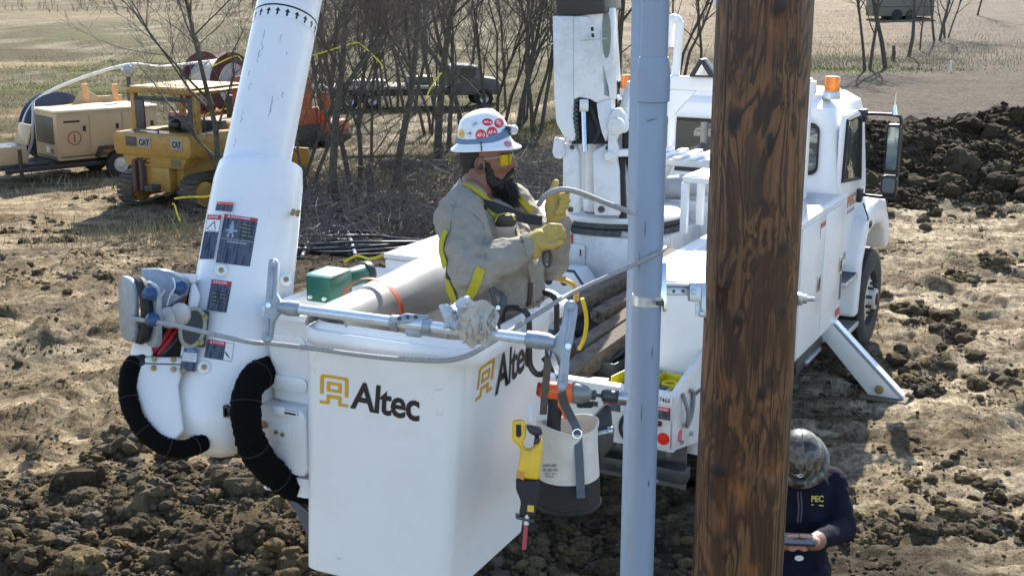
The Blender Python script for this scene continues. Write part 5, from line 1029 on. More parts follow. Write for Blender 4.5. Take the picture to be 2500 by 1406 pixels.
# ------------------------------------------------------------------ lift bucket (local: x right, y back along the long side, z up from its floor)
BF = rz(-R_(25.8), (-.2597, 4.368, 1.80))
BZ = -.125   # bucket floor below the frame origin
bucket = thing('lift_bucket', 'white fibreglass lift bucket with black and gold logos, holding the worker', 'bucket', BF)
def kp(name, g, m, parent=None, bevel=0.0, **k): return g.build(name, m, parent or bucket, bevel=bevel, **k)
bw = lambda x, y, z: BF @ Vector((x, y, z))
rr_ = []
for z, x0, x1, y0, y1, r in ((BZ, -.37, .195, -.372, .25, .035), (BZ + .014, -.385, .215, -.388, .27, .045), (.25, -.368, .245, -.388, .325, .048), (.75, -.350, .275, -.388, .405, .052), (.762, -.350, .276, -.389, .406, .055), (.768, -.352, .352, -.416, .433, .10), (.782, -.356, .356, -.42, .437, .10), (.808, -.356, .356, -.42, .437, .10), (.822, -.347, .347, -.411, .428, .095), (.824, -.332, .332, -.396, .413, .09),
                             (.836, -.326, .326, -.390, .407, .085), (.846, -.316, .316, -.380, .397, .08), (.842, -.304, .304, -.368, .385, .075), (.80, -.300, .300, -.364, .381, .075), (.40, -.29, .235, -.352, .29, .07), (BZ + .03, -.29, .16, -.34, .16, .07)):
    rr_.append([(x, y, z) for x, y in rrect((x1 - x0) / 2, (y1 - y0) / 2, r, 8, (x0 + x1) / 2, (y0 + y1) / 2)])
shell = kp('bucket_shell', G().loft(rr_), WHITE, smooth=38)
SBV = BVHTree.FromPolygons([BF @ v.co for v in shell.data.vertices], [list(p.vertices) for p in shell.data.polygons]); BFI = BF.inverted()
def logo(px_icon, px_text, axis, sign, parent):
    """gold frame emblem and word, laid on a wall; the corner pixels give its place on that wall"""
    def onwall(px, py):
        l, n, k, d = SBV.ray_cast(CAM, ray(px, py).normalized()); return BFI @ l
    def mp(c):
        def fn(u, v):
            a = Vector(c[3]).lerp(Vector(c[2]), u); b = Vector(c[0]).lerp(Vector(c[1]), u); q = a.lerp(b, v); return onwall(q.x, q.y)
        return fn
    f = mp(px_icon); off = Vector((0, -.0022, 0)) if axis == 1 else Vector((.0022, 0, 0))
    def bar(u0, u1, v0, v1): return G().add([f(u0, v0) + off, f(u1, v0) + off, f(u1, v1) + off, f(u0, v1) + off], [(0, 1, 2, 3)])
    e = G()
    def add(poly): e.add([f(u, v) + off for u, v in poly], [tuple(range(len(poly)))])
    add([(0, .33), (.12, .33), (.12, .86), (.16, .9), (.16, 1), (.06, 1), (0, .94)]); add([(.16, .9), (.84, .9), (.84, 1), (.16, 1)]); add([(.84, .9), (.88, .86), (.88, .33), (1, .33), (1, .94), (.94, 1), (.84, 1)])
    add([(.24, .44), (.24, .78), (.35, .68), (.35, .54)]); add([(.24, .78), (.76, .78), (.65, .68), (.35, .68)]); add([(.76, .78), (.76, .44), (.65, .54), (.65, .68)]); add([(.24, .44), (.35, .54), (.65, .54), (.76, .44)])
    add([(.0, 0), (.30, 0), (.35, .04), (.35, .26), (.24, .22), (.24, .1), (0, .1)]); add([(.24, .22), (.35, .22), (.65, .22), (.76, .22), (.76, .34), (.24, .34)]); add([(.65, .22), (.76, .22), (.76, .1), (1, .1), (1, 0), (.70, 0), (.65, .04)])
    kp('logo_emblem', e, GOLD, parent, smooth=0)
    f2 = mp(px_text); e = G(); put_text(e, 'Altec', lambda x, y: f2(x, y) + off, 0, .022, 0, .94); kp('logo_word', e, INK, parent, smooth=0)
logo([(783, 912), (851, 922), (850, 994), (781, 983)], [(862, 929), (1026, 956), (1024, 1030), (855, 996)], 1, -1, shell)
logo([(1170, 898), (1208, 872), (1200, 950), (1160, 980)], [(1214, 872), (1298, 806), (1297, 888), (1208, 968)], 0, 1, shell)
SCF = mat('grey_scuff', (.55, .57, .60), .6)
rgs = random.Random(21)
for px, py, L_, a_ in ((765, 900, 14, .5), (1068, 950, 22, -.15), (1075, 1010, 8, .6), (1055, 975, 7, .9), (825, 1362, 20, .1), (1225, 1200, 8, 1.0)):
    g = G()
    for k in range(4):
        x0, y0 = px + rgs.gauss(0, 5), py + rgs.gauss(0, 4); d_ = (math.cos(a_ + rgs.gauss(0, .2)), math.sin(a_ + rgs.gauss(0, .2))); l_ = L_ * rgs.uniform(.3, 1); w_ = rgs.uniform(.5, 1.6)
        P_ = [SBV.ray_cast(CAM, ray(x0 + d_[0] * u * l_ - d_[1] * v * w_, y0 + d_[1] * u * l_ + d_[0] * v * w_).normalized()) for u, v in ((-.5, 0), (0, -1), (.5, 0), (0, 1))]
        if all(p[0] is not None for p in P_): g.add([BFI @ (p[0] + p[1] * (.0012 if p[1].dot(ray(px, py)) < 0 else -.0012)) for p in P_], [(0, 1, 2, 3)])
    if g.v: o_ = kp('scuff_marks', g, SCF, shell, smooth=0); o_['kind'] = 'stuff'
# side tray on the boom side, with moulded ribs
tr = []
for z, x0, x1, y0, y1, r in ((.47, -.575, -.37, -.26, .43, .05), (.49, -.595, -.362, -.28, .45, .06), (.80, -.605, -.360, -.29, .465, .06), (.805, -.62, -.358, -.305, .48, .07), (.83, -.62, -.358, -.305, .48, .07), (.835, -.608, -.366, -.293, .468, .06), (.82, -.592, -.374, -.277, .452, .055), (.60, -.58, -.38, -.265, .44, .05)):
    tr.append([(x, y, z) for x, y in rrect((x1 - x0) / 2, (y1 - y0) / 2, r, 6, (x0 + x1) / 2, (y0 + y1) / 2)])
tray_ = kp('side_tray', G().loft(tr), WHITE, smooth=40)
for zz in (.72, .56): kp('moulded_rib', G().prism(rrect(.085, .028, .027, 5, -.49, zz), -.306 + .012, -.285), WHITE, tray_, bevel=.006)
pb = kp('pivot_bracket', G().prism(rrect(.13, .13, .04, 4, -.52, .345), -.33, -.20), WHITE, bevel=.012, seg=3)
for xx, zz, r in ((-.575, .40, .016), (-.55, .30, .014), (-.52, .38, .009), (-.49, .375, .009)): kp('bracket_bolt', G().cyl((xx, -.332, zz), (xx, -.343, zz), r, n=6), RUST, pb, bevel=.002)
kp('bracket_plate', G().prism(rrect(.05, .04, .01, 3, -.505, .375), -.335, -.331), WHITE, pb, bevel=.001)
kp('latch', G().box((-.50, -.34, .47), (.05, .02, .03)).box((-.46, -.335, .465), (.08, .012, .016), mi=1), [WHITE, BLACKP], pb, bevel=.004)
kp('lower_step', G().loft([[(x, y, z) for x, y in rrect(.13, .10, .05, 4, -.50, -.22)] for z in (.13, .15, .20, .205)]), WHITE, bevel=0)
kp('step_plate', G().prism([(-.62, .12), (-.40, .0), (-.36, -.14), (-.40, -.20), (-.52, .02)], -.24, -.225), mat('dark_blue_grey_plate', (.10, .12, .16), .4, .4), bevel=.003)
kp('mount_arm', G().tube([(-.42, .05, .35), (-.60, .06, .34), (-.80, .10, .36), (-1.0, .16, .42)], .07, 14), WHITE)
# green control box in the tray
gb = kp('control_box', G().box((-.505, .02, .86), (.115, .15, .10)), GREEN, bevel=.008)
kp('control_lid', G().box((-.505, .02, .914), (.112, .146, .010)), mat('pale_green_lid', (.30, .48, .42), .3), gb, bevel=.003)
kp('motor', G().cyl((-.50, .10, .865), (-.47, .24, .872), .038, n=18).cyl((-.475, .22, .871), (-.468, .25, .873), .044, n=18, mi=1), [GREEN, BLACKP], gb, bevel=.003)
for xx in (-.54, -.475): kp('bolt', G().cyl((xx, -.055, .83), (xx, -.066, .83), .008, n=8), PWHITE, gb)
kp('tray_decal', G().add([(-.600, -.25, .80), (-.600, -.16, .80), (-.600, -.16, .84), (-.600, -.25, .84)], [(0, 1, 2, 3)]), DECALD, tray_)
# black hooks on the rim
def hook(y, big, lb, m=BLACKP):
    t = thing('rim_hook', lb, 'hook', BF @ Matrix.Translation((.33, y, .85)))
    G().tube(catmull([(-.06, 0, -.09), (-.06, 0, .0), (-.045, 0, .025), (.0, 0, .032), (.035, 0, .018), (.045, 0, -.02), (.046, 0, -.12), (.05, 0, -.17), (.075, 0, -.20), (.105, 0, -.19), (.115, 0, -.155), (.10, 0, -.135)], 5), .011, 8).build('hook_bar', m, t)
    return t
hook(-.04, 1, 'black steel hook on the bucket rim beside the pliers'); hook(.20, 1, 'black steel hook on the bucket rim carrying the canvas tool bag')
hk = thing('rim_hook', 'yellow plastic coated hook over the far end of the bucket rim', 'hook', BF @ Matrix.Translation((.33, .37, .85)))
G().tube(catmull([(-.12, .0, -.05), (-.12, 0, .03), (-.08, 0, .05), (.02, 0, .04), (.05, 0, .01), (.05, 0, -.03)], 5), .012, 8).build('hook_bar', mat('yellow_coating', (.70, .42, .08), .45), hk)
g = G().tube(catmull([bw(.39, .41, .82), bw(.40, .43, .74), bw(.39, .44, .66), bw(.36, .46, .60)], 5), .008, 8); tag(g.build('yellow_strap', mat('yellow_webbing', (.72, .52, .03), .7)), 'yellow strap hanging outside the far corner of the bucket', 'strap')
# rolled grey cover along the inner side of the bucket
cover = thing('bucket_cover', 'rolled grey plastic bucket cover tucked along the inside rim', 'cover', BF)
ro, ri = [], []
for j in range(15):
    t = j / 14; y = lerp(-.385, .44, t); r = lerp(.088, .108, sm(t * 1.05)); c = (lerp(-.245, -.235, t), lerp(.815, .835, t)); a0, a1 = R_(172), R_(lerp(-62, -48, t))
    A = [a0 + (a1 - a0) * i / 22 for i in range(23)]; wv = .0015 * math.sin(j * 1.3)
    ro.append([(c[0] + (r + wv) * 1.05 * math.cos(a), y, c[1] + (r + wv) * math.sin(a)) for a in A] + [(c[0] + (r + wv - .008) * 1.05 * math.cos(a), y, c[1] + (r + wv - .008) * math.sin(a)) for a in reversed(A)])
COVERM = mat('grey_vinyl', (.30, .29, .27), .36, 0, .10, 5, .05, 30)
G().loft(ro).build('cover_sheet', COVERM, cover, smooth=60)
st_ = []
for i in range(23): a = R_(172) + (R_(-55) - R_(172)) * i / 22; st_.append(Vector((-.242 + .122 * 1.05 * math.cos(a), -.09, .822 + .117 * math.sin(a))))
G().ribbon(st_, [(p - Vector((-.242, -.09, .822))).normalized() for p in st_], .022, .003).build('red_strap', mat('red_webbing', (.50, .07, .02), .6), cover, smooth=40)

# ------------------------------------------------------------------ rope bar with forked ends in front of the bucket
bar = thing('rope_bar', 'silver tube with forked grey cast ends laid across the bucket front', 'bar', Matrix.Translation(at(1010, 790, 4.0)))
def rp(name, g, m, parent=None, bevel=0.0, **k): return g.build(name, m, parent or bar, world=True, bevel=bevel, **k)
bl, br = at(700, 751, 4.145), at(1325, 832, 3.875)
rp('tube', G().cyl(bl, br, .0178, n=24), TUBE)
ax = (br - bl).normalized()
rp('left_socket', G().tube([bl - ax * .03, bl - ax * .005, bl + ax * .01, bl + ax * .045, bl + ax * .05], [.018, .025, .027, .025, .019], 22), CAST)
rp('right_socket', G().tube([br - ax * .055, br - ax * .05, br - ax * .015, br + ax * .02, br + ax * .04], [.019, .027, .028, .026, .018], 22), CAST)
lf = rp('left_fork', pp(G(), [(654, 645), (656, 634), (664, 630), (674, 633), (678, 644), (674, 715), (684, 733), (694, 738), (694, 764), (680, 768), (668, 785), (662, 828), (655, 837), (645, 837), (638, 830), (640, 815), (648, 730)], 4.145, .045), CAST, bevel=.006)
rp('fork_rib', pp(G(), [(662, 660), (668, 660), (664, 730), (657, 730)], 4.138, .01).box(at(655, 800, 4.142), (.007, .012, .06)), CAST, lf, bevel=.002)
for px, py in ((665, 646), (653, 826)): rp('fork_pin', G().cyl(at(px, py, 4.12), at(px, py, 4.21), .012, n=14), CAST, lf, bevel=.002)
rp('hub_bolt', G().cyl(at(655, 745, 4.13), at(655, 745, 4.15), .009, n=10), CHROME, lf)
rf = rp('right_fork', pp(G(), [(1379, 745), (1384, 735), (1395, 732), (1406, 737), (1411, 748), (1410, 770), (1400, 830), (1392, 868), (1390, 900), (1386, 945), (1378, 956), (1367, 956), (1361, 948), (1363, 925), (1368, 880), (1362, 868), (1345, 855), (1335, 848), (1336, 822), (1350, 824), (1366, 812), (1372, 790)], 3.872, .045), CAST, bevel=.006)
rp('fork_rib', pp(G(), [(1391, 752), (1399, 752), (1393, 815), (1384, 840), (1378, 835), (1386, 800)], 3.864, .01), CAST, rf, bevel=.002)
for px, py in ((1394, 746), (1373, 942)): rp('fork_pin', G().cyl(at(px, py, 3.85), at(px, py, 3.935), .013, n=14), CAST, rf, bevel=.002)
rp('hub_bolt', G().cyl(at(1387, 845, 3.855), at(1387, 845, 3.88), .010, n=10), CHROME, rf)
cl = rp('slider_clamp', G().cyl(at(955, 785, 4.03), at(975, 788, 4.02), .024, n=18), CAST, bevel=.003); rp('clamp_collar', G().cyl(at(1035, 796, 4.0), at(1056, 799, 3.99), .026, n=18), CAST, cl, bevel=.003)
rp('clamp_plate', pp(G(), [(953, 778), (990, 765), (1045, 770), (1050, 776), (1010, 790), (955, 790)], 3.99, .03), CAST, cl, bevel=.004)
for px, py in ((975, 778), (995, 774), (1015, 774)): rp('clamp_slot', G().cyl(at(px, py, 3.986), at(px, py, 3.995), .007, n=10), DARKST, cl)
rp('clamp_block', pp(G(), [(985, 790), (1030, 795), (1028, 825), (990, 820)], 4.01, .04), CAST, cl, bevel=.006)
# the rope round the bucket to the conduit
rope_pts = [(322, 770, 4.46), (330, 778, 4.36), (420, 793, 4.28), (600, 833, 4.19), (660, 838, 4.24), (760, 850, 4.21), (860, 864, 4.14), (960, 875, 4.07), (1050, 880, 4.00), (1095, 879, 3.965), (1125, 873, 3.955), (1160, 859, 3.975), (1240, 811, 4.12), (1330, 755, 4.36), (1400, 713, 4.58), (1540, 650, 4.665), (1600, 621, 4.68)]
RP = catmull([at(*p) for p in rope_pts], 8) + catmull([at(1600, 621, 4.68), at(1620, 610, 4.72), at(1624, 604, 4.78)], 4)[1:]
tag(G().tube(RP, .0085, 8).build('tension_rope', ROPE, smooth=60), 'taut grey rope running round the bucket to the grey conduit', 'rope')
# crumpled leather gloves draped on the bar
gl = thing('crumpled_gloves', 'crumpled pale leather work gloves draped over the rope bar', 'gloves', Matrix.Translation(at(1150, 800, 3.93)))
def rag(name, cx_, cy_, d, w, h, seed, m, rot):
    rows = []; n1, n2 = 26, 26
    for i in range(n1 + 1):
        row = []
        for j in range(n2 + 1):
            u, v = i / n1 - .5, j / n2 - .5; q = Vector((u * 2.2 + seed, v * 2.2, seed * .7)); e = 1 + .35 * mnoise.noise(q * 1.1 + Vector((9, 2, 1)))
            x = w * u * e; z = h * v * e; x, z = x * math.cos(rot) - z * math.sin(rot), x * math.sin(rot) + z * math.cos(rot)
            fold = abs(mnoise.noise(Vector((u * 3.2 + v * 1.2 + seed, v * 1.0, seed)))) * .05 + abs(mnoise.noise(Vector((u * 7.0 - v * 2 + seed * 2, v * 2.2, 4)))) * .016
            row.append(at(cx_, cy_, d) + Vector((x, -.03 + (abs(v) ** 1.4) * .05 + fold + .02 * mnoise.noise(q), z + .012 * mnoise.noise(q * 2.1))))
        rows.append(row)
    g = G(); g.loft(rows, False, closed=False); g.loft([[p + Vector((0, .006, -.001)) for p in r] for r in rows], False, closed=False)
    return g.build(name, m, gl, world=True, smooth=50)
GLV = mat('pale_worn_leather', (.52, .49, .44), .85, 0, .14, 18, .5, 70); GLV2 = mat('grey_blue_canvas', (.52, .56, .62), .85, 0, .12, 18, .4, 90)
rag('glove_cuff', 1122, 766, 3.93, .10, .085, 1.3, GLV2, .35); rag('glove_palm', 1165, 780, 3.905, .12, .115, 4.2, GLV, -.5); rag('glove_palm', 1148, 806, 3.92, .075, .10, 7.7, GLV, .25); rag('glove_thumb', 1190, 795, 3.915, .06, .075, 5.1, GLV, .5); rag('glove_cuff', 1112, 786, 3.925, .075, .05, 2.4, GLV2, -.1)
# ------------------------------------------------------------------ people
SKIN = mat('sun_browned_skin', (.225, .102, .064), .55, 0, .12, 30, .15, 120); HAIR = mat('black_hair', (.010, .008, .007), .6, 0, .4, 80, .6, 300)
SHIRT = cloth('khaki_work_shirt', (.285, .262, .225)); GLOVEY = mat('yellow_leather_glove', (.44, .32, .085), .75, 0, .16, 30, .5, 110)
WEBY = mat('yellow_harness_webbing', (.40, .35, .015), .7, 0, .12, 60, .3, 300); WEBB = mat('black_harness_webbing', (.018, .02, .024), .7, 0, .3, 60, .3, 300)
HATW = mat('white_hard_hat_shell', (.80, .81, .83), .25, 0, .03, 12)
DW = 4.58
def wp(px, py, dd=0.0): return at(px, py, DW + dd)
wroot = at(1215, 900, DW); floor_z = 1.80 + BZ + .032
worker = thing('person', 'worker in khaki shirt and white stickered hard hat standing in the bucket', 'person', Matrix.Translation((wroot.x, wroot.y, floor_z)))
def axes(deg):
    f = Vector((math.cos(R_(deg)), math.sin(R_(deg)), 0)); l = Vector((-f.y, f.x, 0))
    return f, l, Matrix(((f.x, l.x, 0), (f.y, l.y, 0), (0, 0, 1)))
Fb, Lb, RB = axes(-24); Fh, Lh, RH = axes(-9)
hc = wp(1190, 388)
g = G()
g.sphere(wp(1178, 582), (.148, .19, .16), 20, rot=RB); g.sphere(wp(1208, 668), (.183, .19, .19), 20, rot=RB); g.sphere(wp(1222, 712), (.165, .19, .14), 20, rot=RB); g.sphere(wp(1196, 795), (.150, .18, .13), 20, rot=RB)
g.sphere(wp(1152, 520), (.100, .15, .085), 18, rot=RB); g.cap2(wp(1158, 474, -.02), .062, wp(1120, 515, -.16), .070); g.cap2(wp(1165, 474, .03), .06, wp(1235, 500, .15), .068); g.sphere(wp(1205, 585), (.14, .16, .11), 16, rot=RB); g.sphere(wp(1142, 562), (.095, .16, .13), 16, rot=RB)
g.cap2(wp(1152, 500, .0), .078, wp(1176, 425, .0), .060)
# head
g.sphere(hc + Vector((0, 0, .012)), (.092, .074, .118), 20, rot=RH); g.sphere(hc + Fh * .028 + Vector((0, 0, -.052)), (.064, .056, .066), 16, rot=RH); g.sphere(hc - Fh * .03 + Vector((0, 0, .0)), (.07, .07, .085), 16, rot=RH)
g.cap2(hc + Fh * .084 + Vector((0, 0, .012)), .012, hc + Fh * .104 + Vector((0, 0, -.024)), .0135); g.sphere(hc + Fh * .080 + Vector((0, 0, .032)), (.014, .045, .012), 12, rot=RH); g.sphere(hc + Fh * .086 + Vector((0, 0, -.062)), (.013, .024, .009), 12, rot=RH)
for sd in (-1, 1): g.sphere(hc + Fh * .058 + Lh * sd * .040 + Vector((0, 0, -.020)), (.026, .022, .024), 12, rot=RH)
sR, eR, wR = wp(1122, 534, -.20), wp(1158, 662, -.33), wp(1292, 602, -.34)
sL, eL, wL = wp(1248, 503, .17), wp(1345, 640, .12), wp(1366, 545, .02)
g.cap2(sR, .094, eR, .084); g.cap2(eR, .080, lerp(eR, wR, .55), .068); g.cap2(lerp(eR, wR, .5), .063, wR, .046); g.sphere(eR, .084, 14)
g.cap2(sL, .088, eL, .070); g.cap2(eL, .068, wL, .045)
bl_ = lambda x, y, z: BF @ Vector((x, y, z))
for sd in (1, -1):
    h0, kn, an = bl_(.11, .115 + sd * .085, .72), bl_(.15, .10 + sd * .09, .34), bl_(.02, .06 + sd * .085, BZ + .12)
    g.cap2(h0, .092, kn, .068); g.cap2(kn, .066, an, .05); g.cap2(bl_(-.03, .06 + sd * .085, BZ + .085), .042, bl_(.12, .06 + sd * .09, BZ + .078), .036)
nz0 = wp(1150, 478).z; belt = wp(1215, 830).z
def wr(co, n):
    if (co - hc).length < .15 or co.z < belt: return 0
    a = mnoise.noise(Vector((co.x * 9, co.y * 9, co.z * 5))); b = mnoise.noise(Vector((co.x * 17 + 3, co.y * 17, co.z * 24 + 5))); c = mnoise.noise(Vector((co.x * 30, co.y * 30, co.z * 46)))
    k = 1.0 + 1.2 * math.exp(-((co - eR).length / .13) ** 2) + .9 * math.exp(-((co - wp(1120, 700)).length / .14) ** 2) + .5 * math.exp(-((co - sR).length / .1) ** 2)
    return k * (.011 * (.36 - abs(b)) + .004 * a + .004 * (.3 - abs(c)))
bm_ = organic('body', g, .0075, 3, wr)
for m in (SHIRT, SKIN, DENIM): bm_.materials.append(m)
nka, nkb = wp(1163, 490), wp(1180, 425)
def wmat(c):
    q = (c - hc); qq = RH.transposed() @ q
    if (qq.x / .125) ** 2 + (qq.y / .105) ** 2 + ((qq.z - .0) / .15) ** 2 < 1: return 1
    t = (c - nka).dot(nkb - nka) / (nkb - nka).length_squared
    if 0.05 < t < 1.2 and (c - (nka + (nkb - nka) * t)).length < .085: return 1
    return 2 if c.z < belt else 0
for p in bm_.polygons: p.material_index = wmat(p.center)
body = bpy.data.objects.new('body', bm_); COL.objects.link(body); BV = hull_bvh(body)
Mi = MW[worker].inverted()
for v in bm_.vertices: v.co = Mi @ v.co
body.parent = worker; MW[body] = MW[worker]
def wk(name, g, m, parent=None, bevel=0.0, **k): return g.build(name, m, parent or worker, world=True, bevel=bevel, **k)
def surf(px, py, bv=None, off=.0):
    l, n, i, d = (bv or BV).ray_cast(CAM, ray(px, py).normalized())
    if l is None: return None
    if n.dot(ray(px, py)) > 0: n = -n
    return l + n * off, n
def strap(name, pts, w, m, n=7, off=.004, bv=None, th=.004):
    P2 = catmull([Vector((a, b, 0)) for a, b in pts], n); P, NN = [], []
    for q in P2:
        s = surf(q.x, q.y, bv, off)
        if s: P.append(s[0]); NN.append(s[1])
    if len(P) < 3: return None
    for _ in range(8): P = [P[0]] + [(P[i - 1] + P[i] * 2 + P[i + 1]) / 4 for i in range(1, len(P) - 1)] + [P[-1]]; NN = [NN[0]] + [(NN[i - 1] + NN[i] * 2 + NN[i + 1]).normalized() for i in range(1, len(NN) - 1)] + [NN[-1]]
    av = sum(NN, Vector()) / len(NN); NN = [(n_ * .4 + av).normalized() for n_ in NN]
    return wk(name, G().ribbon(P, NN, w, th), m, smooth=40)
# collar and shirt details
ct, cb_, co = [], [], []
for i in range(29):
    a = R_(-158 + 316 * i / 28); f_ = (1 + math.cos(a)) / 2; dr = Fb * math.cos(a) + Lb * math.sin(a); ax_ = nkb - nka
    ct.append(nka + ax_ * lerp(.86, .10, f_) + dr * lerp(.078, .086, f_)); cb_.append(nka + ax_ * lerp(.35, -.25, f_) + dr * .096); co.append(nka + ax_ * lerp(.30, -.34, f_) + dr * lerp(.112, .125, f_))
wk('collar', G().loft([cb_, ct, [p + (p - nka) * .03 for p in ct], co], False, closed=False), SHIRT, smooth=60)
strap('button_placket', [(1262, 560), (1283, 620), (1302, 690), (1308, 745)], .030, SHIRT, off=.001)
SEAMC = mat('shirt_seam', (.24, .215, .18), .9)
for pts in ([(1098, 500), (1130, 508), (1165, 530), (1185, 560)], [(1112, 492), (1100, 540), (1098, 590)], [(1180, 560), (1188, 600), (1184, 640)], [(1205, 690), (1206, 740), (1200, 790)], [(1272, 560), (1292, 620), (1310, 690), (1316, 740)]): strap('shirt_seam', pts, .0035, SEAMC, off=.001, th=.0012)
for px, py in ((1276, 590), (1292, 640), (1304, 690), (1309, 735)):
    q_ = surf(px, py, None, .003)
    if q_: wk('button', G().cyl(q_[0], q_[0] + q_[1] * .004, .0055, n=10), mat('button_brown', (.14, .11, .08), .5))
strap('shirt_cuff', [(1283, 572), (1292, 596), (1294, 622)], .030, SHIRT, off=.002)
# harness
strap('harness_strap', [(1134, 452), (1160, 466), (1180, 482), (1196, 498)], .030, WEBY); strap('harness_strap', [(1248, 470), (1266, 486), (1282, 502), (1296, 518)], .028, WEBY)
d0_ = (surf(1192, 505)[0] - CAM).dot(FWD) - .012
wk('chest_strap', G().ribbon(catmull([at(1184, 499, d0_), at(1210, 507, d0_ - .005), at(1240, 518, d0_ + .0), at(1275, 532, d0_ + .03), at(1322, 540, d0_ + .09)], 6), Vector((.15, -1, .25)), .036, .004), WEBB, smooth=40); strap('harness_strap', [(1192, 505), (1206, 525), (1222, 545)], .028, WEBY, off=.003)
strap('harness_strap', [(1093, 565), (1082, 590), (1083, 620), (1092, 648)], .034, WEBY, off=.006); wk('buckle', G().box(wp(1096, 665, -.17), (.022, .02, .05)).box(wp(1097, 652, -.17), (.018, .024, .02), mi=1), [BLACKP, RED], bevel=.003)
strap('hip_strap', [(1094, 678), (1100, 700), (1108, 722), (1118, 745)], .034, WEBY, off=.007); strap('hip_strap', [(1172, 655), (1164, 680), (1154, 708), (1146, 722)], .034, WEBY, off=.008); strap('hip_strap', [(1148, 718), (1138, 742), (1126, 768), (1118, 785)], .038, WEBB, off=.009)
strap('tool_sheath', [(1293, 690), (1292, 715), (1288, 745)], .022, mat('dark_leather', (.06, .03, .02), .6), off=.004)
pk = surf(1236, 556)[0] + Vector((0, -.015, 0)); pf = frame(pk + Vector((0, -.012, 0)), Matrix.Rotation(R_(-10), 3, 'Z') @ Vector((1, 0, 0.05)), (0.15, 0, 1))
pouch = wk('chest_pouch', G().prism(rrect(.036, .045, .012, 4), -.016, .02, T=pf), mat('beige_pouch', (.52, .43, .34), .8), bevel=.006); wk('pouch_flap', G().prism(rrect(.037, .022, .014, 4, 0, .032), -.020, .02, T=pf), BLACKP, pouch, bevel=.006); wk('pouch_trim', G().tube(catmull([pf @ Vector((-.036, -.021, .03)), pf @ Vector((-.02, -.022, .056)), pf @ Vector((.02, -.022, .058)), pf @ Vector((.037, -.021, .035))], 5), .003, 5), WEBY, pouch)
# beard, hair, ear, glasses
gb_ = G(); gb_.sphere(hc + Fh * .045 + Vector((0, 0, -.098)), (.054, .054, .046), 14, rot=RH); gb_.sphere(hc + Fh * .060 + Vector((0, 0, -.125)), (.044, .046, .042), 14, rot=RH); gb_.sphere(hc + Fh * .064 + Vector((0, 0, -.140)), (.030, .032, .026), 12, rot=RH); gb_.sphere(hc + Fh * .02 + Vector((0, 0, -.105)), (.05, .058, .035), 12, rot=RH)
gb_.sphere(hc + Fh * .094 + Vector((0, 0, -.046)), (.014, .032, .010), 12, rot=RH); gb_.sphere(hc + Fh * .080 + Vector((0, 0, -.086)), (.024, .036, .018), 12, rot=RH)
for sd in (-1, 1):
    gb_.cap2(hc + Lh * sd * .068 + Fh * .012 + Vector((0, 0, -.01)), .012, hc + Lh * sd * .060 + Fh * .025 + Vector((0, 0, -.075)), .020); gb_.cap2(hc + Lh * sd * .056 + Fh * .03 + Vector((0, 0, -.08)), .022, hc + Lh * sd * .03 + Fh * .066 + Vector((0, 0, -.10)), .024); gb_.cap2(hc + Lh * sd * .03 + Fh * .09 + Vector((0, 0, -.05)), .008, hc + Lh * sd * .042 + Fh * .068 + Vector((0, 0, -.08)), .009)
bd = organic('beard', gb_, .005, 3, lambda c, n: .006 * mnoise.noise(c * 60) + .005 * mnoise.noise(Vector((c.x * 110, c.y * 110, c.z * 40)))); bd.materials.append(HAIR); bd.transform(Mi); place('beard', bd, worker)
gs = G(); rg = random.Random(4)
for i in range(1300):
    a = rg.uniform(-1.9, 1.9); p = hc + Fh * (.05 + .045 * math.cos(a)) + Lh * .05 * math.sin(a) + Vector((0, 0, rg.uniform(-.145, -.075))); d = (Fh * .5 * math.cos(a) + Lh * .4 * math.sin(a) + Vector((0, 0, -1.2)) + Vector((rg.gauss(0, .3), rg.gauss(0, .3), 0))).normalized() * rg.uniform(.025, .06)
    gs.tube([p, p + d * .6, p + d + Vector((rg.gauss(0, .004), rg.gauss(0, .004), 0))], [.0012, .001, .0004], 3)
o_ = wk('beard_strands', gs, HAIR, smooth=0); o_['kind'] = 'stuff'
gh_ = G(); gh_.sphere(hc - Fh * .034 + Vector((0, 0, .012)), (.074, .077, .088), 16, rot=RH); gh_.sphere(hc - Fh * .052 + Vector((0, 0, -.05)), (.046, .064, .05), 14, rot=RH)
hr = organic('hair', gh_, .006, 3, lambda c, n: .004 * mnoise.noise(Vector((c.x * 90, c.y * 90, c.z * 35)))); hr.materials.append(HAIR); hr.transform(Mi); place('hair', hr, worker)
ec = hc - Lh * .074 - Fh * .014 + Vector((0, 0, -.012)); er = wk('ear', G().sphere(ec, (.020, .011, .032), 14, rot=RH).tube([ec - Lh * .008 + (Fh * math.cos(a) * .016 + Vector((0, 0, math.sin(a) * .026))) for a in [6.283 * i / 16 for i in range(16)]], .005, 6, closed=True), SKIN, smooth=60); wk('ear_plug', G().sphere(ec - Lh * .013 + Fh * .004 + Vector((0, 0, -.006)), (.009, .010, .011), 10, rot=RH), BLACKP, er)
LENS = mat('yellow_mirror_lens', (.55, .47, .03), .12, .75, .3, 25)
lr = [[], []]
for i in range(21):
    a = R_(-62 + 124 * i / 20); p = hc + Fh * (.030 + .066 * math.cos(a)) + Lh * .072 * math.sin(a) + Vector((0, 0, .006)); lr[0].append(p + Vector((0, 0, .020))); lr[1].append(p + Vector((0, 0, -.022 + .010 * math.exp(-(a / .25) ** 2))))
gl_ = wk('safety_glasses', G().loft(lr, False, closed=False).loft([[p - Fh * .004 for p in r] for r in lr], False, closed=False), LENS, smooth=60)
wk('brow_bar', G().tube(lr[0], .0035, 6), BLACKP, gl_)
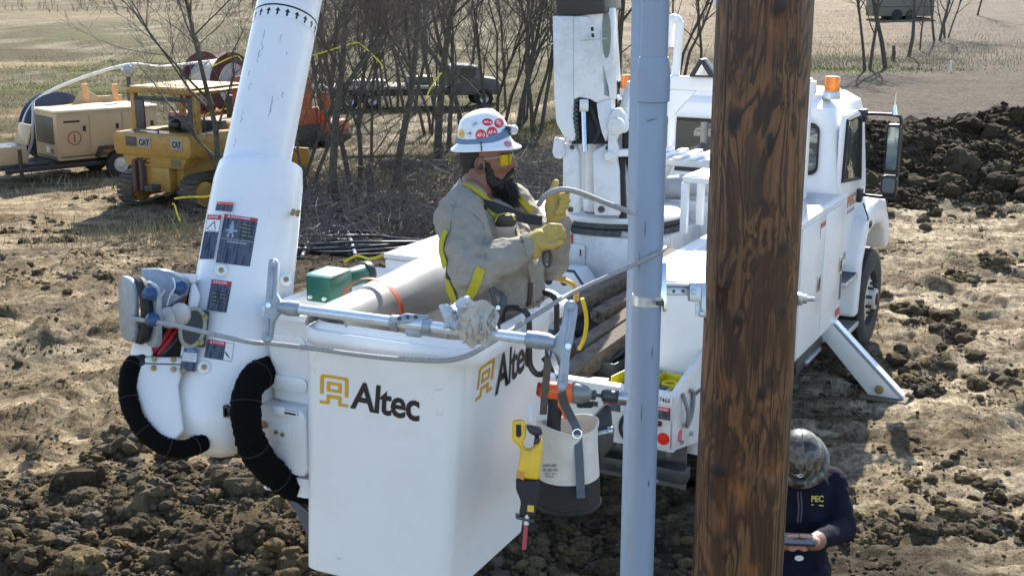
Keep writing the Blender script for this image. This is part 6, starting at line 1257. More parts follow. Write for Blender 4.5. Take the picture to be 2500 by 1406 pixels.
for sd in (-1, 1): wk('temple', G().tube(catmull([hc + Fh * .060 + Lh * sd * .068 + Vector((0, 0, .018)), hc + Fh * .02 + Lh * sd * .080 + Vector((0, 0, .012)), hc - Fh * .02 + Lh * sd * .078 + Vector((0, 0, .008))], 4), .0045, 6, flat=.5), mat('clear_temple', (.42, .36, .33), .2), gl_)
# hard hat
HF = frame(wp(1183, 352), Vector((Fh.x, Fh.y, .085)), (0, 0, 1))
hat_r = []
for z, a, b, cx_ in ((-.010, .131, .112, .004), (-.014, .133, .114, .004), (-.008, .133, .114, .004), (.006, .112, .094, .002), (.014, .102, .084, .0), (.035, .098, .081, -.001), (.062, .093, .077, -.002), (.088, .080, .067, -.003), (.106, .062, .053, .0), (.119, .040, .036, .006), (.124, .020, .018, .010), (.1255, .004, .004, .012)):
    ring = []
    for k in range(48):
        t = 2 * math.pi * k / 48; droop = .010 * max(0, math.cos(t)) ** 2 * (1 if z < .008 else 0); ring.append(HF @ Vector((cx_ + a * math.cos(t), b * math.sin(t), z - droop + (.006 * math.exp(-(math.sin(t) * b / .018) ** 2) * sm(z / .05)))))
    hat_r.append(ring)
hat_g = G().loft(hat_r); hat = wk('hard_hat', hat_g, HATW, smooth=50)
HB = BVHTree.FromPolygons([Vector(v) for v in hat_g.v], hat_g.f)
bd0, bd1 = [], []
for k in range(48):
    t = 2 * math.pi * k / 48; zz = .030 - .012 * math.sin(t) ** 2 * (1 if math.sin(t) < 0 else .6) + .010 * math.cos(t); ra = lerp(.103, .097, zz / .06)
    for L_, dz in ((bd0, -.013), (bd1, .013)): L_.append(HF @ Vector(((ra + .003) * math.cos(t), (ra * .83 + .003) * math.sin(t), zz + dz)))
hb_ = wk('hat_band', G().loft([bd0, bd1], False).loft([[p + (HF @ Vector((0, 0, .03)) - p) * .03 for p in bd0], [p + (HF @ Vector((0, 0, .03)) - p) * .03 for p in bd1]], False), mat('blue_elastic_band', (.13, .22, .36), .8, 0, .15, 60, .3, 200), hat, smooth=60)
wk('band_clip', G().tube([surf(1174, 347, HB, .006)[0], surf(1175, 358, HB, .005)[0], surf(1176, 369, HB, .004)[0]], .0022, 5), BLACKP, hat)
wk('headlamp', G().sphere(HF @ Vector((.112, 0, .046)), (.020, .026, .018), 14, rot=RH).cyl(HF @ Vector((.10, 0, .046)), HF @ Vector((.124, 0, .046)), .017, n=16), mat('grey_lamp_body', (.55, .56, .58), .3), hat, smooth=50); wk('lamp_mount', G().tube([HF @ Vector((.098, -.028 + .004 * i, .046 + .016 * math.sin(i))) for i in range(15)], .010, 8), BLACKP, hat)
def sticker(px, py, rx, ry, m, txt=None, tm=None, rot=0, name='sticker'):
    g = G(); c, s = math.cos(R_(rot)), math.sin(R_(rot))
    def P(u, v, o): 
        q = surf(px + (u * rx * c - v * ry * s), py + (u * rx * s + v * ry * c), HB, o); return q[0] if q else None
    rings = [[P(k * math.cos(6.283 * i / 20), k * math.sin(6.283 * i / 20), .0012) for i in range(20)] for k in (1, .6, .1)]
    if any(p is None for r in rings for p in r): return
    g.loft(rings, True, 0)
    if txt: put_text(g, txt, lambda x, y: P(-.72 + 1.44 * x, .32 - .64 * y, .002) or rings[2][0], 1, .02)
    wk(name, g, [m, tm or PWHITE], hat, smooth=0)
STR = mat('sticker_red', (.62, .03, .06), .4); STB = mat('sticker_blue', (.03, .36, .62), .4)
sticker(1174, 330, 13.5, 14, STR, 'AP-5'); sticker(1201, 323, 13, 13, STR, 'AP-6', rot=-8); sticker(1190, 299, 13, 9, STR, 'AP-4', rot=5); sticker(1218, 301, 11.5, 12, STR, 'SL', rot=30); sticker(1232, 322, 8, 8, STB, 'L1', rot=-8)
sticker(1240, 352, 10, 7, mat('sticker_pink', (.62, .20, .30), .5), rot=20); sticker(1128, 327, 7, 11, mat('sticker_yellow', (.78, .52, .10), .5), 'P', mat('sticker_amber', (.70, .36, .02), .5)); sticker(1146, 326, 8, 11, mat('sticker_pale', (.74, .75, .80), .5), '4', mat('sticker_ink_blue', (.12, .14, .30), .5)); sticker(1160, 303, 9, 8, mat('sticker_pale_blue', (.66, .74, .82), .5), 'S', mat('sticker_blue_ink', (.08, .25, .50), .5), rot=-30)
# gloved hands
def hand(name, prims, cuff):
    g = G()
    for p in prims:
        if len(p) == 3: g.sphere(p[0], p[1], 14, rot=p[2])
        else: g.cap2(*p)
    me = organic(name, g, .0032, 2, lambda c, n: .0024 * (.3 - abs(mnoise.noise(c * 45))) + .0014 * mnoise.noise(c * 110)); me.materials.append(GLOVEY); me.transform(Mi); h = place(name, me, worker)
    return h
k = -.34
pr = [(wp(1322, 585, k), (.048, .024, .040), RH), (wp(1342, 572, k), (.036, .024, .036), RH), (wR, .042, wp(1318, 586, k), .040)]
for (ax_, ay), (bx_, by), (cx_, cy_) in (((1343, 553), (1366, 553), (1372, 566)), ((1350, 563), (1374, 565), (1376, 580)), ((1352, 575), (1374, 578), (1372, 591)), ((1348, 587), (1366, 592), (1362, 602))):
    a, b, c = wp(ax_, ay, k - .008), wp(bx_, by, k + .01), wp(cx_, cy_, k + .045); pr += [(a, .0118, b, .0112), (b, .0112, c, .0104), (c, .0104, wp(cx_ - 22, cy_ + 2, k + .06), .0095)]
pr += [(wp(1322, 600, k - .012), .016, wp(1346, 600, k - .022), .0135), (wp(1346, 600, k - .022), .0135, wp(1368, 592, k - .016), .0115)]
hR = hand('right_glove', pr, None); wk('glove_cuff', G().tube([lerp(wR, wp(1318, 586, k), t) for t in (-.15, .2, .5)], [.052, .050, .046], 18), GLOVEY, hR, smooth=60)
k = -.0
pr = [(wp(1352, 507, k), (.038, .022, .040), RH), (wp(1356, 520, k), (.036, .024, .034), RH), (wL, .040, wp(1356, 520, k), .038), (wp(1343, 490, k), .018, wp(1350, 468, k - .005), .0155), (wp(1350, 468, k - .005), .0155, wp(1357, 446, k - .004), .0125)]
for (ax_, ay), (bx_, by), (cx_, cy_) in (((1350, 486), (1372, 470, ), (1384, 476)), ((1358, 492), (1378, 480), (1387, 490)), ((1362, 500), (1380, 493), (1382, 504)), ((1362, 510), (1376, 506), (1374, 517))):
    a, b, c = wp(ax_, ay, k), wp(bx_, by, k - .012), wp(cx_, cy_, k - .035); pr += [(a, .0125, b, .012), (b, .012, c, .011), (c, .011, wp(cx_ - 16, cy_ + 3, k - .048), .010)]
hL = hand('left_glove', pr, None); wk('glove_cuff', G().tube([lerp(wL, wp(1356, 520, 0), t) for t in (-.25, .2, .55)], [.050, .048, .043], 18), SHIRT, hL, smooth=60)
# cable in the hands and the snap hook
cb = [(1316, 500, .02), (1330, 480, -.04), (1352, 467, -.055), (1380, 463, -.05), (1420, 472, .0), (1480, 496, .12), (1545, 520, .22), (1590, 536, .27), (1612, 548, .28)]
tag(G().tube(catmull([wp(*p) for p in cb], 7), .0105, 9).build('grey_cable', ROPE, smooth=60), 'stiff grey cable held in yellow gloves and led to the conduit', 'cable')
sn = thing('snap_hook', 'dark metal snap hook hanging below the yellow glove', 'hook', Matrix.Translation(wp(1336, 625, -.30)))
G().tube([wp(1336 + 9 * math.cos(a), 630 + 20 * math.sin(a), -.29) for a in [6.283 * i / 22 for i in range(22)]], .006, 8, closed=True).build('hook_ring', DARKST, sn, world=True); G().cyl(wp(1334, 600, -.29), wp(1336, 612, -.29), .007, n=8).build('hook_shank', DARKST, sn, world=True)
# pliers standing in the rim pocket
pl = thing('slip_joint_pliers', 'dark slip joint pliers with open jaws sticking up at the bucket rim', 'pliers', Matrix.Translation(at(1222, 760, 4.22)))
G2 = pp(G(), [(1192, 703), (1200, 697), (1215, 706), (1226, 722), (1221, 725), (1206, 712), (1210, 728), (1218, 745), (1216, 775), (1204, 778), (1203, 745)], 4.22, .02); G2.build('upper_jaw', DARKST, pl, world=True, bevel=.003)
pp(G(), [(1214, 706), (1228, 712), (1238, 728), (1238, 742), (1230, 756), (1222, 775), (1208, 776), (1216, 748), (1222, 728)], 4.225, .02).build('lower_jaw', DARKST, pl, world=True, bevel=.003); G().cyl(at(1216, 751, 4.21), at(1216, 751, 4.25), .008, n=12).build('pivot', CHROME, pl, world=True); pp(G(), [(1204, 776), (1221, 776), (1222, 850), (1206, 850)], 4.222, .02).build('handle', BLACKP, pl, world=True, bevel=.004)

# ------------------------------------------------------------------ the second person on the ground
NAVY = cloth('navy_hooded_jumper', (.009, .010, .021))
D2 = 6.15
def q2(px, py, dd=0.0): return at(px, py, D2 + dd)
b2 = q2(1935, 1400); p2 = thing('person', 'person in navy hooded jumper and camouflage hard hat looking down at a phone', 'person', Matrix.Translation((b2.x, b2.y, gh(b2.x, b2.y))))
MI2 = MW[p2].inverted(); Fd, Ld, RD = axes(-98)
h2 = q2(1950, 1128, -.02)
g = G(); g.sphere(h2, (.085, .075, .10), 16, rot=RD); g.sphere(h2 + Fd * .05 + Vector((0, 0, -.05)), (.05, .052, .05), 12, rot=RD); g.sphere(h2 + Fd * .095 + Vector((0, 0, -.03)), (.014, .013, .018), 8, rot=RD); g.cap2(q2(1948, 1175, .10), .065, h2 + Vector((0, 0, -.06)), .06)
g.sphere(q2(1938, 1205, .10), (.13, .20, .17), 18, rot=RD); g.sphere(q2(1940, 1290, .08), (.14, .185, .20), 18, rot=RD); g.sphere(q2(1942, 1385, .08), (.135, .18, .16), 18, rot=RD); g.sphere(q2(1938, 1170, .13), (.10, .19, .07), 16, rot=RD)
for sx, ex, wx in ((2028, 2058, 1990), (1848, 1812, 1895)):
    s, e, w = q2(sx, 1178, .12), q2(ex, 1290, .02), q2(wx, 1322, -.24); g.cap2(s, .085, e, .068); g.cap2(e, .066, w, .042)
    d = (w - e).normalized(); g.cap2(w, .032, w + d * .05, .034)
for sd in (1, -1):
    h0 = b2 + Ld * sd * .095 + Vector((0, 0, -.02)); gr = gh(h0.x, h0.y); an = Vector((h0.x, h0.y, gr + .09)); kn = (h0 + an) / 2 + Fd * .03
    g.cap2(h0, .095, kn, .07); g.cap2(kn, .07, an, .052); g.cap2(an - Fd * .05 + Vector((0, 0, -.04)), .045, an + Fd * .15 + Vector((0, 0, -.05)), .04)
wrz = lambda c, n: 0 if (c - h2).length < .13 else .008 * (.4 - abs(mnoise.noise(c * 13))) + .004 * mnoise.noise(c * 28)
me = organic('body', g, .010, 5, wrz)
for m in (NAVY, SKIN, DENIM): me.materials.append(m)
wl_ = [q2(1985, 1322, -.26), q2(1900, 1322, -.26)]
for p in me.polygons: p.material_index = 1 if ((p.center - h2).length < .115 or min((p.center - w).length for w in wl_) < .075) else (2 if p.center.z < b2.z - .08 else 0)
me.transform(MI2); place('body', me, p2)
def k2(name, g, m, parent=None, bevel=0.0, **k): return g.build(name, m, parent or p2, world=True, bevel=bevel, **k)
HF2 = frame(h2 + Vector((0, -.02, .035)), Ld, Fd * -.62 * -1 + Vector((0, 0, .78)))
CAMO = bpy.data.materials.new('camouflage_shell'); CAMO.use_nodes = True; t_ = CAMO.node_tree; n_ = tex_noise(t_, 12, 4, .55, dist=.5); t_.links.new(ramp(t_, n_.outputs[0], [(.36, (.010, .010, .010)), (.45, (.05, .048, .036)), (.53, (.13, .122, .095)), (.59, (.022, .022, .020)), (.68, (.075, .068, .048))], 'CONSTANT').outputs[0], t_.nodes['Principled BSDF'].inputs['Base Color']); t_.nodes['Principled BSDF'].inputs['Roughness'].default_value = .36; t_.nodes['Principled BSDF'].inputs['Coat Weight'].default_value = .15
rr2 = []
for z, a, b in ((-.012, .145, .165), (-.016, .147, .167), (-.008, .145, .165), (.008, .118, .138), (.04, .114, .134), (.08, .100, .118), (.11, .076, .09), (.128, .045, .055), (.135, .012, .014)): rr2.append([HF2 @ Vector((a * math.cos(6.283 * i / 40), b * math.sin(6.283 * i / 40), z)) for i in range(40)])
hh = k2('hard_hat', G().loft(rr2), CAMO, smooth=50)
k2('hat_ridge', G().tube(catmull([HF2 @ Vector((0, -.125, .05)), HF2 @ Vector((0, -.09, .10)), HF2 @ Vector((0, 0, .136)), HF2 @ Vector((0, .09, .10)), HF2 @ Vector((0, .125, .05))], 5), .010, 8, flat=.5), CAMO, hh, smooth=60)
k2('hat_band_seam', G().tube([HF2 @ Vector((.1175 * math.cos(6.283 * i / 40), .1375 * math.sin(6.283 * i / 40), .016)) for i in range(40)], .003, 5, closed=True), BLACKP, hh)
k2('hat_emblem', G().tube([HF2 @ Vector((-.01 + .016 * math.cos(6.283 * i / 14), -.131 + .004 * math.sin(i), .05 + .010 * math.sin(6.283 * i / 14))) for i in range(14)], .0022, 5, closed=True), PWHITE, hh)
hd_ = []
for i in range(17):
    a = R_(15 + 150 * i / 16); c_ = q2(1948, 1180, .10) + (Ld * math.cos(a) * .155 - Fd * math.sin(a) * .13); hd_.append(c_)
k2('hood', G().loft([[p + Vector((0, 0, -.06)) for p in hd_], [p * 1.0 + Vector((0, 0, .03)) + (p - q2(1948, 1180, .10)) * .12 for p in hd_], [p + Vector((0, 0, .085)) - (p - q2(1948, 1180, .10)) * .12 for p in hd_], [p + Vector((0, 0, -.02)) - (p - q2(1948, 1180, .10)) * .45 for p in hd_]], False, closed=False), NAVY, smooth=60)
for px in (1955, 1948): k2('hood_cord', G().tube(catmull([q2(px, 1200, -.08), q2(px + 2, 1240, -.085), q2(px - 1, 1275, -.09)], 4), .0045, 6), mat('navy_cord', (.05, .055, .08), .8))
g = G(); BV2 = BVHTree.FromPolygons([MW[p2] @ v.co for v in me.vertices], [list(p.vertices) for p in me.polygons])
def s2(px, py, o): q = surf(px, py, BV2, o); return q[0] if q else q2(px, py)
put_text(g, 'PEC', lambda x, y: s2(1980 + 30 * x, 1224 - 15 * y, .003), 0, .03); g.add([s2(1980, 1230, .003), s2(2010, 1232, .003), s2(2010, 1235, .003), s2(1980, 1233, .003)], [(0, 1, 2, 3)]); k2('chest_logo', g, mat('pale_yellow_print', (.60, .52, .12), .7), smooth=0)
k2('oval_badge', G().loft([[s2(1951 + 11 * r * math.cos(6.283 * i / 18), 1362 + 7 * r * math.sin(6.283 * i / 18), .004) for i in range(18)] for r in (1, .3)]), PWHITE, smooth=0)
PHW = q2(1948, 1316, -.30)
phone = thing('mobile_phone', 'dark phone held in both hands by the person in navy', 'phone', Matrix.Translation(PHW)); PF = frame((0, 0, 0), (1, 0, -.05), (0, .93, .36))
G().box((0, 0, 0), (.155, .010, .078), T=PF).build('phone_case', BLACKP, phone, bevel=.004); G().box((0, -.0056, 0), (.14, .001, .066), T=PF).build('phone_screen', GLASS, phone)
# fingers
for sgn, cx_ in ((1, 1972), (-1, 1922)):
    g = G(); base = q2(cx_ + sgn * 14, 1322, -.27)
    g.sphere(base, (.036, .030, .026), 12)
    for j, (dy, L_) in enumerate(((-.0, .060), (-.010, .064), (-.020, .060), (-.030, .050))):
        a = base + Vector((-sgn * .02, -.012, -.012 + dy * .4)); b_ = a + Vector((-sgn * L_ * .6, -.012, -.006)); g.cap2(a, .0100, b_, .0092); g.cap2(b_, .0092, b_ + Vector((-sgn * L_ * .35, .008, .004)), .0082)
    t0 = base + Vector((-sgn * .012, -.005, .022)); t1 = t0 + Vector((-sgn * .03, -.012, .014)); g.cap2(t0, .012, t1, .0105); g.cap2(t1, .0105, t1 + Vector((-sgn * .026, -.004, .004)), .0092)
    hm = organic('hand', g, .0042, 3); hm.materials.append(mat('light_skin', (.48, .25, .18), .5, 0, .1, 30)); hm.transform(MI2); place('hand', hm, p2)
# ------------------------------------------------------------------ tools hanging on the bucket
CANV = mat('off_white_canvas', (.70, .66, .595), .9, 0, .10, 14, .35, 160, .2); STRG = mat('grey_blue_webbing', (.10, .12, .155), .8, 0, .15, 60, .3, 250)
bagc = at(1386, 1180, 4.42); bag = thing('canvas_tool_bag', 'off white canvas tool bucket with black base hanging from the rim hook', 'tool bag', Matrix.Translation((bagc.x, bagc.y, at(1386, 1232, 4.42).z)))
zt_ = at(1386, 1022, 4.42).z - at(1386, 1232, 4.42).z
def bagring(t, r0=None):
    r = lerp(.118, .102, t) if r0 is None else r0; out = []
    for i in range(40):
        a = 6.283 * i / 40; rr = r * (1 + .025 * math.sin(2 * a + 1) * t + .03 * mnoise.noise(Vector((math.cos(a) * 2, math.sin(a) * 2, t * 2)))); out.append((rr * math.cos(a), rr * math.sin(a) * .95, zt_ * t + (.012 * math.sin(a * 2 + .6) if t > .9 else 0)))
    return out
cv = G().loft([bagring(.36), bagring(.5), bagring(.65), bagring(.8), bagring(.93), bagring(1.0), [(x * .94, y * .94, z - .001) for x, y, z in bagring(1.0)], [(x * .93, y * .93, z) for x, y, z in bagring(.7)], [(x * .9, y * .9, z) for x, y, z in bagring(.4)]]).build('canvas_wall', CANV, bag, smooth=60)
G().loft([[(x * .97, y * .97, -.004) for x, y, z in bagring(0)], bagring(.01), bagring(.03), bagring(.2), [(x * 1.005, y * 1.005, z) for x, y, z in bagring(.365)]]).build('black_base', BLACKR, bag, smooth=40)
G().tube([(x * 1.01, y * 1.01, z) for x, y, z in bagring(.03)], .006, 6, closed=True).build('base_seam', BLACKP, bag); G().tube([(x, y, z) for x, y, z in bagring(1.0)], .006, 6, closed=True).build('top_hem', CANV, bag)
wpts = [(1370, 955, 4.0), (1378, 985, 4.15), (1395, 1020, 4.27), (1408, 1050, 4.29), (1414, 1120, 4.285), (1418, 1215, 4.30)]
G().ribbon(catmull([at(*p) for p in wpts], 5), [Vector((.1, -1, .1))] * 26, .030, .004).build('hanging_strap', STRG, bag, world=True)
G().ribbon(catmull([at(*p) for p in [(1340, 860, 4.28), (1334, 920, 4.30), (1326, 1010, 4.38)]], 5), [Vector((.1, -1, .1))] * 11, .026, .004).build('hanging_strap', mat('brown_webbing', (.12, .10, .09), .8), bag, world=True)
G().ribbon(catmull([at(*p) for p in [(1345, 862, 4.27), (1358, 900, 4.2), (1368, 945, 4.05)]], 5), [Vector((.1, -1, .1))] * 11, .020, .004).build('hanging_strap', STRG, bag, world=True)
G().tube([at(1340 + 7 * math.cos(a), 858 + 10 * math.sin(a), 4.27) for a in [6.283 * i / 16 for i in range(16)]], .0045, 6, closed=True).build('snap_ring', BLACKP, bag, world=True)
G().tube([at(1409 + 11 * math.cos(a), 1058 + 11 * math.sin(a), 4.27) for a in [6.283 * i / 16 for i in range(16)]], .0028, 6, closed=True).build('d_ring', CHROME, bag, world=True)
BB = BVHTree.FromPolygons([MW[bag] @ v.co for v in cv.data.vertices], [list(p.vertices) for p in cv.data.polygons])
def bs_(px, py, o=.002): q = surf(px, py, BB, o); return q[0] if q else at(px, py, 4.31)
g = G(); put_text(g, 'LOAD LIMIT', lambda x, y: bs_(1326 + 34 * x, 1139 - 7 * y), 0, .02); put_text(g, '75 LBS UPS', lambda x, y: bs_(1326 + 36 * x, 1150 - 7 * y), 0, .02); put_text(g, 'INSPECT BAG', lambda x, y: bs_(1328 + 30 * x, 1157 - 4 * y), 0, .01); put_text(g, 'BEFORE USE', lambda x, y: bs_(1332 + 20 * x, 1164 - 4 * y), 0, .01); g.build('printed_lettering', mat('grey_ink', (.14, .17, .18), .7), bag, world=True, smooth=0)
g = G()
for i in range(5): a = R_(150 + i * 14); g.add([bs_(1452 + 0, 1078), bs_(1452 + 26 * math.cos(a) , 1082 + 30 * math.sin(a)), bs_(1452 + 26 * math.cos(a + .09), 1084 + 30 * math.sin(a + .09))], [(0, 1, 2)])
g.build('red_print', RED, bag, world=True, smooth=0)
pk_ = G(); pp(pk_, [(1445, 1055), (1452, 1015), (1480, 985), (1492, 990), (1496, 1040), (1500, 1050), (1496, 1095), (1478, 1110), (1470, 1150), (1462, 1130), (1446, 1120)], 4.46, .05); pk_.build('side_pouch', BLACKP, bag, world=True, bevel=.008)
G().cyl(at(1448, 1062, 4.42), at(1490, 1052, 4.42), .010, n=10).cyl(at(1484, 1052, 4.42), at(1496, 1050, 4.42), .016, n=12).build('pouch_rod', STEEL, bag, world=True, bevel=.002)
# orange impact driver standing in the bag
dr = thing('impact_driver', 'orange and black impact driver with long grey socket sticking out of the tool bag', 'power tool', Matrix.Translation(at(1365, 1000, 4.36)))
def dp(name, g, m, parent=None, bevel=0.0, **k): return g.build(name, m, parent or dr, world=True, bevel=bevel, **k)
dp('motor_housing', G().tube([at(x, y, 4.36) for x, y in ((1315, 950), (1322, 952), (1345, 953), (1385, 958), (1398, 960))], [.018, .030, .032, .036, .034], 16), ORANGE, smooth=50); dp('end_cap', G().tube([at(1310, 949, 4.36), at(1318, 950, 4.36)], [.022, .028], 14), mat('dark_orange_red', (.35, .03, .02), .4), bevel=.004)
dp('gear_case', G().tube([at(x, y, 4.36) for x, y in ((1396, 958), (1402, 958), (1422, 960), (1436, 962), (1446, 963))], [.034, .040, .037, .028, .016], 20), mat('worn_grey_casting', (.22, .25, .25), .4, .4), smooth=60)
dp('grip', G().tube([at(x, y, 4.37) for x, y in ((1352, 960), (1356, 990), (1352, 1030), (1350, 1060))], [.030, .026, .025, .028], 14), BLACKR, smooth=60); dp('trigger_guard', pp(G(), [(1345, 970), (1378, 972), (1382, 1000), (1388, 1020), (1378, 1025), (1368, 1000), (1350, 985)], 4.345, .03), ORANGE, bevel=.006)
dp('anvil', G().cyl(at(1444, 963, 4.36), at(1455, 964, 4.36), .018, n=14).cyl(at(1455, 964, 4.36), at(1470, 966, 4.36), .007, n=10), DARKST, bevel=.002); dp('socket', G().tube([at(x, y, 4.36) for x, y in ((1468, 965), (1472, 965), (1505, 969), (1508, 969), (1528, 971))], [.015, .022, .022, .026, .026], 18), DARKST); dp('socket_tip', G().cyl(at(1508, 969, 4.355), at(1530, 972, 4.355), .027, n=18), STEEL, bevel=.002)
dp('dark_nose', G().box(at(1428, 985, 4.38), (.06, .03, .03)), BLACKR, bevel=.01)
# yellow reciprocating saw hung on the bucket wall
sw = thing('reciprocating_saw', 'yellow and black cordless reciprocating saw hanging blade down on the bucket wall', 'power tool', Matrix.Translation(at(1285, 1180, 4.16)))
def wpn(name, g, m, parent=None, bevel=0.0, **k): return g.build(name, m, parent or sw, world=True, bevel=bevel, **k)
DS = 4.15
wpn('body_housing', pp(G(), [(1272, 1092), (1292, 1100), (1310, 1088), (1323, 1066), (1325, 1100), (1320, 1130), (1316, 1172), (1261, 1167), (1268, 1130)], DS - .012, .062), YELLOWT, bevel=.012, seg=3)
hd = wpn('rear_handle', pp(G(), [(1250, 1031), (1262, 1025), (1280, 1027), (1285, 1040), (1284, 1065), (1276, 1085), (1286, 1098), (1272, 1096), (1258, 1082), (1250, 1074)], DS - .008, .040), YELLOWT, bevel=.007, seg=3); wpn('handle_shade_patch', pp(G(), [(1260, 1036), (1272, 1036), (1273, 1062), (1268, 1068), (1260, 1064)], DS - .010, .004), BLACKR, hd)  # black patch on the solid handle stands in for its shaded opening
wpn('battery', pp(G(), [(1284, 1038), (1322, 1046), (1326, 1060), (1312, 1067), (1300, 1062), (1290, 1056)], DS - .016, .060), BLACKP, bevel=.008); wpn('trigger', pp(G(), [(1308, 1070), (1318, 1068), (1314, 1084), (1306, 1082)], DS - .014, .03), BLACKP, bevel=.004)
wpn('front_grip', pp(G(), [(1259, 1167), (1317, 1172), (1315, 1200), (1309, 1247), (1305, 1268), (1266, 1262), (1273, 1228), (1260, 1196)], DS - .010, .056), BLACKR, bevel=.014, seg=3); wpn('label_plate', pp(G(), [(1288, 1232), (1304, 1234), (1303, 1250), (1287, 1248)], DS - .014, .004), YELLOWT)
wpn('shoe', pp(G(), [(1258, 1258), (1300, 1268), (1306, 1276), (1290, 1274), (1260, 1266)], DS - .01, .06), DARKST, bevel=.002); wpn('blade_clamp', G().cyl(at(1287, 1248, DS), at(1285, 1280, DS), .010, n=10), STEEL); wpn('saw_blade', pp(G(), [(1279, 1278), (1289, 1280), (1285, 1340), (1274, 1342)], DS, .003), mat('red_saw_blade', (.42, .04, .05), .45)); wpn('orange_print', pp(G(), [(1262, 1148), (1280, 1152), (1279, 1172), (1260, 1165)], DS - .0155, .004), mat('amber_print', (.62, .26, .03), .5))
g = G().tube(catmull([at(1296, 1030, 4.16), at(1296, 1000, 4.17), at(1299, 985, 4.18)], 4), .005, 6); tag(g.build('saw_hanger', mat('pale_blue_cord', (.55, .66, .76), .6)), 'pale cord loop the yellow saw hangs from', 'cord')
# ------------------------------------------------------------------ machines in the background
CATY = paint('machine_yellow', (.38, .20, .028), .95, .55, (.15, .11, .065), 5.0); TANP = paint('desert_tan', (.44, .31, .17), .3, .5, (.30, .22, .13)); ORP = paint('machine_orange', (.42, .09, .025), .7, .45, (.20, .08, .04))
TRACK = mat('muddy_track_steel', (.085, .072, .058), .8, .2, .5, 10, .4); GRILL = stripes('louvre_grille', (.16, .12, .07), (.05, .04, .03), 28, width=.5)
# bulldozer: local x right, y forward, z up, origin under its middle
dz = gnd(488, 490); DZM = rz(-R_(27), dz) @ Matrix.Scale(.96, 4)
doz = thing('bulldozer', 'yellow tracked bulldozer seen from behind with canopy and mud caked tracks', 'bulldozer', DZM)
def zp(name, g, m, parent=None, bevel=.02, **k): return g.build(name, m, parent or doz, bevel=bevel, **k)
tank = zp('rear_tank', G().prism([(-1.12, 1.28), (1.12, 1.28), (1.18, 1.42), (1.18, 1.74), (1.10, 1.82), (-1.10, 1.82), (-1.18, 1.74), (-1.18, 1.42)], -1.55, -.95), CATY, bevel=.04)
zp('tank_lower', G().prism([(-.85, 1.02), (.85, 1.02), (1.0, 1.30), (-1.0, 1.30)], -1.48, -.95), CATY, tank); zp('vent_grille', B(.50, .82, -1.485, -1.47, 1.06, 1.24), GRILL, tank, 0)
for x0, x1 in ((-.40, .0), (.62, .95)):
    d = zp('maker_plate', B(x0, x1, -1.562, -1.552, 1.48, 1.74), mat('dirty_white_plate', (.28, .26, .23), .6), tank, .004); g = G(); put_text(g, 'CAT', lambda x, y: (x0 + (x1 - x0) * (.1 + .8 * x), -1.566, 1.53 + .15 * y), 0, .05); zp('plate_lettering', g, INK, d, 0)
g = G(); put_text(g, 'PEC', lambda x, y: (-.55 + .42 * x, -1.484, 1.10 + .13 * y), 0, .05); zp('tank_lettering', g, INK, tank, 0)
zp('tank_recess', B(-.78, -.45, -1.56, -1.548, 1.50, 1.72), DARKST, tank, .01); zp('tank_handle', G().tube(catmull([(-.5, -1.5, 1.83), (-.45, -1.52, 1.9), (.15, -1.52, 1.9), (.2, -1.5, 1.83)], 4), .02, 8), DARKST, tank, 0)
zp('hull', B(-.62, .62, -1.2, 1.6, .55, 1.30), CATY); zp('drawbar_block', B(-.40, .40, -1.45, -1.1, .45, 1.05), CATY); zp('drawbar', B(-.12, .12, -1.75, -1.4, .48, .62), TRACK)
zp('ripper_frame', B(-.62, -.50, -1.60, -1.3, .45, 1.18), mat('rusty_brown_steel', (.10, .055, .04), .8), bevel=.02); zp('ripper_frame', B(-.40, -.30, -1.60, -1.3, .45, 1.18), mat('rusty_brown_steel', (.10, .055, .04), .8), bevel=.02)
zp('engine_hood', G().prism([(-.55, 1.3), (.55, 1.3), (.55, 1.85), (.45, 1.95), (-.45, 1.95), (-.55, 1.85)], .55, 2.0), CATY, bevel=.03); zp('operator_deck', B(-1.0, 1.0, -1.0, .6, 1.30, 1.42), CATY)
for s in (-1, 1):
    zp('fender', G().prism([(-1.2, 1.28), (1.4, 1.28), (1.3, 1.72), (-.3, 1.80), (-1.2, 1.75)], s * .72, s * 1.16, axis=0), CATY, bevel=.03)
    out = [(1.55 * math.cos(a) if abs(math.cos(a)) < 2 else 0, 0) for a in (0,)]
    path = []
    for i in range(10): a = R_(-90 + 180 * i / 9); path.append((1.35 + .38 * math.cos(a), .42 + .38 * math.sin(a)))
    for i in range(10): a = R_(90 + 180 * i / 9); path.append((-1.15 + .38 * math.cos(a), .42 + .38 * math.sin(a)))
    tf = zp('track_frame', G().prism([(-1.2, .22), (1.4, .22), (1.4, .62), (-1.2, .62)], s * .74, s * 1.16, axis=0), CATY)
    for yy in (1.35, -1.15): zp('sprocket', G().cyl((s * .72, yy, .42), (s * 1.2, yy, .42), .30, n=24), CATY, tf)
    per = []; L = len(path)
    for i in range(L):
        a, b = Vector(path[i]), Vector(path[(i + 1) % L]); k = max(1, int((b - a).length / .115))
        for j in range(k): per.append((a.lerp(b, j / k), (b - a).normalized()))
    for q, t in per: zp('track_shoe', G().box((0, 0, 0), (.50, .104, .03)).box((0, .02, -.03), (.50, .018, .045)), TRACK, tf, 0).matrix_local = Matrix.Translation((s * .95, q.x, q.y)) @ Matrix.Rotation(math.atan2(t.y, t.x), 4, 'X')
cn = zp('canopy_roof', G().prism([(-1.05, 2.70), (1.05, 2.70), (1.08, 2.78), (.9, 2.84), (-.9, 2.84), (-1.08, 2.78)], -1.15, .85), CATY, bevel=.02)
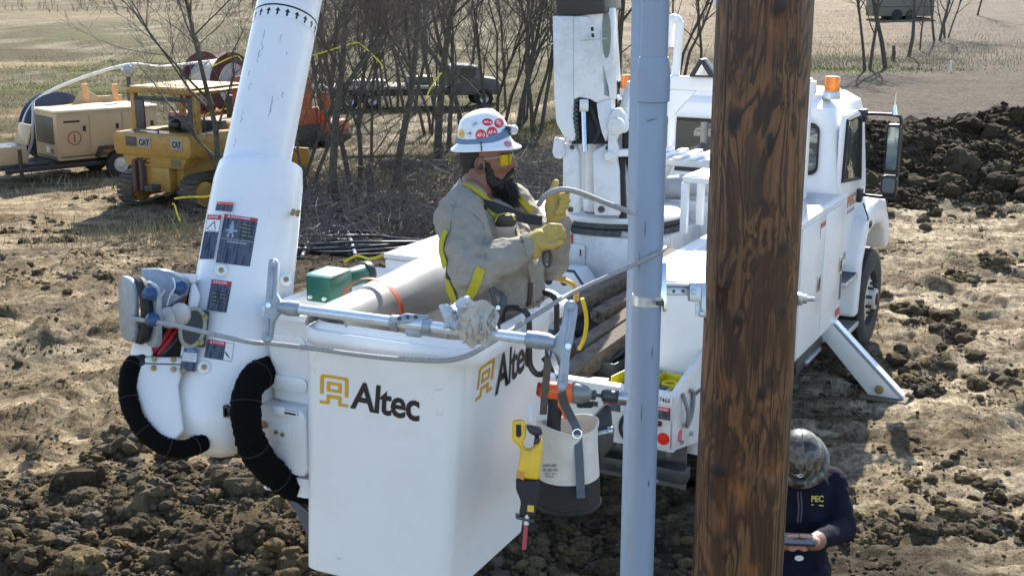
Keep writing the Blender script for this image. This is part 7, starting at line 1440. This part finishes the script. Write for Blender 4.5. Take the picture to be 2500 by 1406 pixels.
zp('roof_sheet', B(-.98, .98, -1.1, .8, 2.842, 2.86), mat('pale_roof_yellow', (.55, .42, .22), .6), cn, .006)  # roof sheet paler than the yellow body
for x in (-.95, .95):
    for y in (-1.0, .65): zp('canopy_post', B(x - .07, x + .07, y - .07, y + .07, 1.42, 2.70), CATY, cn)
zp('rear_guard', B(-.95, -.62, -1.06, -1.0, 1.84, 2.62), DARKST, cn); zp('rear_guard', B(.72, .88, -1.06, -1.0, 1.84, 2.62), DARKST, cn); zp('guard_bar', B(-.92, .92, -1.06, -1.0, 2.52, 2.62), DARKST, cn, .01)
zp('seat', G().bx(-.28, .28, -.55, -.05, 1.60, 1.75).bx(-.28, .28, -.62, -.5, 1.7, 2.15), BLACKP); zp('console', B(-.6, .6, .15, .45, 1.42, 1.98), DARKST); zp('lever', G().tube([(.4, -.1, 1.5), (.42, -.15, 2.1)], .025, 8), DARKST, bevel=0); zp('muffler', G().cyl((.1, 1.2, 1.9), (.1, 1.2, 2.5), .09, n=14), DARKST); zp('headliner_junk', G().sphere((.05, -.75, 1.95), (.2, .15, .14), 10).box((.5, -.8, 1.95), (.3, .2, .25)), BLACKP)
zp('blade', G().prism([(2.35, .05), (2.45, .05), (2.60, .55), (2.55, 1.1), (2.45, 1.1), (2.48, .55)], -1.5, 1.5, axis=0), CATY); zp('push_arm', B(-1.35, -1.22, -.2, 2.4, .30, .48), CATY); zp('push_arm', B(1.22, 1.35, -.2, 2.4, .30, .48), CATY)
zp('mud_lump', G().sphere((1.1, -.4, 1.30), (.25, .5, .08), 10), mat('dried_mud', (.22, .17, .11), .95), bevel=0)
# trailer with power unit and cable reel: local y along the trailer away from the tongue
w0 = gnd(292, 432); TM = rz(-R_(48), w0)
trl = thing('generator_trailer', 'tan power unit on a black trailer with cable reel and striped drawbar', 'trailer', TM)
def lp(name, g, m, parent=None, bevel=.015, **k): return g.build(name, m, parent or trl, bevel=bevel, **k)
bx_ = lp('power_unit', B(-1.55, -.05, -1.55, 1.2, .55, 1.78), TANP, bevel=.03); lp('unit_roof', G().prism([(-1.58, 1.782), (-.02, 1.782), (-.06, 1.84), (-1.5, 1.84)], -1.6, 1.25), mat('pale_roof_tan', (.66, .52, .32), .5), bx_)  # unit roof paler than its tan sides
lp('radiator_screen', B(-1.42, -.28, -1.562, -1.552, .95, 1.66), mat('dark_mesh', (.10, .085, .06), .6), bx_, .01); lp('lower_vent', B(-1.45, -.2, -1.56, -1.55, .58, .64), DARKST, bx_, 0); lp('small_label', B(-.85, -.65, -1.562, -1.55, .72, .88), PWHITE, bx_, 0); lp('round_port', G().cyl((-.45, -1.56, .78), (-.45, -1.54, .78), .06, n=14), BLACKP, bx_, 0)
for ya, yb in ((-1.5, -.72), (-.68, .18), (.22, 1.16)): d = lp('access_door', B(-.05, -.03, ya, yb, .72, 1.70), TANP, bx_, .008); lp('door_latch', B(-.03, -.015, yb - .16, yb - .08, 1.28, 1.42), BLACKP, d, .004)
g = G().tube([(-.024, -1.12 + .17 * math.cos(a), 1.12 + .17 * math.sin(a)) for a in [6.283 * i / 24 for i in range(24)]], .014, 6, closed=True).bx(-.03, -.022, -1.14, -1.10, 1.02, 1.22); lp('round_emblem', g, mat('brown_red_print', (.30, .07, .04), .6), bx_, 0); lp('maker_lettering', B(-.03, -.026, -1.38, -.95, 1.52, 1.57), INK, bx_, 0); lp('sill_line', B(-.03, -.026, -1.5, .3, .63, .66), DARKST, bx_, 0)
ch_ = lp('chassis_rail', B(-1.35, -.25, -3.1, 1.6, .42, .54), BLACKP); lp('drawbar', G().tube([(-.25, -1.6, .45), (-.75, -3.1, .42), (-.8, -3.9, .42)], .06, 8).tube([(-1.35, -1.6, .45), (-.85, -3.1, .42)], .06, 8), BLACKP, bevel=0)
for i in range(9): lp('reflective_stripe', G().bx(-.09, -.06, -2.9 + i * .30, -2.62 + i * .30, .38, .46), (RED if i % 2 else PWHITE), ch_, 0)
lp('side_rail', B(-.085, .0, -2.95, -.2, .36, .48), BLACKP, ch_)
for x in (-.02, -1.62):
    t = lp('tyre', G().lathe([(.20, -.10), (.32, -.11), (.36, -.08), (.36, .08), (.32, .11), (.20, .10)], 32, T=Matrix.Translation((x + .1, .0, .36)) @ Matrix.Rotation(math.pi / 2, 4, 'Y'), cap=False), BLACKR, bevel=0); lp('rim', G().lathe([(.205, .09), (.19, .04), (.08, .07), (.06, .10), (.01, .1)], 28, T=Matrix.Translation((x + .1, .0, .36)) @ Matrix.Rotation(math.pi / 2, 4, 'Y'), cap=False), mat('pale_trailer_rim', (.60, .60, .58), .4, .3), t, 0)
    lp('mudguard', G().prism([(-.60, .62), (-.5, .86), (.5, .86), (.62, .62), (.62, .58), (.45, .80), (-.45, .80), (-.60, .58)], x - .12, x + .24, axis=0), BLACKP, bevel=.01)
    t2 = lp('tyre', G().lathe([(.20, -.10), (.32, -.11), (.36, -.08), (.36, .08), (.32, .11), (.20, .10)], 32, T=Matrix.Translation((x + .1, .85, .36)) @ Matrix.Rotation(math.pi / 2, 4, 'Y'), cap=False), BLACKR, bevel=0)
tb_ = lp('tool_box', B(-1.15, -.35, -2.95, -2.25, .52, 1.0), TANP); lp('tool_box_lid', G().prism([(-2.25, 1.0), (-2.2, 1.0), (-2.05, 1.5), (-2.1, 1.5)], -1.15, -.35, axis=0), TANP, tb_, .005); lp('box_shade_sheet', B(-1.1, -.4, -2.9, -2.3, .98, 1.004), BLACKP, tb_, 0)  # black sheet on the solid box stands in for its shaded inside
for x in (-.7, -.05): lp('jack_post', G().cyl((x, -3.2 + (x + .7), .2), (x, -3.2 + (x + .7), .95), .05, n=10), BLACKP, bevel=0)
rl = Matrix.Translation((-2.05, -.75, 1.18)) @ Matrix.Rotation(math.pi / 2, 4, 'Y')
reel = lp('reel_drum', G().lathe([(.95, -.22), (.98, -.20), (.98, -.16), (.62, -.15), (.62, .15), (.98, .16), (.98, .20), (.95, .22)], 48, T=rl), mat('reel_blue_black', (.035, .045, .08), .5), bevel=0)
for k in range(5): lp('wound_cable', G().tube([rl @ Vector((.86 * math.cos(a), .86 * math.sin(a), -.11 + .055 * k)) for a in [6.283 * i / 40 for i in range(40)]], .036, 6, closed=True), mat('white_cable_jacket', (.60, .60, .60), .5), reel, 0)
lp('reel_guard', G().prism([(-1.5, 1.5), (1.0, 1.5), (1.0, 2.0), (.3, 2.0), (.1, 2.15), (-.2, 2.15), (-.4, 1.85), (-1.5, 1.75)], -1.72, -1.66, axis=0), TANP); lp('guard_post', B(-1.75, -1.65, -.1, .05, 1.7, 2.35), mat('pale_orange_primer', (.62, .34, .16), .6)); lp('guard_post', B(-1.75, -1.65, .75, .9, 1.7, 2.3), mat('pale_orange_primer', (.62, .34, .16), .6))
pu = lp('guide_pulley', G().cyl((-1.5, 1.1, 2.66), (-1.3, 1.1, 2.66), .16, n=18), STEEL); lp('pulley_mast', B(-1.45, -1.37, 1.05, 1.15, 1.84, 2.6), DARKST, pu)
WC = mat('white_pulling_rope', (.72, .70, .66), .8)
pz_ = TM @ Vector((-1.4, 1.1, 2.82)); far = at(530, 148, 37.5)
tag(G().tube(catmull([TM @ Vector((-2.0, -1.66, .4)), TM @ Vector((-2.0, -1.72, 1.2)), TM @ Vector((-1.95, -1.3, 1.95)), TM @ Vector((-1.7, -.3, 2.45)), pz_, lerp(pz_, far, .35) - Vector((0, 0, .10)), lerp(pz_, far, .7) - Vector((0, 0, .05)), far], 7), .045, 7).build('pulling_rope', WC), 'white pulling rope strung from the tan trailer to the red reel', 'rope')
tag(G().tube(catmull([TM @ Vector((-1.3, -1.62, 2.0)), TM @ Vector((-1.1, -1.75, 1.5)), TM @ Vector((-1.0, -1.9, .9)), TM @ Vector((-.9, -2.4, .3)), TM @ Vector((-.8, -3.3, .08)), TM @ Vector((-.9, -4.2, .04))], 7), .04, 7).build('grey_hose', mat('pale_grey_hose', (.48, .47, .47), .6)), 'pale grey hose hanging from the reel to the ground by the drawbar', 'hose')
# red reel carrier behind the bulldozer
r0 = at(545, 300, 37.5); r0.z = gh(r0.x, r0.y); RM = rz(-R_(30), r0)
rc = thing('reel_carrier', 'rusty red and orange cable reel machine behind the bulldozer', 'machine', RM)
def cp(name, g, m, parent=None, bevel=.02, **k): return g.build(name, m, parent or rc, bevel=bevel, **k)
RR = Matrix.Translation((-.3, 0, 2.45)) @ Matrix.Rotation(math.pi / 2, 4, 'Y'); DRED = mat('rust_red_flange', (.09, .022, .018), .7, 0, .3)
cp('reel_flange', G().cyl((-.75, 0, 2.05), (-.68, 0, 2.05), .95, n=40), DRED); cp('reel_flange', G().cyl((.42, 0, 2.05), (.49, 0, 2.05), .95, n=40), DRED); cp('wound_rope', G().lathe([(.6, -.62), (.66, -.6), (.66, .6), (.6, .62)], 36, T=Matrix.Translation((-.12, 0, 2.05)) @ Matrix.Rotation(math.pi / 2, 4, 'Y')), mat('pale_wound_rope', (.46, .45, .44), .8), bevel=0)
cp('carrier_body', B(-1.4, 1.6, -.9, 2.6, .55, 1.2), ORP); cp('carrier_mast', B(-.95, -.8, -.2, .2, 1.2, 2.3), ORP); cp('carrier_mast', B(.6, .75, -.2, .2, 1.2, 2.3), ORP); cp('engine_box', B(.8, 1.7, .2, 2.2, 1.2, 2.2), ORP)
for s in (-1.2, 1.4): cp('crawler_track', G().prism([(-1.2, .0), (2.6, .0), (2.9, .35), (2.6, .7), (-1.2, .7), (-1.5, .35)], s - .25, s + .25, axis=0), TRACK, bevel=.06)
# orange digger arm seen beyond the boom
d0 = at(795, 250, 39); d0.z = gh(d0.x, d0.y); DM = rz(-R_(20), d0) @ Matrix.Scale(.85, 4)
og = thing('orange_trencher', 'orange trencher with raised arm between the boom and the trees', 'machine', DM)
def op_(name, g, m, parent=None, bevel=.03, **k): return g.build(name, m, parent or og, bevel=bevel, **k)
op_('chassis', B(-1.0, .35, -.3, 1.2, .45, .85), ORP); op_('arm', G().prism([(-.22, .85), (.12, .8), (.16, 1.1), (.04, 1.25), (.24, 1.6), (.15, 1.95), (-.12, 1.95), (-.22, 1.6), (-.14, 1.25)], -.2, .12), ORP); op_('arm_joint', G().cyl((-.06, -.25, 1.4), (-.06, .18, 1.4), .12, n=14), DARKST); op_('arm_joint', G().cyl((.0, -.25, .98), (.0, .18, .98), .13, n=14), mat('bright_orange_red', (.65, .08, .02), .4)); op_('bonnet', B(-.95, -.4, -.2, .9, .85, 1.3), ORP)
for s in (-.9, .2): op_('crawler_track', G().prism([(-.5, .0), (1.2, .0), (1.4, .2), (1.2, .45), (-.5, .45), (-.7, .2)], s - .16, s + .16, axis=0), TRACK, bevel=.05)
# far white flatbed truck behind the trees
f0 = gnd(985, 262); FM = rz(-R_(78), f0) @ Matrix.Scale(.85, 4)
fl = thing('flatbed_truck', 'dusty dark grey flatbed truck parked on the pale track behind the bare trees', 'truck', FM)
def fp(name, g, m, parent=None, bevel=.02, **k): return g.build(name, m, parent or fl, bevel=bevel, **k)
FW = paint('far_dusty_paint', (.10, .104, .108), .7, .8)
fp('cab', G().prism([(2.2, .6), (4.6, .6), (4.65, 1.1), (4.5, 1.35), (3.75, 1.45), (3.45, 2.0), (2.5, 2.05), (2.2, 1.9)], -.98, .98, axis=0), FW, bevel=.06); fp('windscreen', G().prism([(3.80, 1.46), (3.52, 1.95), (3.55, 1.97), (3.84, 1.48)], -.85, .85, axis=0), GLASS, bevel=0); fp('side_window', B(.982, .99, 2.6, 3.4, 1.42, 1.88), GLASS, bevel=0); fp('deck', B(-1.15, 1.15, -4.0, 2.0, .95, 1.10), mat('pale_deck_boards', (.34, .32, .29), .8)); fp('deck_frame', B(-.9, .9, -4.0, 2.2, .62, .94), BLACKP); fp('headboard', B(-1.1, 1.1, 1.95, 2.05, 1.1, 1.75), FW)
for yy in (3.8, -1.6, -2.7):
    for s in (-1, 1): t = fp('tyre', G().lathe([(.22, -.13), (.38, -.14), (.44, -.1), (.44, .1), (.38, .14), (.22, .13)], 28, T=Matrix.Translation((s * .95, yy, .44)) @ Matrix.Rotation(s * math.pi / 2, 4, 'Y'), cap=False), BLACKR, bevel=0); fp('rim', G().lathe([(.23, .1), (.1, .06), (.01, .1)], 22, T=Matrix.Translation((s * .95, yy, .44)) @ Matrix.Rotation(s * math.pi / 2, 4, 'Y'), cap=False), STEEL, t, 0)
fp('load_pallet', B(-.8, .8, -2.6, -.9, 1.1, 1.35), mat('pale_load', (.36, .35, .32), .7)); fp('load_crate', B(-.5, .6, .2, 1.4, 1.1, 1.5), mat('dark_green_load', (.08, .12, .09), .6))
# yellow post and box near the sleeve
p_ = gnd(738, 440); tag(G().bx(-.16, .16, -.16, .16, 0, .75).bx(-.14, .14, -.18, -.162, .1, .6).build('yellow_marker_post', CATY, bevel=.02), 'short yellow steel post just right of the boom sleeve', 'post').matrix_world = rz(.4, p_)
# far dark trailer on the slope
t0 = gnd(2195, 46); TM2 = rz(-R_(82), t0); TM2 = TM2 @ Matrix.Translation((0, 0, -.12)); ft = thing('far_trailer', 'dark low trailer parked on the slope behind the far trees', 'trailer', TM2)
G().bx(-.9, .9, -2.1, 2.1, .30, 1.45).build('trailer_box', mat('weathered_dark_box', (.17, .155, .125), .85), ft, bevel=.05); G().bx(-.92, .92, -2.15, 2.15, .9, .96).build('side_rail', DARKST, ft)
for yy in (-.6, .4): G().cyl((-.9, yy, .38), (.95, yy, .38), .38, n=18).build('wheel', BLACKR, ft)
pst = gnd(2320, 178); tag(G().cyl((0, 0, 0), (0, 0, .45), .04, n=8).cyl((0, 0, .45), (0, 0, .5), .045, n=8).build('survey_stake', PWHITE), 'tiny white survey stake standing on the dirt road', 'stake').matrix_world = Matrix.Translation(pst)
# black hoses coiled behind the bucket
rg = random.Random(12)
c0 = gnd(820, 625); BH = mat('black_pipe', (.03, .032, .036), .35, 0, .2)
for k in range(5):
    pts = []
    for i in range(20):
        a = 6.283 * i / 20 + k * .5; r = 1 + .06 * rg.gauss(0, 1); x, y = c0.x + (1.05 + .08 * k) * r * math.cos(a) + .25, c0.y + (.62 + .07 * k) * r * math.sin(a); pts.append(Vector((x, y, gh(x, y) + .06 + .05 * k + .04 * math.sin(a * 2 + k))))
    tag(G().tube(catmull(pts, 3, True), .028, 7, closed=True).build('hose_coil', BH, smooth=60), ('innermost loop', 'second loop from the inside', 'middle loop', 'second loop from the outside', 'outermost loop')[k] + ' of the black hose coiled on the ground behind the bucket', 'hose', 'coiled black hoses')
for pts, lb in (([(738, 640), (770, 598), (840, 588), (868, 640)], 'loose grey hose end arching over the black coils'), ([(735, 625), (800, 600), (900, 600), (985, 608)], 'long black hose trailing right from the coils')):
    P = [gnd(*p) + Vector((0, 0, .10 + .18 * math.sin(i))) for i, p in enumerate(pts)]; tag(G().tube(catmull(P, 6), .03, 7).build('loose_hose', BH if 'black hose' in lb else mat('grey_hose_skin', (.30, .31, .33), .5), smooth=60), lb, 'hose')
# caution tape
TAPE = mat('yellow_caution_tape', (.78, .66, .03), .5)
for pts, lb in (([(420, 292, 30), (470, 290, 30), (540, 268, 30), (600, 262, 30)], 'yellow caution tape sagging in front of the tan trailer'), ([(400, 224, 33), (440, 205, 33), (500, 172, 33), (572, 138, 33), (590, 148, 33)], 'yellow caution tape over the bulldozer canopy'),
                ([(745, 140, 27), (800, 125, 27), (864, 106, 27), (885, 112, 27), (925, 150, 27), (935, 165, 27)], 'yellow caution tape tied between trees right of the boom'), ([(1078, 178, 27), (1064, 196, 27), (1048, 222, 27), (1042, 240, 27)], 'short yellow tape hanging down a trunk above the hard hat'),
                ([(425, 485, 25), (460, 481, 25), (505, 480, 25), (520, 470, 25)], 'yellow tape caught in the twigs by the bulldozer tracks'), ([(420, 498, 25), (426, 500, 25), (432, 520, 25), (440, 540, 25)], 'loose end of yellow tape dangling by the bulldozer tracks'),
                ([(840, 640, 17.2), (870, 625, 17.2), (905, 632, 17.2), (935, 622, 17.2)], 'crumpled yellow tape lying by the coiled hoses')):
    P = catmull([at(*p) for p in pts], 6); tag(G().ribbon(P, [Vector((math.sin(i * .8) * .5, -1, .4 * math.cos(i * .6))) for i in range(len(P))], .032, .004).build('caution_tape', TAPE, smooth=0), lb, 'tape', 'yellow caution tape')
# ------------------------------------------------------------------ wooden pole and grey conduit
pc = at(1834, 703, 4.95); pole = thing('utility_pole', 'thick dark creosoted wooden pole standing in the foreground', 'pole', Matrix.Translation((pc.x, pc.y, 0)))
rings = []; NS = 96; zs = [-.3] + list(np.arange(.0, 6.2, .02))
scars = [(1885, 1150, .075, .022), (1795, 1205, .05, .07), (1872, 45, .035, .06), (1758, 60, .018, .06), (1905, 75, .025, .08), (1765, 945, .03, .03), (1840, 1395, .03, .04), (1765, 1265, .02, .05)]
knots = [(1913, 605, .026, .03), (1912, 760, .022, .03), (1905, 20, .03, .03), (1790, 300, .03, .045), (1755, 1150, .045, .03), (1860, 960, .02, .03), (1800, 780, .02, .03), (1880, 350, .018, .05)]
def onpole(px, py, r=.186):
    d = ray(px, py); o = CAM - Vector((pc.x, pc.y, 0)); a = d.x ** 2 + d.y ** 2; b = 2 * (o.x * d.x + o.y * d.y); c = o.x ** 2 + o.y ** 2 - r * r
    D = max(b * b - 4 * a * c, 0); t = (-b - math.sqrt(D)) / (2 * a); return o + d * t
SCP = [(onpole(a, b), w, h) for a, b, w, h in scars]; KNP = [(onpole(a, b), w, h) for a, b, w, h in knots]
V, Fq, scv, knv = [], [], [], []
for i, z in enumerate(zs):
    r0 = .1905 - .0022 * z
    for k in range(NS):
        a = 2 * math.pi * k / NS; p = Vector((math.cos(a), math.sin(a), 0)); q = Vector((p.x * 1.2, p.y * 1.2, z * .35))
        s_ = max([math.exp(-(((p * r0 - Vector((c.x, c.y, 0))).length / w) ** 2 + ((z - c.z) / h) ** 2)) for c, w, h in SCP]); n_ = max([math.exp(-(((p * r0 - Vector((c.x, c.y, 0))).length / w) ** 2 + ((z - c.z) / h) ** 2) ** 2) for c, w, h in KNP])
        r = r0 + .005 * mnoise.noise(q * 2) + .003 * mnoise.noise(Vector((p.x * 6, p.y * 6, z * .8))) - .005 * s_ + .004 * n_
        V.append((p.x * r, p.y * r, z)); scv.append(min(1, s_ * 1.3)); knv.append(min(1, n_ * 1.2))
    if i:
        for k in range(NS): j = (k + 1) % NS; Fq.append(((i - 1) * NS + k, (i - 1) * NS + j, i * NS + j, i * NS + k))
me = mesh_np('pole_shaft', np.array(V), np.array(Fq)); me.materials.append(POLEW)
for nm, dat in (('scar', scv), ('knot', knv)): a_ = me.attributes.new(nm, 'FLOAT', 'POINT'); a_.data.foreach_set('value', np.array(dat, np.float32))
place('pole_shaft', me, pole)
b0 = onpole(1925, 730); zz = at(1960, 730, 4.95)
G().cyl((.12, .0, zz.z), (.255, -.012, zz.z), .0095, n=10).box((.195, -.004, zz.z), (.018, .045, .045)).cyl((.205, -.005, zz.z), (.225, -.006, zz.z), .020, n=6).build('through_bolt', STEEL, pole, bevel=.001)
q = at(1752, 4, 4.86) - Vector((pc.x, pc.y, 0)); G().box(q, (.03, .04, .05)).build('pole_tag', PWHITE, pole, bevel=.004)
# conduit
cc = at(1581, 703, 4.78); RC = .0555
cond = thing('conduit_riser', 'grey plastic conduit riser with a coupling, beside the wooden pole', 'conduit', Matrix.Translation((cc.x, cc.y, 0)))
zc = lambda py: at(1590, py, 4.75).z
G().lathe([(RC, -.2), (RC, zc(236) - .01), (RC - .003, zc(236))], 40).build('lower_pipe', PVC, cond, smooth=40)
zt, zb_ = zc(165), zc(238)
G().lathe([(RC + .001, zb_ - .004), (RC + .0075, zb_), (RC + .0078, zt), (RC + .004, zt + .03), (RC - .001, zt + .05)], 40).build('coupling', PVC, cond, smooth=40)
G().lathe([(RC - .004, zt + .03), (RC - .004, 6.2)], 40).build('upper_pipe', PVC, cond, smooth=40)
st2 = G().lathe([(RC + .001, zc(750)), (RC + .004, zc(749)), (RC + .004, zc(724)), (RC + .001, zc(723))], 40).build('strap_band', mat('bright_strap', (.60, .66, .72), .35, .5), cond, smooth=40)
w2 = lambda px, py, d: at(px, py, d)
g = G(); pp(g, [(1603, 735), (1622, 735), (1622, 748), (1603, 746)], 4.70, .03); g.build('strap_bolt', DARKST, cond, world=True, bevel=.003)
cond2 = thing('thin_conduit', 'second slimmer grey conduit half hidden behind the upper riser', 'conduit', Matrix.Translation((at(1562, 100, 4.98).x, at(1562, 100, 4.98).y, 0)))
G().lathe([(.036, 2.95), (.036, 6.2)], 28).build('pipe', PVC, cond2, smooth=40)
G().lathe([(.030, -.2), (.030, 2.95)], 28).build('lower_pipe', PVC, cond2, smooth=40)
CMK = mat('conduit_scuff', (.12, .14, .18), .6)
CBV = lambda px, py: (lambda d, o: o + d * ((-(2 * (o.x * d.x + o.y * d.y)) - math.sqrt(max((2 * (o.x * d.x + o.y * d.y)) ** 2 - 4 * (d.x ** 2 + d.y ** 2) * (o.x ** 2 + o.y ** 2 - (RC + .0012) ** 2), 0))) / (2 * (d.x ** 2 + d.y ** 2))))(ray(px, py), CAM - Vector((cc.x, cc.y, 0)))
for px, py, w, h in ((1592, 292, 14, 2), (1584, 296, 8, 1.5), (1575, 560, 2, 22), (1560, 640, 1.5, 30), (1592, 860, 2, 16), (1566, 1010, 1.5, 26), (1584, 1180, 3, 10)):
    G().add([CBV(px - w, py + h * .3), CBV(px + w * .2, py - h), CBV(px + w, py - h * .2), CBV(px, py + h)], [(0, 1, 2, 3)]).build('scuff_mark', CMK, cond, smooth=0)
# standoff bracket between conduit and pole
sb = thing('standoff_bracket', 'bright galvanised standoff bracket joining conduit and wooden pole', 'bracket', Matrix.Translation(at(1670, 710, 4.8)))
def sp(name, g, m=STEEL, parent=None, bevel=.002): return g.build(name, m, parent or sb, world=True, bevel=bevel)
rail = sp('channel_rail', pp(pp(G(), [(1612, 690), (1700, 692), (1700, 700), (1612, 698)], 4.78, .05), [(1612, 698), (1700, 700), (1700, 722), (1612, 720)], 4.82, .012))
for px in (1645, 1668): sp('rail_slot', G().cyl(at(px, 711, 4.815), at(px, 711, 4.825), .0065, n=10), DARKST, rail, 0)
sp('clamp_column', pp(G(), [(1606, 645), (1628, 640), (1628, 760), (1622, 762), (1620, 745), (1606, 740)], 4.76, .05), CHROME); sp('pole_plate', pp(G(), [(1712, 690), (1724, 690), (1724, 774), (1712, 774)], 4.80, .06))
bl_ = sp('bracket_block', pp(G(), [(1684, 690), (1712, 690), (1712, 738), (1684, 735)], 4.77, .06)); sp('block_bolt', G().cyl(at(1693, 712, 4.755), at(1693, 712, 4.775), .012, n=6), STEEL, bl_)
sp('tie_plate', pp(G(), [(1698, 742), (1708, 740), (1708, 770), (1698, 772)], 4.79, .02), PWHITE); sp('bracket_nut', G().cyl(at(1714, 765, 4.775), at(1714, 765, 4.80), .012, n=6))
